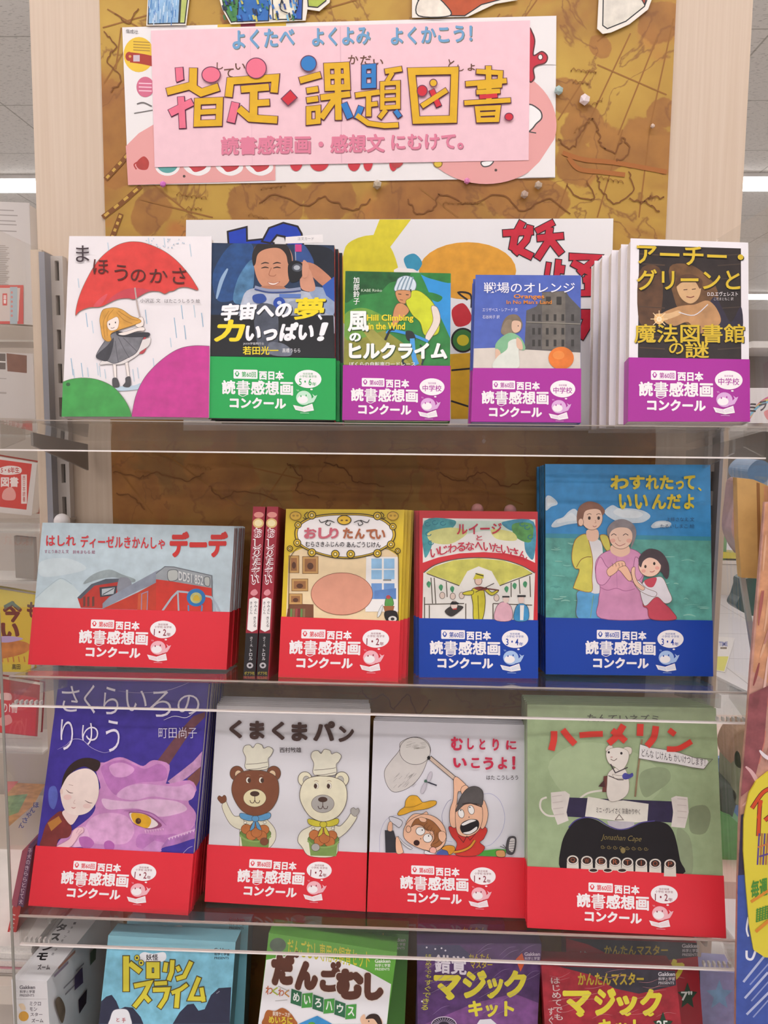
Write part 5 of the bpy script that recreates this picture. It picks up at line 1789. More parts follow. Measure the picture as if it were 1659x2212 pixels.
def carton(name, label, quad, Y, lean, depth, col, sidecol, fr, group):
    """front outline (the two upper corners, plus lower ends of the side edges); continues down to the deck"""
    q = px(fr, quad)
    pl = lean_plane(*lerp(q[2], q[3], .5), Y, lean)
    c = [pl.loc(*p) for p in q]
    TL, TR, BR, BL = [(p.x, p.z) for p in c]
    zb = (DECK - pl.o.z) / pl.v.z + .0

    def ext(t, b_):
        k = (zb - t[1]) / (b_[1] - t[1])
        return (t[0] + (b_[0] - t[0]) * k, zb)
    BR2, BL2 = ext(TR, BR), ext(TL, BL)
    o = pl.o + pl.v * zb
    base = Pl(o, pl.u, pl.v)
    root = empty(name, base.matrix(), label, 'box', group)
    sh = lambda p: (p[0], p[1] - zb)
    P4 = [sh(TL), sh(TR), sh(BR2), sh(BL2)]
    # the back lower edge is cut level with the deck
    th = depth
    lo = math.tan(math.radians(lean)) * th
    m = MB()
    (x0, z0), (x1, z1), (x2, z2), (x3, z3) = P4
    m.hexa([(x0, 0, z0), (x1, 0, z1), (x2, 0, z2), (x3, 0, z3)], [(x0, th, z0), (x1, th, z1), (x2, th, z2 + lo), (x3, th, z3 + lo)])
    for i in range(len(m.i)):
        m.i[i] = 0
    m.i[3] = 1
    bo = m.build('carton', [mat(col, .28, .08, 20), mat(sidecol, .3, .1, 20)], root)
    return root, bo, Art(base, fr), base, P4, th


GB = 'kit boxes on the base deck under the lower shelf'


def kit_print(a, x, y, c):
    a.T('Gakken', x, y, x + 100, y + 24, c, .03)
    a.T('科学と学習', x + 2, y + 30, x + 98, y + 50, c, .02)
    a.T('PRESENTS', x + 2, y + 56, x + 94, y + 72, c, .015)


# light blue slime kit: back box, then front box
for k in (1, 0):
    if k:
        quad, Y, lab = [(815, 168), (1590, 205), (1580, 420), (790, 400)], -.125, 'light blue slime kit box standing behind the front slime kit box'
    else:
        quad, Y, lab = [(693, 268), (1508, 312), (1468, 835), (632, 835)], -.19, 'light blue slime kit box with yellow title, in front of its twin'
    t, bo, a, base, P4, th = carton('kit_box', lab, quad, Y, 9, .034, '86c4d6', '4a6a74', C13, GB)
    if k:
        a.T('妖怪', 1048, 215, 1125, 255, K, .02)
        a.B([(1000, 235), (1040, 205), (1100, 210), (1160, 205), (1175, 240), (1120, 262), (1050, 258)], 'e0e2e6')
        a.T('妖怪', 1048, 215, 1125, 255, K, .02)
        a.R(915, 222, 965, 260, 'd0c048')
        a.E(995, 235, 18, 16, 'c8b83c', out='4a4a30', w=3)
        kit_print(a, 1465, 155, '3f4f58')
    else:
        a.P([(690, 330), (1503, 380), (1470, 835), (640, 835)], '7fc0d6', .2)
        a.P([(648, 690), (680, 660), (715, 648), (745, 690), (765, 740), (800, 725), (850, 730), (900, 790), (918, 835), (632, 835)], '2c2f46', .1)
        a.P([(1105, 835), (1150, 760), (1200, 710), (1240, 705), (1270, 750), (1310, 740), (1350, 650), (1400, 605), (1480, 600), (1470, 835)], '2c2f46', .1)
        a.L([(1385, 640), (1405, 625)], 6, '8a8a96', False)
        a.B([(705, 800), (725, 750), (770, 738), (815, 745), (835, 790), (835, 850), (700, 850)], 'e6e6ea', out='6a6a78', w=3)
        a.T('手', 780, 795, 805, 825, 'b0484a', .02)
        a.T('と', 745, 795, 765, 820, 'b0484a', .02)
        a.B([(890, 400), (920, 375), (980, 385), (1050, 375), (1065, 410), (1040, 435), (960, 440), (905, 430)], 'e4e6ea')
        a.T('妖怪', 935, 388, 1012, 428, K, .02)
        kit_print(a, 1370, 348, '33434c')
        a.to('title_lettering')
        for d, w in (('5a4a1c', 12), ('d8cc3c', 0)):
            for q, ww in [([(808, 400), (808, 625)], 38), ([(830, 445), (900, 500)], 34)]:
                a.L(q, ww + w, d, False, cap=w / 2)
            a.L([(955, 455), (1005, 455), (1005, 525), (955, 525)], 34 + w, d, False, closed=True)
            for q, ww in [([(1065, 440), (1055, 500)], 26), ([(1105, 425), (1100, 500), (1080, 555)], 28), ([(1135, 465), (1150, 495)], 26), ([(1130, 545), (1180, 530), (1225, 435)], 28),
                          ([(860, 590), (960, 570), (920, 650), (860, 725)], 30), ([(925, 650), (960, 690)], 28), ([(990, 575), (1070, 570)], 26),
                          ([(980, 615), (1075, 612), (1060, 670), (1020, 730)], 28), ([(1100, 635), (1160, 610), (1200, 580)], 24), ([(1140, 620), (1130, 730)], 30),
                          ([(1275, 535), (1220, 670), (1315, 672)], 28), ([(1290, 600), (1305, 690)], 26)]:
                a.L(q, ww + w, d, False, cap=w / 2)
        for x, y in ((878, 410), (905, 442)):
            a.E(x, y, 17, 19, 'd8cc3c', out='5a4a1c', w=4)
            a.E(x, y, 7, 8, '3a3a34')
    a.build(bo)

# green pill bug kit
for k in (1, 0):
    if k:
        quad, Y, lab = [(345, 225), (1075, 262), (1068, 420), (330, 420)], -.115, 'green pill bug kit box standing behind the front pill bug kit box'
    else:
        quad, Y, lab = [(180, 252), (1000, 376), (935, 835), (112, 835)], -.185, 'green and white pill bug kit box with brown title letters'
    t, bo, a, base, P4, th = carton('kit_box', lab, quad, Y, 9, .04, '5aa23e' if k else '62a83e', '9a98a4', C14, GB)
    if k:
        a.T('飼育セット', 745, 248, 930, 305, 'b8c43a', .015)
        kit_print(a, 955, 285, 'dfe6d8')
        a.E(370, 165, 48, 30, '7a6a5a')
    else:
        a.P([(163, 425), (300, 398), (480, 395), (640, 425), (800, 490), (962, 580), (935, 835), (112, 835)], 'e8e6e8')
        a.E(238, 330, 52, 46, '5a6a5a', var=.2)
        a.T('だんごむし専用の飼育セット', 300, 325, 825, 440, 'cfc63a', .012, rot=9)
        kit_print(a, 858, 420, 'e0e8d8')
        a.to('title_lettering')
        for x, y, ch, w, h in [(195, 385, 'だ', 150, 205), (345, 430, 'ん', 150, 190), (505, 470, 'ご', 135, 160), (610, 480, 'む', 180, 200), (790, 505, 'し', 125, 180)]:
            a.T(ch, x - 6, y - 6, x + w + 6, y + h + 6, 'e4dcd4', .13)
            a.T(ch, x, y, x + w, y + h, '5c3426', .105)
        for x, y in ((330, 395), (358, 390), (592, 460), (625, 455)):
            a.E(x, y, 17, 22, '5c3426')
        for i, ch in enumerate('わくわく'):
            a.T(ch, 160 + 40 * i, 590 + 8 * i, 205 + 36 * i, 645 + 6 * i, ['c2663a', 'a8b83a', 'c2663a', 'c8862e'][i], .02)
        for i, ch in enumerate('めいろハウス'):
            x, y = 325 + 70 * i, 615 + 18 * i
            s = 14 if i % 2 == 0 else -14
            a.P([(x, y - s / 2), (x + 66, y + s / 2 + 8), (x + 62, y + 92 + s / 2 + 8), (x - 6, y + 92 - s / 2)], '2f6a48' if i % 2 == 0 else '4a9a44')
            a.T(ch, x + 10, y + 18, x + 52, y + 76, 'e8eae4', .03, rot=8)
        a.B([(150, 790), (170, 745), (220, 750), (265, 730), (310, 755), (345, 800), (350, 840), (150, 840)], 'a8602c', .1)
        a.T('飼育ケースが', 205, 755, 318, 785, 'ece4d4', .01, rot=4)
        a.T('めいろに', 180, 785, 332, 832, 'd8c83c', .03, rot=3)
        a.P([(365, 835), (490, 780), (590, 835)], '3a90cc', .15)
        a.E(455, 832, 22, 12, '5aa23e')
        a.E(850, 825, 58, 50, 'e6bc9c')
        a.B([(800, 800), (830, 770), (880, 775), (905, 830), (880, 835), (850, 800)], '33221c')
        a.B([(765, 800), (790, 770), (800, 810), (785, 850)], 'e6bc9c')
        a.E(820, 815, 4, 6, K, n=8)
        a.L([(240, 590), (310, 625)], 3, '8a8a80', False)
        a.L([(222, 685), (300, 678)], 3, '8a8a80', False)
    a.build(bo)

# purple magic kit
for k in (1, 0):
    if k:
        quad, Y, lab = [(1135, 190), (1690, 200), (1685, 420), (1130, 400)], -.13, 'purple magic kit box standing behind the front purple magic kit box'
    else:
        quad, Y, lab = [(1127, 322), (1925, 320), (1900, 835), (1132, 835)], -.19, 'purple film-wrapped magic kit box with a yellow title'
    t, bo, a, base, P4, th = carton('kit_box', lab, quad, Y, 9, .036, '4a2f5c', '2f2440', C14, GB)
    if k:
        a.T('錯覚', 1215, 230, 1370, 290, 'b8a8c0', .03)
        a.T('かんたん', 1420, 215, 1570, 260, 'a8882a', .02)
    else:
        a.P([(1128, 330), (1925, 330), (1900, 835), (1132, 835)], '533466', .35)
        a.P([(1130, 330), (1400, 330), (1500, 420), (1130, 430)], '3c3a5c', .2)
        a.P([(1180, 835), (1500, 700), (1750, 640), (1905, 700), (1900, 835)], '7a4a84', .3)
        for x, y in [(1190, 345), (1245, 355), (1285, 350), (1310, 365), (1160, 690)]:
            a.E(x, y, 6, 6, 'd8d4e0', n=8)
        a.T('は\nじ\nめ\nて\nで\nも', 1182, 388, 1222, 540, 'b8b43a', .012)
        a.T('す\nぐ\nで\nき\nる', 1165, 552, 1215, 745, 'b8b43a', .012, lean=-.15)
        a.T('錯覚', 1240, 395, 1445, 515, 'dcd4dc', .03, rot=4)
        a.T('かんたん', 1460, 385, 1600, 430, 'b8a42c', .02)
        a.T('マスター', 1470, 432, 1610, 478, 'b8a42c', .02)
        a.P([(1760, 420), (1800, 380), (1820, 440), (1790, 500)], 'c8562c', .2)
        kit_print(a, 1815, 375, 'c8b8cc')
        a.to('title_lettering')
        for ch, x0, y0, x1, y1 in [('マ', 1235, 520, 1410, 680), ('ジ', 1420, 490, 1575, 670), ('ッ', 1575, 540, 1680, 665), ('ク', 1685, 490, 1830, 665)]:
            a.T(ch, x0, y0, x1, y1, 'd8cc3c', .055)
        for x, y in [(1335, 670), (1600, 660)]:
            a.L([(x - 20, y - 14), (x, y + 4), (x + 20, y - 8)], 14, 'd8cc3c')
        a.T('キット', 1455, 685, 1750, 790, 'd8cc3c', .05)
        a.to('illustration')
        a.E(1300, 840, 80, 52, '2a2233', out='c8b8cc', w=6)
        for r in range(14):
            tt = math.pi + math.pi * r / 13
            a.L([(1300 + 35 * math.cos(tt), 840 + 22 * math.sin(tt)), (1300 + 70 * math.cos(tt), 840 + 46 * math.sin(tt))], 4, 'a89ab0', False)
        a.P([(1510, 835), (1530, 805), (1600, 800), (1640, 835)], 'dcd8de')
        for i in range(26):
            x, y = rnd.uniform(1150, 1860), rnd.uniform(350, 800)
            a.L([(x, y), (x + 60, y - 40 + rnd.uniform(-20, 20)), (x + 110, y - 60)], 1.8, '9a86a8', taper=True)
    a.build(bo)

# red magic kit
for k in (1, 0):
    if k:
        quad, Y, lab = [(470, 262), (1240, 290), (1275, 768), (480, 700)], -.145, 'red magic kit box standing behind the front red magic kit box'
    else:
        quad, Y, lab = [(325, 422), (1113, 452), (1150, 768), (345, 768)], -.2, 'red film-wrapped magic kit box with a yellow title'
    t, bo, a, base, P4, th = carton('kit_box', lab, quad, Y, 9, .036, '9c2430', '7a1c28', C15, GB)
    if k:
        a.P([(470, 263), (1240, 291), (1245, 370), (850, 420), (600, 300)], '33343c', .2)
        a.T('は', 552, 340, 595, 375, 'b8a8a4', .01)
        a.T('かんたんマスター', 695, 305, 1070, 362, 'b8a030', .03)
        a.T('ク', 1050, 385, 1168, 530, 'd8cc3c', .055)
        kit_print(a, 1152, 296, 'b8b4b8')
        ST = 1185, 605
    else:
        a.P([(326, 424), (1113, 454), (1148, 768), (346, 768)], 'a02834', .3)
        a.P([(420, 428), (1113, 454), (1118, 540), (900, 590), (760, 560), (620, 480)], '3a3640', .25)
        a.T('は\nじ\nめ\nて\nで\nも', 390, 495, 445, 745, 'c8b8b4', .012, lean=.1)
        a.T('す\nぐ', 365, 672, 400, 768, 'c8b8b4', .012)
        a.T('かんたんマスター', 540, 465, 928, 540, 'b8a030', .035)
        kit_print(a, 1012, 462, 'c8c4c8')
        a.to('title_lettering')
        for ch, x0, y0, x1, y1 in [('マ', 450, 570, 620, 715), ('ジ', 635, 555, 765, 720), ('ッ', 765, 600, 890, 715), ('ク', 905, 560, 1035, 720)]:
            a.T(ch, x0, y0, x1, y1, 'd8cc3c', .055)
        for x, y in [(552, 715), (830, 710), (965, 712)]:
            a.L([(x - 20, y - 14), (x, y + 4), (x + 20, y - 8)], 14, 'd8cc3c')
        a.T('キット', 660, 738, 920, 830, 'd8cc3c', .05)
        a.to('illustration')
        ST = 1040, 775
        for i in range(22):
            x, y = rnd.uniform(350, 1050), rnd.uniform(460, 740)
            a.L([(x, y), (x + 60, y - 10 + rnd.uniform(-20, 20)), (x + 120, y - 20)], 1.8, 'c88a8e', taper=True)
    a.to('illustration')
    sx_, sy_ = ST
    star = []
    for i in range(10):
        r_ = 72 if i % 2 == 0 else 34
        tt = -math.pi / 2 + math.pi * i / 5
        star.append((sx_ + r_ * .85 * math.cos(tt), sy_ + r_ * 1.15 * math.sin(tt)))
    a.P(star, '22402c')
    a.T('7"' if k else '25', sx_ - 38, sy_ - 30, sx_ + 28, sy_ + 25, 'dce0da', .02)
    a.build(bo)

# lavender box at the right end
q = [(1512, 2096), (1588, 2102), (1590, 2260), (1516, 2260)]
pl = Pl((0, -.06, .5))
t, o, a, base = slab('kit_box', 'lavender blue box with a pale star at the right end of the base deck', 'box', [q[0], q[1], (1592, 2700), (1520, 2700)], pl, .04, '8f90bc', 'carton', GB, var=.2)
t.location.z += 0
a.P([(1540 + (30 if i % 2 == 0 else 13) * math.sin(i * math.pi / 5) + 14, 2150 - (34 if i % 2 == 0 else 15) * math.cos(i * math.pi / 5)) for i in range(10)], '7aa6cc', .2)
a.build(o)

# white microscope kit box, set narrow end forward
q = px(C13, [(72, 553), (300, 555), (332, 835), (96, 835)])
pl = lean_plane(*lerp(q[2], q[3], .5), -.2, 0)
c = [pl.loc(*p) for p in q]
zb = DECK - pl.o.z
base = Pl(pl.o + pl.v * zb)
root = empty('kit_box', base.matrix(), 'white kit box set narrow end forward, leftmost on the base deck', 'box', GB)
x0, x1, zt = c[0].x, c[1].x, c[0].z - zb
m = MB()
DEP = .17
m.hexa([(x0, 0, zt), (x1, 0, zt), (x1 + .004, 0, 0), (x0 + .004, 0, 0)], [(x0 + .015, DEP, zt), (x1 + .015, DEP, zt), (x1 + .019, DEP, 0), (x0 + .019, DEP, 0)])
bo = m.build('carton', mat('d9d6d6', .3, .05, 20), root)
a = Art(base, C13)
kit_print(a, 125, 588, '6a6468')
a.L([(98, 675), (300, 675)], 2, 'b0a8a8', False)
a.T('ミクロ', 190, 690, 262, 718, '7a7278', .02)
a.T('モン', 190, 728, 238, 752, '7a7278', .02)
a.T('スター', 195, 762, 272, 785, '7a7278', .02)
a.T('ズーム', 202, 800, 278, 825, '4a4448', .02)
a.E(152, 785, 32, 32, 'cf9a3c')
a.B([(120, 710), (150, 705), (165, 740), (140, 745)], 'dcc4a4')
a.build(bo)
tp = Pl(base.o + Vector((0, 0, zt)), (1, 0, 0), (0, 1, -.0001))
a = Art(tp, C13)
a.to('top_lettering')
for i, ch in enumerate('ズームモンスター'[3:7]):
    a.T(ch, 235 + 42 * i, 420 - 62 * i - 40, 305 + 40 * i, 420 - 62 * i + 8, '2a2628', .05, slant=.4)
for i, ch in enumerate('ミクロモンスター'):
    a.T(ch, 330 + 20 * i, 380 - 28 * i, 346 + 20 * i, 396 - 28 * i, '4a4446', .02, slant=.4)
a.T('ズーム', 240, 455, 320, 490, '4a4446', .03)
a.build(bo, base)
e1 = Vector((.015, DEP, 0)).normalized()
sp = Pl(base.o + Vector((x1 + .002, 0, zt * .5)), (e1.x, e1.y, 0), (0, 0, 1))
a = Art(sp, C13, lift=.0016)
a.to('side_print')
for (xx, yy, w, h, cc) in [(340, 520, 90, 9, '8a7a8a'), (365, 470, 110, 9, 'a87a6a'), (400, 600, 70, 6, '8a8488'), (410, 640, 70, 6, '8a8488'), (480, 490, 50, 6, '8a8488')]:
    a.P([(xx, yy), (xx + w, yy - w * 1.0), (xx + w, yy - w * 1.0 + h * 2), (xx, yy + h * 2)], cc)
a.P([(470, 530), (520, 470), (525, 570), (470, 620)], '4a3f5a', .3)
a.P([(495, 680), (550, 610), (545, 700), (500, 770)], '2f2a38', .3)
a.B([(345, 690), (370, 660), (400, 700), (410, 760), (390, 830), (360, 760)], '6a5a4a', .3)
a.P([(570, 380), (610, 330), (605, 420), (570, 460)], '5a6a5a', .3)
a.build(bo, base)

# ------------------------------------------------------------------ posters and cut-outs on the board
BD = Pl((0, -.0012, 1.3))
t, o, a, base = slab('poster', 'white and salmon printed poster mostly hidden under the pink banner', 'poster',
                     [(264, 59), (1202, 34), (1199, 384), (277, 400)], Pl((0, -.0016, 1.3)), .0004, 'e9e4e2', 'poster_sheet')
SAL = 'e2a09c'
a.P([(470, 53), (520, 51), (520, 58), (470, 59)], 'd9b43a')
a.P([(520, 51), (552, 50), (552, 57), (520, 58)], '8c3040')
a.P([(552, 50), (618, 48), (618, 56), (552, 57)], 'd9b43a')
a.E(300, 118, 33, 38, 'e6bf3a')
a.L([(282, 124), (310, 128), (345, 136)], 22, 'a8382a')
a.E(279, 122, 8, 10, 'a8382a')
a.R(288, 119, 302, 133, 'c9b8c0')
a.E(281, 122, 3, 3, 'e0a04a', n=10)
for k in range(4):
    a.L([(288, 90 + 6 * k), (324, 92 + 6 * k)], 2.2, 'b08a3a', False)
a.T('偕成社.', 272, 64, 300, 73, '6a6462', rot=4)
a.E(314, 188, 19, 22, 'cf6a86')
for k in range(3):
    a.L([(300, 180 + 8 * k), (328, 181 + 8 * k)], 2.5, 'eac0cc', False)
a.L([(296, 225), (310, 222), (328, 230)], 3, '6a6462')
a.L([(290, 245), (330, 238)], 2, '6a6462', False)
a.P([(272, 316), (300, 288), (334, 268), (334, 355), (595, 355), (595, 390), (277, 400)], SAL)
a.B([(300, 345), (312, 338), (322, 350), (318, 366), (302, 366), (294, 356)], 'b03a34', .2)
a.L([(295, 366), (290, 356), (298, 350)], 3, 'b03a34')
a.E(362, 358, 27, 22, 'ece8e6')
a.E(362, 356, 22, 18, '5aa09c')
a.E(398, 381, 3, 3, '4a3a36', n=10)
for x in (420, 490, 555):
    a.B([(x - 22, 355), (x + 30, 355), (x + 32, 370), (x + 10, 380), (x - 14, 372)], 'ece8e6')
    a.B([(x - 15, 355), (x + 24, 355), (x + 22, 365), (x + 2, 372), (x - 8, 364)], 'c23a40', .1)
for x, w in ((640, 12), (690, 18), (765, 12), (795, 9), (850, 8)):
    a.B([(x - w, 352), (x + w, 351), (x + w * .8, 364), (x, 370), (x - w * .8, 365)], 'c92f3c')
a.E(1050, 270, 152, 128, SAL, n=60)
a.P([(1140, 60), (1200, 40), (1200, 140), (1146, 140)], 'e9e4e2')
a.B([(1142, 68), (1150, 72), (1155, 90), (1152, 120), (1170, 112), (1182, 122), (1178, 136), (1160, 142), (1152, 150), (1154, 170), (1142, 170)], 'c22a3c', out='5a2a2c', w=3)
a.E(1167, 124, 5, 6, 'e9e4e2', out='5a2a2c', w=2, n=14)
a.B([(1140, 228), (1165, 238), (1170, 255), (1158, 268), (1148, 280), (1140, 280)], 'efecea', out='4a4444', w=3)
a.L([(1142, 285), (1158, 288)], 2.5, '4a4444', False)
a.B([(1040, 350), (1065, 348), (1058, 358), (1044, 360)], 'efecea', out='4a4444', w=2.5)
a.E(946, 354, 9, 8, 'd8b83a', out='8a6a24', w=2)
a.E(1071, 368, 3, 3, '4a3a36', n=10)
a.P([(1130, 384), (1165, 350), (1198, 300), (1199, 383)], 'e9e4e2')
a.B([(846, 352), (870, 352), (862, 362), (850, 362)], 'b03a3a')
a.build(o)

t, o, a, base = slab('paper_banner', 'hand-lettered pink paper banner pinned at the top of the map board', 'banner',
                     [(326, 66), (1145, 44), (1142, 346), (334, 361)], Pl((0, -.0032, 1.3)), .0005, 'eec4cc', 'banner_sheet', var=.03)
a.gloss = .6
LG = 'd8a8b4'
a.L([(735, 58), (738, 352)], 2.5, 'e0b4be', False)
a.L([(540, 62), (545, 356)], 1.5, 'e6bac4', False)
for (s_, x0, y0, x1, y1, r_) in [('よくたべ', 502, 62, 636, 104, -3), ('よくよみ', 674, 58, 800, 98, -2), ('よくかこう！', 844, 56, 1020, 94, -2)]:
    a.T(s_, x0 + 1.5, y0 + 2, x1 + 1.5, y1 + 2, '7a7a6a', .03, rot=r_)
    a.T(s_, x0, y0, x1, y1, '6fa0c8', .03, rot=r_)
a.T('読書感想画・感想文', 478, 294, 832, 334, 'a86a78', .035, rot=-1)
a.T('読書感想画・感想文', 477, 292, 831, 332, 'dd7f98', .03, rot=-1)
a.T('にむけて。', 846, 291, 1002, 325, 'a86a78', .035, rot=-1)
a.T('にむけて。', 845, 289, 1001, 323, 'dd7f98', .03, rot=-1)
for s_, x0, y0, x1, y1 in [('し', 468, 135, 482, 150), ('て', 484, 148, 505, 168), ('い', 508, 137, 530, 151), ('か', 752, 119, 774, 139), ('だ', 778, 120, 802, 140), ('い', 806, 128, 828, 141),
                           ('と', 968, 128, 982, 150), ('し', 988, 140, 1002, 154), ('ょ', 1010, 138, 1026, 153)]:
    a.T(s_, x0, y0, x1, y1, '6a4430', .012)
a.to('title_lettering')
YE, PK, BU, RD, PU = 'dfae1e', 'e8728a', '2f7cc0', 'cf2a38', '6a3550'
f1 = lambda q: [(x / 1.9988, y / 1.9988) for x, y in q]
f2 = lambda q: [(830 + x / 2.0012, y / 2.0012) for x, y in q]
ST_ = []


def st(q, w, c=YE, closed=False):
    ST_.append((q, w, c, closed))


st(f1([(722, 398), (838, 368)]), 17)
st(f1([(774, 294), (778, 345), (780, 350)]), 17, PK)
st(f1([(782, 420), (786, 480), (790, 555)]), 15, PK)
st(f1([(735, 490), (832, 442)]), 17, PK)
st(f1([(836, 296), (834, 380), (870, 402), (945, 378)]), 18)
st(f1([(855, 440), (950, 436), (946, 532), (852, 535)]), 15, closed=True)
st(f1([(852, 487), (950, 482)]), 12)
st(f1([(988, 420), (996, 352), (1190, 338), (1184, 402)]), 17)
st(f1([(1042, 388), (1162, 378)]), 16)
st(f1([(1097, 385), (1095, 510)]), 18)
st(f1([(1097, 448), (1164, 444)]), 15)
st(f1([(1018, 445), (998, 530)]), 18, PK)
st(f1([(1032, 470), (1080, 512), (1198, 520)]), 17)
st(f1([(1295, 350), (1385, 325)]), 15)
st(f1([(1325, 394), (1374, 386)]), 13)
st(f1([(1325, 435), (1374, 428)]), 13)
st(f1([(1334, 472), (1374, 468), (1374, 526), (1334, 530)]), 12, closed=True)
st(f1([(1412, 288), (1496, 284), (1500, 378), (1416, 382)]), 14, closed=True)
st(f1([(1416, 334), (1498, 330)]), 11)
st(f1([(1385, 424), (1512, 408)]), 14)
st(f1([(1458, 286), (1462, 520)]), 15)
st(f1([(1446, 430), (1388, 512)]), 14)
st(f1([(1485, 448), (1512, 512)]), 15, BU)
st(f1([(1572, 292), (1614, 288), (1614, 372), (1572, 374)]), 11, BU, True)
st(f1([(1572, 330), (1614, 328)]), 9, BU)
st(f1([(1535, 414), (1640, 400)]), 12)
st(f1([(1592, 410), (1592, 505)]), 12)
st(f1([(1592, 455), (1630, 450)]), 11)
st(f1([(1560, 462), (1540, 515)]), 13, BU)
st(f1([(1540, 500), (1590, 535), (1660, 545), (1720, 542)]), 12)
st([(832, 156), (868, 150)], 12)
st([(848, 158), (836, 178)], 10)
st([(826, 182), (860, 180), (860, 232), (826, 234)], 10, YE, True)
st([(826, 200), (860, 198)], 8)
st([(826, 217), (860, 215)], 8)
st([(834, 238), (820, 256)], 11, YE)
st([(854, 240), (864, 254)], 11, BU)
st(f2([(118, 312), (305, 308), (298, 518), (138, 522)]), 17, closed=True)
st(f2([(205, 392), (236, 462)]), 12, RD)
st(f2([(162, 462), (270, 392)]), 12)
st(f2([(398, 312), (502, 318), (498, 372), (402, 380)]), 11, closed=False)
st(f2([(352, 366), (528, 352)]), 12)
st(f2([(398, 402), (500, 396)]), 11)
st(f2([(450, 288), (452, 445)]), 13)
st(f2([(412, 422), (488, 416)]), 10, RD)
st(f2([(346, 448), (545, 436)]), 11)
st(f2([(402, 472), (492, 468), (486, 520), (408, 522)]), 11, closed=True)
st(f2([(405, 497), (490, 493)]), 9)
for q, w, c_, cl in ST_:
    a.L(q, w * .92 + 3.6, PU, False, cl, cap=1.8)
for q, w, c_, cl in ST_:
    a.L(q, w * .92, c_, False, cl, var=.06)
a.E(457, 163, 20, 17, PK, out=PU, w=2)
a.E(554, 149, 22, 22, PK, out=PU, w=2)
a.E(667, 139, 17, 17, BU, out=PU, w=2)
a.P(f1([(1215, 430), (1255, 392), (1285, 425), (1245, 460)]), RD)
a.L(f1([(1215, 430), (1255, 392), (1285, 425), (1245, 460)]), 2, PU, False, True)
a.E(912, 198, 11, 12, RD, out=PU, w=2)
a.E(936, 181, 8, 8, YE, out=PU, w=2)
a.E(1099, 254, 9, 8, RD, out=PU, w=2)
for o_ in a.build(o):
    pass

# second poster: hand drawn, the cartoon figures are left out, plain patches of colour stand in
t, o, a, base = slab('poster', 'white hand-drawn poster with red brush characters behind the upper row of books', 'poster',
                     [(402, 475), (1325, 472), (1313, 930), (396, 930)], Pl((0, -.0022, 1.3)), .0004, 'e9e6e6', 'poster_sheet')
a.gloss = .55
P2 = lambda q, f: px(f, q)
a.B([(740, 560), (760, 520), (820, 510), (855, 560), (860, 640), (800, 700), (735, 690)], 'dfd032', .1, n=4)
a.P([(820, 474), (888, 474), (838, 540), (800, 525)], 'dfd032', .1)
a.E(1010, 585, 105, 62, 'e2a034', var=.12)
a.B([(872, 560), (895, 548), (912, 570), (890, 592)], '3a96b8', .1)
a.B([(976, 670), (1000, 655), (1018, 680), (1012, 700), (985, 704)], 'c22a34', .1)
a.E(1000, 735, 24, 25, '3f7a3c', out=K, w=4)
a.E(1000, 735, 13, 12, 'd0c030')
a.P([(972, 765), (1020, 762), (1018, 905), (974, 905)], 'd8a82c', .1)
a.L([(975, 800), (1018, 796)], 4, K, False)
a.L([(974, 866), (1018, 880)], 4, K, False)
a.L([(1010, 648), (990, 632), (1016, 636), (1018, 665)], 4, K)
a.to('blue_letter')
# blue letter, mostly hidden
f4 = lambda q: [(430 + x / 2.9105, 460 + y / 2.9105) for x, y in q]
for q in ([(180, 118), (300, 88), (302, 175), (395, 165), (470, 190), (470, 260), (190, 260)],
          [(395, 180), (440, 95), (530, 62), (620, 85), (645, 130), (660, 230), (560, 230), (540, 150), (490, 140), (450, 190)]):
    a.P(f4(q), '2344b8', .1)
    a.L(f4(q), 4, K, False, True)
f5 = lambda q: [(960 + x / 2.3734, 460 + y / 2.3734) for x, y in q]
a.to('red_lettering')
REDS = []
for q, w in [([(400, 45), (360, 120), (350, 175), (450, 225)], 15), ([(300, 105), (455, 95)], 14), ([(440, 65), (420, 140), (360, 210)], 14),
             ([(560, 48), (470, 95)], 13), ([(475, 130), (610, 118)], 14), ([(540, 75), (530, 150), (475, 235)], 15), ([(545, 140), (600, 210)], 15),
             ([(535, 255), (525, 320)], 10), ([(585, 240), (575, 330)], 12), ([(605, 270), (600, 310)], 10),
             ([(640, 225), (780, 228), (690, 310)], 15), ([(655, 255), (775, 320)], 15), ([(710, 345), (765, 340)], 12), ([(735, 320), (735, 405)], 13), ([(690, 412), (775, 410)], 13),
             ([(700, 520), (745, 520), (720, 590), (690, 640)], 20)]:
    REDS.append((f5(q), w))
for q, w in REDS:
    a.L(q, w + 4, K, False, cap=2)
for q, w in REDS:
    a.L(q, w, 'c9243a', False, var=.1)
a.build(o)

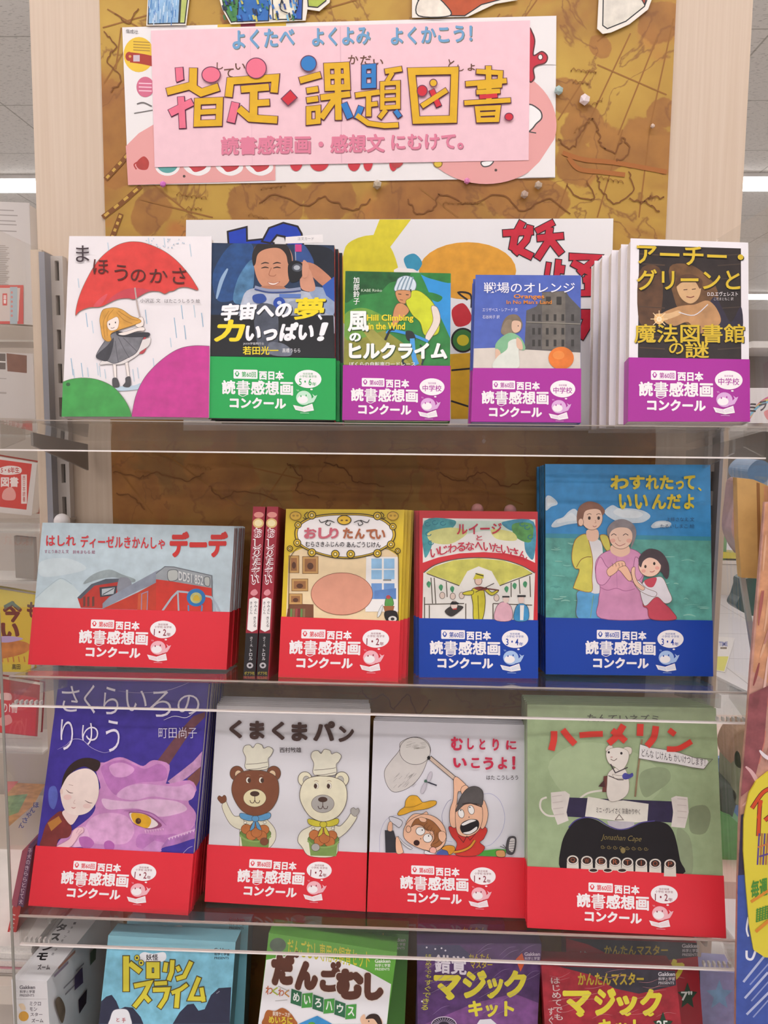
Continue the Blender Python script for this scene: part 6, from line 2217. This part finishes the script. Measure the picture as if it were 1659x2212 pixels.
# coloured paper cut-outs at the top edge
for lab, quad, prints in [
    ('blue crayon-striped paper cut-out strip at the top left of the map', [(322, -60), (416, -60), (402, 54), (316, 55)],
     [('P', [(324, -60), (392, -60), (386, 50), (320, 52)], '8fb6d8'), ('P', [(394, -60), (412, -60), (399, 50), (388, 50)], 'b9c46a')]),
    ('blue, green and yellow crayon paper cut-out right of the striped strip', [(458, -60), (720, -60), (712, 5), (690, 24), (664, 20), (660, 44), (498, 52), (480, 20)],
     [('P', [(470, -60), (520, -60), (512, 46), (500, 48), (484, 18)], '4a8a4a'), ('P', [(520, -60), (586, -60), (580, 45), (512, 47)], '2f6cb4'),
      ('P', [(586, -60), (640, -60), (640, 20), (630, 42), (590, 42)], 'ece4d0'), ('P', [(640, -60), (656, -60), (652, 42), (634, 42), (644, 10)], '2a58b0'),
      ('P', [(660, -60), (712, -60), (704, 2), (686, 16), (666, 14)], 'a8b84a')]),
    ('orange-brown and white paper cut-out behind the top of the pink banner', [(890, -60), (1100, -60), (1118, 0), (1070, 8), (1010, 36), (890, 38)],
     [('P', [(900, -60), (1080, -60), (1085, -2), (1040, 10), (1004, 34), (905, 34)], 'b8522c'), ('B', [(905, 0), (935, -10), (962, 10), (972, 34), (904, 34)], 'e9dfd0')]),
    ('white paper cut-out flap with a black outline at the top right of the map', [(1296, -60), (1430, -60), (1400, 20), (1360, 52), (1320, 70), (1302, 73), (1290, 62)],
     [('P', [(1304, -60), (1420, -60), (1392, 14), (1352, 46), (1312, 62), (1302, 55)], 'ddd6c8'), ('P', [(1350, -60), (1410, -60), (1392, 10), (1384, -5)], 'b04a34')])]:
    t, o, a, base = slab('paper_cutout', lab, 'cutout', quad, Pl((0, -.004, 1.3)), .0012, 'e9e2d6', 'cutout_sheet')
    for kd, q, c_ in prints:
        getattr(a, kd)(q, c_, .15)
        a.L(q, 2.5, '2a2a2c', kd == 'B', True)
    if 'striped' in lab:
        for k in range(26):
            x, y = rnd.uniform(322, 384), rnd.uniform(-20, 40)
            a.L([(x, y), (x - 1, y + rnd.uniform(10, 26))], 1.6, rnd.choice(['5a90c8', 'c8dcec', '4a80c0']), False)
    if 'crayon paper' in lab:
        for k in range(60):
            x, y = rnd.uniform(476, 640), rnd.uniform(-10, 36)
            a.L([(x, y), (x + 3, y + rnd.uniform(6, 14))], 4, rnd.choice(['2f6cb4', '3f86c8', '1f3f8a', '3a7a4a', 'c8c05a', '7ab4d8', '24304a']), False)
        a.L([(612, -10), (606, 20), (622, 30)], 2.5, '2a2a2c')
    a.build(o)


# push pins
def gem(name, label, x, y, r, col, group, z=-.006):
    p = hit(x, y, (0, z, 0), Vector((0, 1, 0)))
    t = empty(name, Matrix.Translation(p), label, 'pin', group)
    rr = r / FPX * 1.12
    bm = bmesh.new()
    bmesh.ops.create_icosphere(bm, subdivisions=1, radius=rr)
    bmesh.ops.scale(bm, vec=(1, .8, 1), verts=bm.verts)
    me = bpy.data.meshes.new('head')
    bm.to_mesh(me)
    bm.free()
    me.materials.append(mat(col, .12, spec=.8))
    link(bpy.data.objects.new('head', me), t)
    MB().box(-.0006, .0006, 0, -z, -.0006, .0006).build('pin_shaft', STEEL, t)


PG = 'decorative push pins on the map'
for x, y, r, c_, l in [(1207, 195, 10, 'a8c0bc', 'pale green glass push pin at the right edge of the white poster'), (1263, 215, 12, 'e8d8d8', 'white faceted push pin right of the banner'),
                       (352, 398, 7, 'd070c0', 'pink push pin under the left end of the salmon poster'), (1009, 391, 7, 'dc86b4', 'pink push pin under the right half of the poster'),
                       (815, 399, 10, 'b8a892', 'clear glass push pin under the middle of the poster'), (1133, 420, 9, 'b8a090', 'clear push pin lower of the pair below the poster'),
                       (1163, 400, 9, 'b8a490', 'clear push pin upper of the pair below the poster'), (1410, 272, 5, 'd0b8a8', 'tiny clear push pin near the right wood border')]:
    gem('push_pin', l, x, y, r, c_, PG)
gem('push_pin', 'tiny white push pin on the map under the upper shelf', 1045, 953, 5, 'f0e8e8', PG)
for x, y, c_, l in [(1031, 1101, 'd89a94', 'pink ball pin above the left of the violinist storybook'), (1102, 1103, 'd8a09c', 'pink ball pin above the right of the violinist storybook'),
                    (134, 1126, 'e4dedc', 'white ball pin above the locomotive picture book')]:
    p = hit(x, y, (0, -.045, 0), Vector((0, 1, 0)))
    t = empty('ball_pin', Matrix.Translation((p.x, 0, p.z)), l, 'pin', 'ball pins on the board')
    bm = bmesh.new()
    bmesh.ops.create_uvsphere(bm, u_segments=16, v_segments=10, radius=.0085 if 'pink' in l else .011)
    bmesh.ops.translate(bm, vec=(0, -.045, 0), verts=bm.verts)
    me = bpy.data.meshes.new('head')
    bm.to_mesh(me)
    bm.free()
    me.polygons.foreach_set('use_smooth', [True] * len(me.polygons))
    me.materials.append(mat(c_, .3))
    link(bpy.data.objects.new('head', me), t)
    MB().box(-.002, .002, -.04, -.002, -.002, .002).build('stem', STEEL, t)

# ------------------------------------------------------------------ neighbouring display at the left
LY = .10
LP = Pl((0, LY, 1.3))
lg = empty('neighbour_display', Matrix.Translation((-.9, .3, 0)), 'beige neighbouring shelf unit beyond the left acrylic panel', 'display')
MB().box(-.5, .275, .12, .15, 0, hit(60, 452, (0, .42, 0), Vector((0, 1, 0))).z).build('back_board', mat('b9aea3', .6, .05, 5), lg)
LB = 'books on the neighbouring display at the left'


def lbook(lab, quad, col, prints, th=.02, Y=LY, kind='picture_book', side=None):
    t, o, a, base = slab(kind, lab, 'book', quad, Pl((0, Y, 1.3)), .0015, col, 'cover', LB)
    p = [base.loc(*q_) for q_ in quad]
    pg = [(q_.x, q_.z) for q_ in p]
    i = .002
    MB().prism([(pg[0][0] + i, pg[0][1] - i), (pg[1][0] - i, pg[1][1] - i), (pg[2][0] - i, pg[2][1] + i), (pg[3][0] + i, pg[3][1] + i)], .0016, th - .0016).build(
        'page_block', mat('d4cabf', .8), t)
    MB().prism(pg, th - .0015, th).build('back_cover', mat(side or col, .4), t)
    prints(a)
    a.build(o)
    return t


def lp1(a):
    for y in (455, 466, 478, 486, 500):
        a.L([(-60, y - 4), (30 + (y % 7) * 2, y)], 2.2, '9a928c', False)
    for k in range(22):
        a.L([(-40 + (k % 3) * 6, 530 + 4 * k), (12 + (k * 7) % 10, 531 + 4 * k)], 1.8, 'a59d97', False)
    a.R(-60, 616, 51, 700, 'cc5a58')
    a.P([(-60, 622), (44, 622), (40, 694), (-60, 694)], 'cdbfb8')
    a.R(22, 620, 38, 700, 'a9b6bc')
    a.R(42, 648, 49, 696, 'cc5a58')
    a.R(6, 634, 16, 660, 'cc5a58')
    a.T('図\n書', 8, 638, 14, 656, 'ece4e0', .02)
    for k in range(6):
        a.E(26, 632 + 10 * k, 2.5, 3, 'cc8a86', n=8)


lbook('white film-wrapped book with red and grey sticker, top of the left display', [(-90, 432), (63, 438), (72, 702), (-90, 690)], 'c9c2bd', lp1, .03, side='b0a8a0')


def lp2(a):
    a.P([(14, 763), (58, 768), (58, 806), (16, 802)], '7f5c50', .2)
    a.P([(-60, 762), (12, 764), (12, 798), (-60, 796)], '6a625e', .2)
    a.L([(-60, 778), (12, 782)], 3, 'd8d2cc', False)
    for y in (818, 850, 848):
        a.L([(-40, y - 2), (14, y)], 2, 'a59d97', False)


lbook('white book with a dark photo strip on the second tier of the left display', [(-90, 756), (71, 764), (76, 905), (-90, 900)], 'c6bfba', lp2, .02)


def lp4(a):
    a.P([(-80, 982), (69, 1002), (57, 1101), (-80, 1086)], 'c8453f')
    a.B([(-2, 1012), (20, 1006), (44, 1010), (44, 1022), (16, 1026), (-2, 1022)], 'e2d4ce')
    a.T('5・6年生', 2, 1009, 42, 1022, 'b8403c', .02)
    a.T('図書', 2, 1030, 40, 1052, 'e6d6d0', .03)
    a.R(46, 1025, 58, 1088, 'e2d4ce')
    a.T('西\n日\n本\n読\n書', 49, 1028, 55, 1084, 'b8403c', .01)
    a.B([(8, 1060), (24, 1052), (34, 1066), (30, 1080), (6, 1078)], 'dc9a92')


lbook('white book with a red band, third tier of the left display', [(-90, 972), (80, 1000), (68, 1114), (-90, 1098)], 'cdc6c0', lp4, .03, side='b8483f')


def lp6(a):
    a.T('今', 6, 1298, 48, 1345, '5a3020', .05)
    a.T('い', 2, 1345, 42, 1382, '5a3020', .06)
    a.T('も', 58, 1300, 82, 1335, '5a3020', .05)
    a.P([(8, 1308), (26, 1298), (46, 1314), (40, 1318), (26, 1306), (10, 1318)], '5a6a58')
    a.B([(-30, 1392), (10, 1388), (40, 1384), (64, 1392), (58, 1408), (20, 1420), (-20, 1422)], 'b87838', .3)
    for k in range(7):
        a.L([(-20 + 12 * k, 1418), (-18 + 12 * k, 1430)], 2.5, 'b87838', False)
    a.T('高田', 26, 1434, 44, 1446, '4a3a2a', .01)
    a.B([(-30, 1378), (20, 1374), (50, 1380), (10, 1388)], 'a89ac0')


lbook('yellow book with brown brush title on the fourth tier of the left display', [(-90, 1258), (76, 1285), (66, 1452), (-90, 1450)], 'c9b23a', lp6, .02)


def lp7(a):
    a.P([(-80, 1478), (80, 1508), (76, 1590), (-80, 1572)], 'c9403f')
    a.T('の1冊', 4, 1518, 38, 1540, 'e6cfca', .02)
    a.B([(0, 1498), (22, 1498), (24, 1512), (0, 1510)], 'e0b4ae')
    a.B([(0, 1552), (12, 1545), (22, 1545), (26, 1560), (10, 1568), (0, 1566)], 'dc938c')


lbook('dark red banded book on the lowest tier of the left display', [(-90, 1452), (86, 1480), (80, 1591), (-90, 1574)], 'a8453f', lp7, .02)
for tn, y0, y1, xr in (('top', 704, 738, 72), ('second', 908, 945, 78), ('third', 1118, 1152, 82), ('thin fourth', 1252, 1262, 78), ('lowest', 1594, 1628, 90)):
    q = [(-90, y0), (xr, y0 + 3), (xr, y1), (-90, y1 - 2)]
    t, o, a, base = slab('acrylic_tray', '%s clear acrylic tray on the neighbouring display at the left' % tn, 'tray', q, Pl((0, LY - .012, 1.3)), .003, ACR, 'tray_front',
                         'acrylic trays of the left display')
    z0 = min(base.loc(*v).z for v in q)
    x0_, x1_ = base.loc(*q[0]).x, base.loc(*q[1]).x
    MB().box(x0_, x1_, .0031, .1, z0, z0 + .003).build('tray_floor', mat('cfc8c0', .4), t)
q = [(30, 1158), (72, 1162), (76, 1252), (34, 1248)]
slab('file_divider', 'dark taupe divider board between white plates on the left display', 'divider', q, Pl((0, LY, 1.3)), .01, '8f8378', 'board')

# low table with flat lying books at the lower left
tabz = hit(60, 1650, (0, .05, 0), Vector((0, 1, 0))).z
tabz = min(tabz, .60)
TB = Pl((-.75, 0, tabz), (1, 0, 0), (0, 1, 0))
t = empty('low_table', Matrix.Translation((-.75, .1, 0)), 'pale beige low table at the lower left behind the acrylic panel', 'table')
MB().box(-.35, .24, -.25, .3, tabz - .03, tabz - .004).build('tabletop', mat('cbbfb2', .4), t)
for sx, sy in ((-.3, -.22), (.2, -.22), (-.3, .26), (.2, .26)):
    MB().box(sx - .02, sx + .02, sy - .02, sy + .02, 0, tabz - .031).build('leg', mat('b8ada2', .5), t)
FS = 'stacked books on the low table at the left'


def flatbook(lab, x0, x1, y0, y1, z, th, col, pages='d8d0c8', art=None):
    t = empty('flat_book', Matrix.Translation(((x0 + x1) / 2, (y0 + y1) / 2, z)), lab, 'book', FS)
    hx, hy = (x1 - x0) / 2, (y1 - y0) / 2
    m = MB().box(-hx, hx, -hy, hy, 0, .002).box(-hx, hx, -hy, hy, th - .002, th)
    co = m.build('cover', mat(col, .35, .1, 15), t)
    MB().box(-hx + .002, hx - .002, -hy + .002, hy - .002, .0021, th - .0021).build('page_block', mat(pages, .8, .1, 400), t)
    if art:
        p = Pl(((x0 + x1) / 2, (y0 + y1) / 2, z + th), (1, 0, 0), (0, 1, -.0001))
        a = Art(p)
        art(a)
        for o_ in a.build(co):
            o_.matrix_local = Matrix.Translation((0, 0, th)) @ p.M.to_4x4()


z = tabz - .003
xr = -.498
for k, (th, col, pg, lab) in enumerate([(.012, 'b8b0a8', 'd8d0c8', 'grey flat book, bottom of the stack on the low table'), (.014, 'c88a94', 'e0d4cc', 'pink flat book, second from the bottom of the stack'),
                                        (.012, 'dcd6d2', 'e0dad4', 'white flat book under the picture book with handwriting'),
                                        (.012, 'ddd6cf', 'e0dad4', 'white flat picture book with blue handwritten title on top of the stack')]):
    def pr(a):
        a.P([(12, 1690), (98, 1694), (72, 1740), (14, 1790)], 'b98a5c', .3)
        a.P([(14, 1720), (60, 1715), (40, 1755), (14, 1765)], '7f9a6a', .3)
        a.P([(10, 1688), (40, 1688), (10, 1720)], 'c9686a', .1)
        for i_, ch in enumerate('ほんやさん'):
            a.T(ch, 72 - 8 * i_, 1738 + 11 * i_ - 5, 84 - 8 * i_, 1738 + 11 * i_ + 7, '3a4a8a', .02)
    flatbook(lab, xr - .2 + .003 * k, xr - .004 * k, -.13 - .004 * k, .1, z, th, col, pg, pr if k == 3 else None)
    z += th + .0005
# spines standing in the rack below
for k, (q, col, lab) in enumerate([([(62, 1828), (72, 1830), (50, 1960), (38, 1955)], '4a3c5c', 'dark violet book spine with pale vertical title, low at the left'),
                                   ([(48, 1838), (60, 1840), (36, 1960), (24, 1955)], '8f4a5c', 'plum book spine low at the left'),
                                   ([(30, 1950), (46, 1955), (26, 2060), (8, 2050)], 'b83c3a', 'red book spine low at the left edge')]):
    t, o, a, base = slab('standing_book', lab, 'book', q, Pl((0, -.12 + .004 * k, .8)), .1, col, 'cover', 'standing book spines low at the left')
    if k == 0:
        for i_, ch in enumerate('子犬のきららと捨て犬'):
            f = (i_ + .5) / 10
            x, y = 66 - 22 * f, 1832 + 122 * f
            a.T(ch, x - 4, y - 5, x + 4, y + 5, 'c4bcc8', .01)
    if k == 2:
        for y_ in range(6):
            a.L([(25 - y_, 1975 + 9 * y_), (33 - y_, 1977 + 9 * y_)], 2.5, 'e0c0bc', False)
    a.build(o)

# ------------------------------------------------------------------ shop beyond, at the right
RY = 2.6
RPl = Pl((0, RY, 1.3))
wb = empty('white_bookcase', Matrix.Translation((1.6, RY + .2, 0)), 'long white bookcase in the distance right of the board', 'bookcase')


def rz(y, Y=RY):
    return hit(1640, y, (0, Y, 0), Vector((0, 1, 0))).z


def rx(x, Y=RY):
    return hit(x, 900, (0, Y, 0), Vector((0, 1, 0))).x


wx0, wx1 = rx(1612), rx(1900)
cx = 1.6
WHT = mat('d6d0ca', .5)
for nm, ya, yb in (('shelf_board', 738, 752), ('shelf_board', 915, 932), ('shelf_board', 1100, 1112)):
    MB().box(wx0 - cx, wx1 - cx, -.22, .2, rz(yb), rz(ya)).build(nm, WHT, wb)
MB().box(wx0 - cx, wx1 - cx, .205, .23, rz(1125), rz(640)).build('back_board', mat('8f8780', .7), wb)
MB().box(wx1 - cx, wx1 - cx + .03, -.22, .23, 0, rz(640)).build('side_board', WHT, wb)
cols = ['b8b0b4', '9a8ab0', 'd2a04a', 'c8c0c0', 'b04a44', '8aa0b8', 'dcd6d0', 'c87a9a', '6a8a6a', 'd8d0c4']
NTH = ['first', 'second', 'third', 'fourth', 'fifth', 'sixth', 'seventh', 'eighth', 'ninth', 'tenth', 'eleventh', 'twelfth', 'thirteenth',
       'fourteenth', 'fifteenth', 'sixteenth', 'seventeenth', 'eighteenth', 'nineteenth', 'twentieth']
CN = ['grey', 'violet', 'orange', 'pale grey', 'red', 'steel blue', 'ivory', 'pink', 'green', 'beige']
x = rx(1613)
k = 0
while x < rx(1760):
    w = rnd.uniform(.016, .034)
    h = rnd.uniform(.14, .17)
    zz = rz(915) + .0005
    t = empty('shelf_book', Matrix.Translation((x + w / 2, RY - .05, zz)), CN[k % 10] + ' book, %s from the left in the far white bookcase' % NTH[k], 'book', 'books in the far white bookcase')
    cc = cols[k % len(cols)]
    MB().box(-w / 2, w / 2, 0, .12, 0, h).build('cover', mat(cc, .5, .2, 40), t)
    MB().box(-w / 3, w / 3, -.0006, -.0001, h * .3, h * .8).build('spine_label', mat(cols[(k * 3 + 6) % 10], .5), t)
    x += w + .001
    k += 1
x = rx(1613)
K0 = k
while x < rx(1760):
    w = rnd.uniform(.03, .06)
    h = rnd.uniform(.16, .2)
    t = empty('shelf_book', Matrix.Translation((x + w / 2, RY - .05, rz(1100) + .0005)), ['pinkish', 'rose', 'cream', 'grey blue', 'sand'][k % 5] + ' book, %s from the left on the lower far shelf' % NTH[k - K0], 'book', 'books on the lower far shelf')
    MB().box(-w / 2, w / 2, 0, .12, 0, h).build('cover', mat(['d8c8c8', 'd4b8bc', 'dcd6d0', 'b8c0c8', 'd8c49a'][k % 5], .5, .2, 40), t)
    MB().box(-w / 3, w / 3, -.0006, -.0001, h * .3, h * .8).build('spine_label', mat(['b05a64', '7a8a9a', 'c8a04a'][k % 3], .5), t)
    x += w + .001
    k += 1
t, o, a, base = slab('shelf_sign', 'white sign with a rainbow arc in front of the far bookcase', 'sign', [(1612, 838), (1790, 838), (1790, 914), (1612, 914)], Pl((0, RY - .25, 1.3)), .01, 'd8d2d0', 'sign_board')
for r_, c_ in ((0, 'c86a8a'), (5, 'd8c45a'), (10, '7ab0c8')):
    a.L([(1618, 905 - r_ * .6), (1640, 872 - r_ * -.5), (1670, 855 + r_), (1710, 850 + r_), (1760, 870 + r_)], 5, c_)
a.T('ミラクル', 1618, 862, 1700, 885, '4a4448', .04, rot=-12)
a.B([(1650, 890), (1668, 885), (1680, 900), (1660, 908)], 'd88a8a')
a.build(o)

CY = hit(1575, 1285, (0, 0, 0), Vector((0, 0, 1))).y
cab = empty('wood_bookcase', Matrix.Translation((rx(1580, CY), CY + .15, 0)), 'pale wood bookcase with green inner edge behind the right end of the shelves', 'bookcase')
xa = rx(1560, CY)
c0 = rx(1580, CY)
zt = hit(1570, 1000, (0, CY, 0), Vector((0, 1, 0))).z
zz = lambda y: hit(1575, y, (0, CY, 0), Vector((0, 1, 0))).z
for nm, x0, x1, c_ in (('side_panel', 1553, 1567, 'c2ab98'), ('inner_panel', 1569, 1577, 'b89c88'), ('green_edge', 1578, 1585, '7aa070'), ('far_panel', 1640, 1652, 'c2ab98')):
    MB().box(rx(x0, CY) - c0, rx(x1, CY) - c0, -.15, .15, max(0, zz(1285)), zt + .1).build(nm, mat(c_, .5, .05, 10), cab)
MB().box(rx(1553, CY) - c0, rx(1652, CY) - c0, -.17, .14, zz(1218), zz(1210)).build('counter_top', mat('d8ccc0', .5), cab)
MB().box(rx(1568, CY) - c0, rx(1640, CY) - c0, -.16, .14, max(.0, zz(1285)), zz(1219)).build('base_cabinet', mat('d0c6bb', .5), cab)
t, o, a, base = slab('yellow_tray', 'yellow tray of leaflets on the far wood bookcase', 'tray', [(1553, 1192), (1630, 1196), (1630, 1208), (1553, 1206)], Pl((0, CY - .02, 1.0)), .14, 'd2c24a', 'tray_body')
t, o, a, base = slab('leaflet', 'white and yellow leaflet with blue print on the floor beyond the shelf', 'leaflet', [(1552, 1375), (1588, 1378), (1566, 1452), (1545, 1448)],
                     Pl((0, 3, .004), (1, 0, 0), (0, 1, -.0001)), .0035, 'd8d2cc', 'paper')
a.P([(1548, 1418), (1574, 1418), (1564, 1450), (1546, 1447)], 'd2cc5a')
a.T('TIME', 1553, 1386, 1572, 1396, '4a5aa0', .03)
a.R(1556, 1398, 1570, 1402, '6a5a48')
a.build(o)

# standee with its easel back, the card on it
SP = Pl((0, -.235, .9))
t, o, a, base = slab('standee', 'tall cardboard standee at the right edge, reddish hair photo above a blue foot', 'standee',
                     [(1652, 1085), (1760, 1080), (1760, 2330), (1588, 2330), (1590, 2120), (1594, 1900), (1597, 1790), (1601, 1700), (1614, 1560), (1622, 1440), (1637, 1270)], SP, .005, 'c09080', 'front_panel', var=.25)
a.P([(1642, 1250), (1654, 1088), (1760, 1083), (1760, 1420), (1690, 1500), (1626, 1450)], 'c8906c', .25)
for k in range(40):
    x, y = rnd.uniform(1634, 1740), rnd.uniform(1150, 1720)
    l = rnd.uniform(40, 120)
    e_ = lambda v, yy: max(v, 1660 - (yy - 1085) * .083)
    a.L([(e_(x, y), y), (e_(x - 6, y + l * .5), y + l * .5), (e_(x - 14, y + l), y + l)], rnd.uniform(3, 7), rnd.choice(['d8a888', 'a8605a', 'dcb4a8', '8f4a48', 'c87a6a', 'b88074']), taper=True)
a.P([(1618, 1500), (1660, 1480), (1650, 1600), (1625, 1700), (1600, 1720), (1608, 1620)], '8f5054', .3)
a.L([(1610, 1655), (1625, 1670), (1640, 1700), (1646, 1730)], 9, 'd4a8a8', taper=True)
a.L([(1640, 1620), (1655, 1635), (1690, 1650)], 8, 'e4d8dc', taper=True)
a.L([(1603, 1740), (1625, 1725), (1650, 1722)], 7, 'd4a8a0', taper=True)
a.P([(1600, 1760), (1640, 1740), (1760, 1720), (1760, 1960), (1592, 1930)], '352c4a', .2)
a.P([(1593, 1890), (1700, 1880), (1760, 1900), (1760, 2330), (1588, 2330), (1590, 2120)], '3d55a4', .15)
a.L([(1616, 1980), (1612, 2005), (1616, 2022)], 4, 'e8e8f0')
a.L([(1612, 2052), (1613, 2068), (1624, 2070), (1632, 2050)], 5, 'e8e8f0')
for k, (x, y) in enumerate([(1605, 2120), (1608, 2155), (1612, 2190)]):
    a.L([(x, y), (x + 50, y - 62 + 6 * k)], 5, 'b4bcdc', False)
    a.L([(x + 14, y + 6), (x + 60, y - 46)], 3, '8f9ccc', False)
a.build(o)
t, o, a, base = slab('yellow_card', 'rounded yellow card with red and green marker lettering on the standee', 'card',
                     [(1659, 1668), (1760, 1650), (1765, 2050), (1700, 2072), (1652, 2068), (1628, 2052), (1619, 2000), (1612, 1920), (1606, 1840), (1607, 1770), (1618, 1715), (1634, 1688)], Pl((0, -.2385, .9)), .0025,
                     'dccb3c', 'card_sheet')
a.to('card_lettering')
for w, c_ in ((10, '5a2a1c'), (7, 'cf4a24')):
    a.L([(1624, 1746), (1648, 1712), (1672, 1700)], w, c_)
    a.L([(1642, 1728), (1640, 1760), (1638, 1806)], w, c_)
    a.L([(1652, 1772), (1676, 1752)], w, c_)
a.L([(1646, 1730), (1636, 1768)], 4, 'cf4a24', False)
for k in range(5):
    a.L([(1640 + 6 * k, 1800), (1636 + 6 * k, 1868)], 3.5, 'a86a3c' if k % 2 else '5a3f8a', False)
a.L([(1637, 1830), (1680, 1815)], 3.5, 'c8743c', False)
a.L([(1640, 1850), (1680, 1838)], 3.5, '5a3f8a', False)
a.T('毎週', 1622, 1898, 1658, 1938, '4a8a34', .03, rot=-14)
a.L([(1622, 1948), (1668, 1918)], 6, 'd88a2c', False)
for k in range(6):
    a.L([(1636 + 6 * k, 1962 - 2 * k), (1634 + 6 * k, 1992 - 2 * k)], 3, '4a8a34', False)
    a.L([(1633, 1966 + 5 * k), (1668, 1954 + 5 * k)], 2, '4a8a34', False)
a.L([(1632, 2012), (1672, 1978)], 7, 'd88a2c', False)
a.build(o)
t, o, a, base = slab('cardboard_flap', 'brown corrugated cardboard flap folded over the top of the right standee', 'cardboard',
                     [(1592, 1032), (1628, 1036), (1660, 1050), (1760, 1060), (1760, 1256), (1602, 1248), (1595, 1160)], Pl((0, -.2, 1.2)), .012, 'c49a5e', 'flap', var=.08)
a.P([(1634, 1042), (1641, 1044), (1645, 1246), (1638, 1246)], '8f6238')
a.P([(1650, 1050), (1760, 1062), (1760, 1254), (1652, 1250)], 'c48a62', .2)
a.build(o)
slab('easel_strut', 'grey easel strut slanting down behind the right standee', 'strut', [(1600, 1245), (1610, 1245), (1648, 1480), (1636, 1480)], Pl((0, -.16, 1)), .006, 'a9a49c', 'strut_board')
slab('green_bag', 'dark green cloth bag lying behind the easel strut at the right', 'bag', [(1612, 1250), (1680, 1248), (1690, 1330), (1650, 1335), (1610, 1325), (1590, 1310), (1598, 1290), (1604, 1270)], Pl((0, .2, 1)), .04,
     '2a3f38', 'bag_body', smooth=4, var=.2)
bmm = slab('round_cushion', 'blue grey round cushion above the cardboard flap at the right', 'cushion', [(1618, 1010), (1636, 994), (1656, 998), (1664, 1014), (1656, 1040), (1630, 1042), (1616, 1028)], Pl((0, .5, 1.2)), .1,
           '5f7a98', 'cushion_body', smooth=4, var=.1)
slab('pink_bag', 'dusty pink soft bag hanging left of the cardboard flap', 'bag', [(1592, 1040), (1610, 1050), (1612, 1190), (1602, 1194), (1588, 1170), (1580, 1140), (1586, 1080)], Pl((0, -.1878, 1.1)), .03, 'b89a96', 'bag_body',
     smooth=4, var=.12)

# low play table seen through the right end of the lower shelf
pt = empty('play_table', Matrix.Translation((.9, .5, 0)), 'pinkish beige low play table behind the right end of the lower shelf', 'table')
pz = hit(1570, 1857, (0, .22, 0), Vector((0, 1, 0))).z
MB().box(-.45, .35, -.35, .45, pz - .03, pz).build('tabletop', mat('c9b3a6', .45, .06, 6), pt)
MB().box(-.46, .36, .02, .023, pz + .0002, pz + .0006).build('board_joint', mat('6a5a50', .7), pt)
for sx, sy in ((-.4, -.3), (.3, -.3), (-.4, .4), (.3, .4)):
    MB().box(sx - .02, sx + .02, sy - .02, sy + .02, 0, pz - .0301).build('leg', mat('b8a498', .5), pt)
slab('play_mat', 'green padded play mat behind the right end of the lower shelf', 'mat', [(1550, 1755), (1580, 1765), (1640, 1820), (1640, 1860), (1545, 1856)], Pl((0, .22, .5)), .13, '4f8a4a', 'mat_body', var=.15)
slab('blue_panel', 'blue play panel behind the dark plush toy at the right', 'panel', [(1545, 1640), (1620, 1620), (1640, 1850), (1545, 1850)], Pl((0, .36, .6)), .01, '5a80b8', 'panel_board', var=.1)
t = empty('plush_toy', Matrix.Translation(hit(1575, 1750, (0, .26, 0), Vector((0, 1, 0)))), 'brown and dark green plush toy seen blurred through the acrylic at the right', 'toy')
for nm, q, c_, yy in [('body', [(1552, 1700), (1575, 1692), (1592, 1710), (1585, 1740), (1576, 1765), (1556, 1760)], '3a4440', .0), ('neck', [(1574, 1620), (1592, 1622), (1594, 1720), (1572, 1715)], '6a6f58', .01),
                      ('head', [(1562, 1600), (1580, 1568), (1610, 1560), (1622, 1590), (1606, 1640), (1580, 1650), (1564, 1630)], '8f6f5a', .02)]:
    p = Pl((0, .24 + yy, .6))
    base = Pl(t.location)
    pts = [p.loc(*v) for v in q]
    pts = spline([((p.o + p.u * v.x + p.v * v.z - t.location).x, (p.o + p.u * v.x + p.v * v.z - t.location).z) for v in pts], True, 4)
    bevel(MB().prism(pts, -.03, .03).build(nm, mat(c_, .9, .2, 40), t), .012, 3)
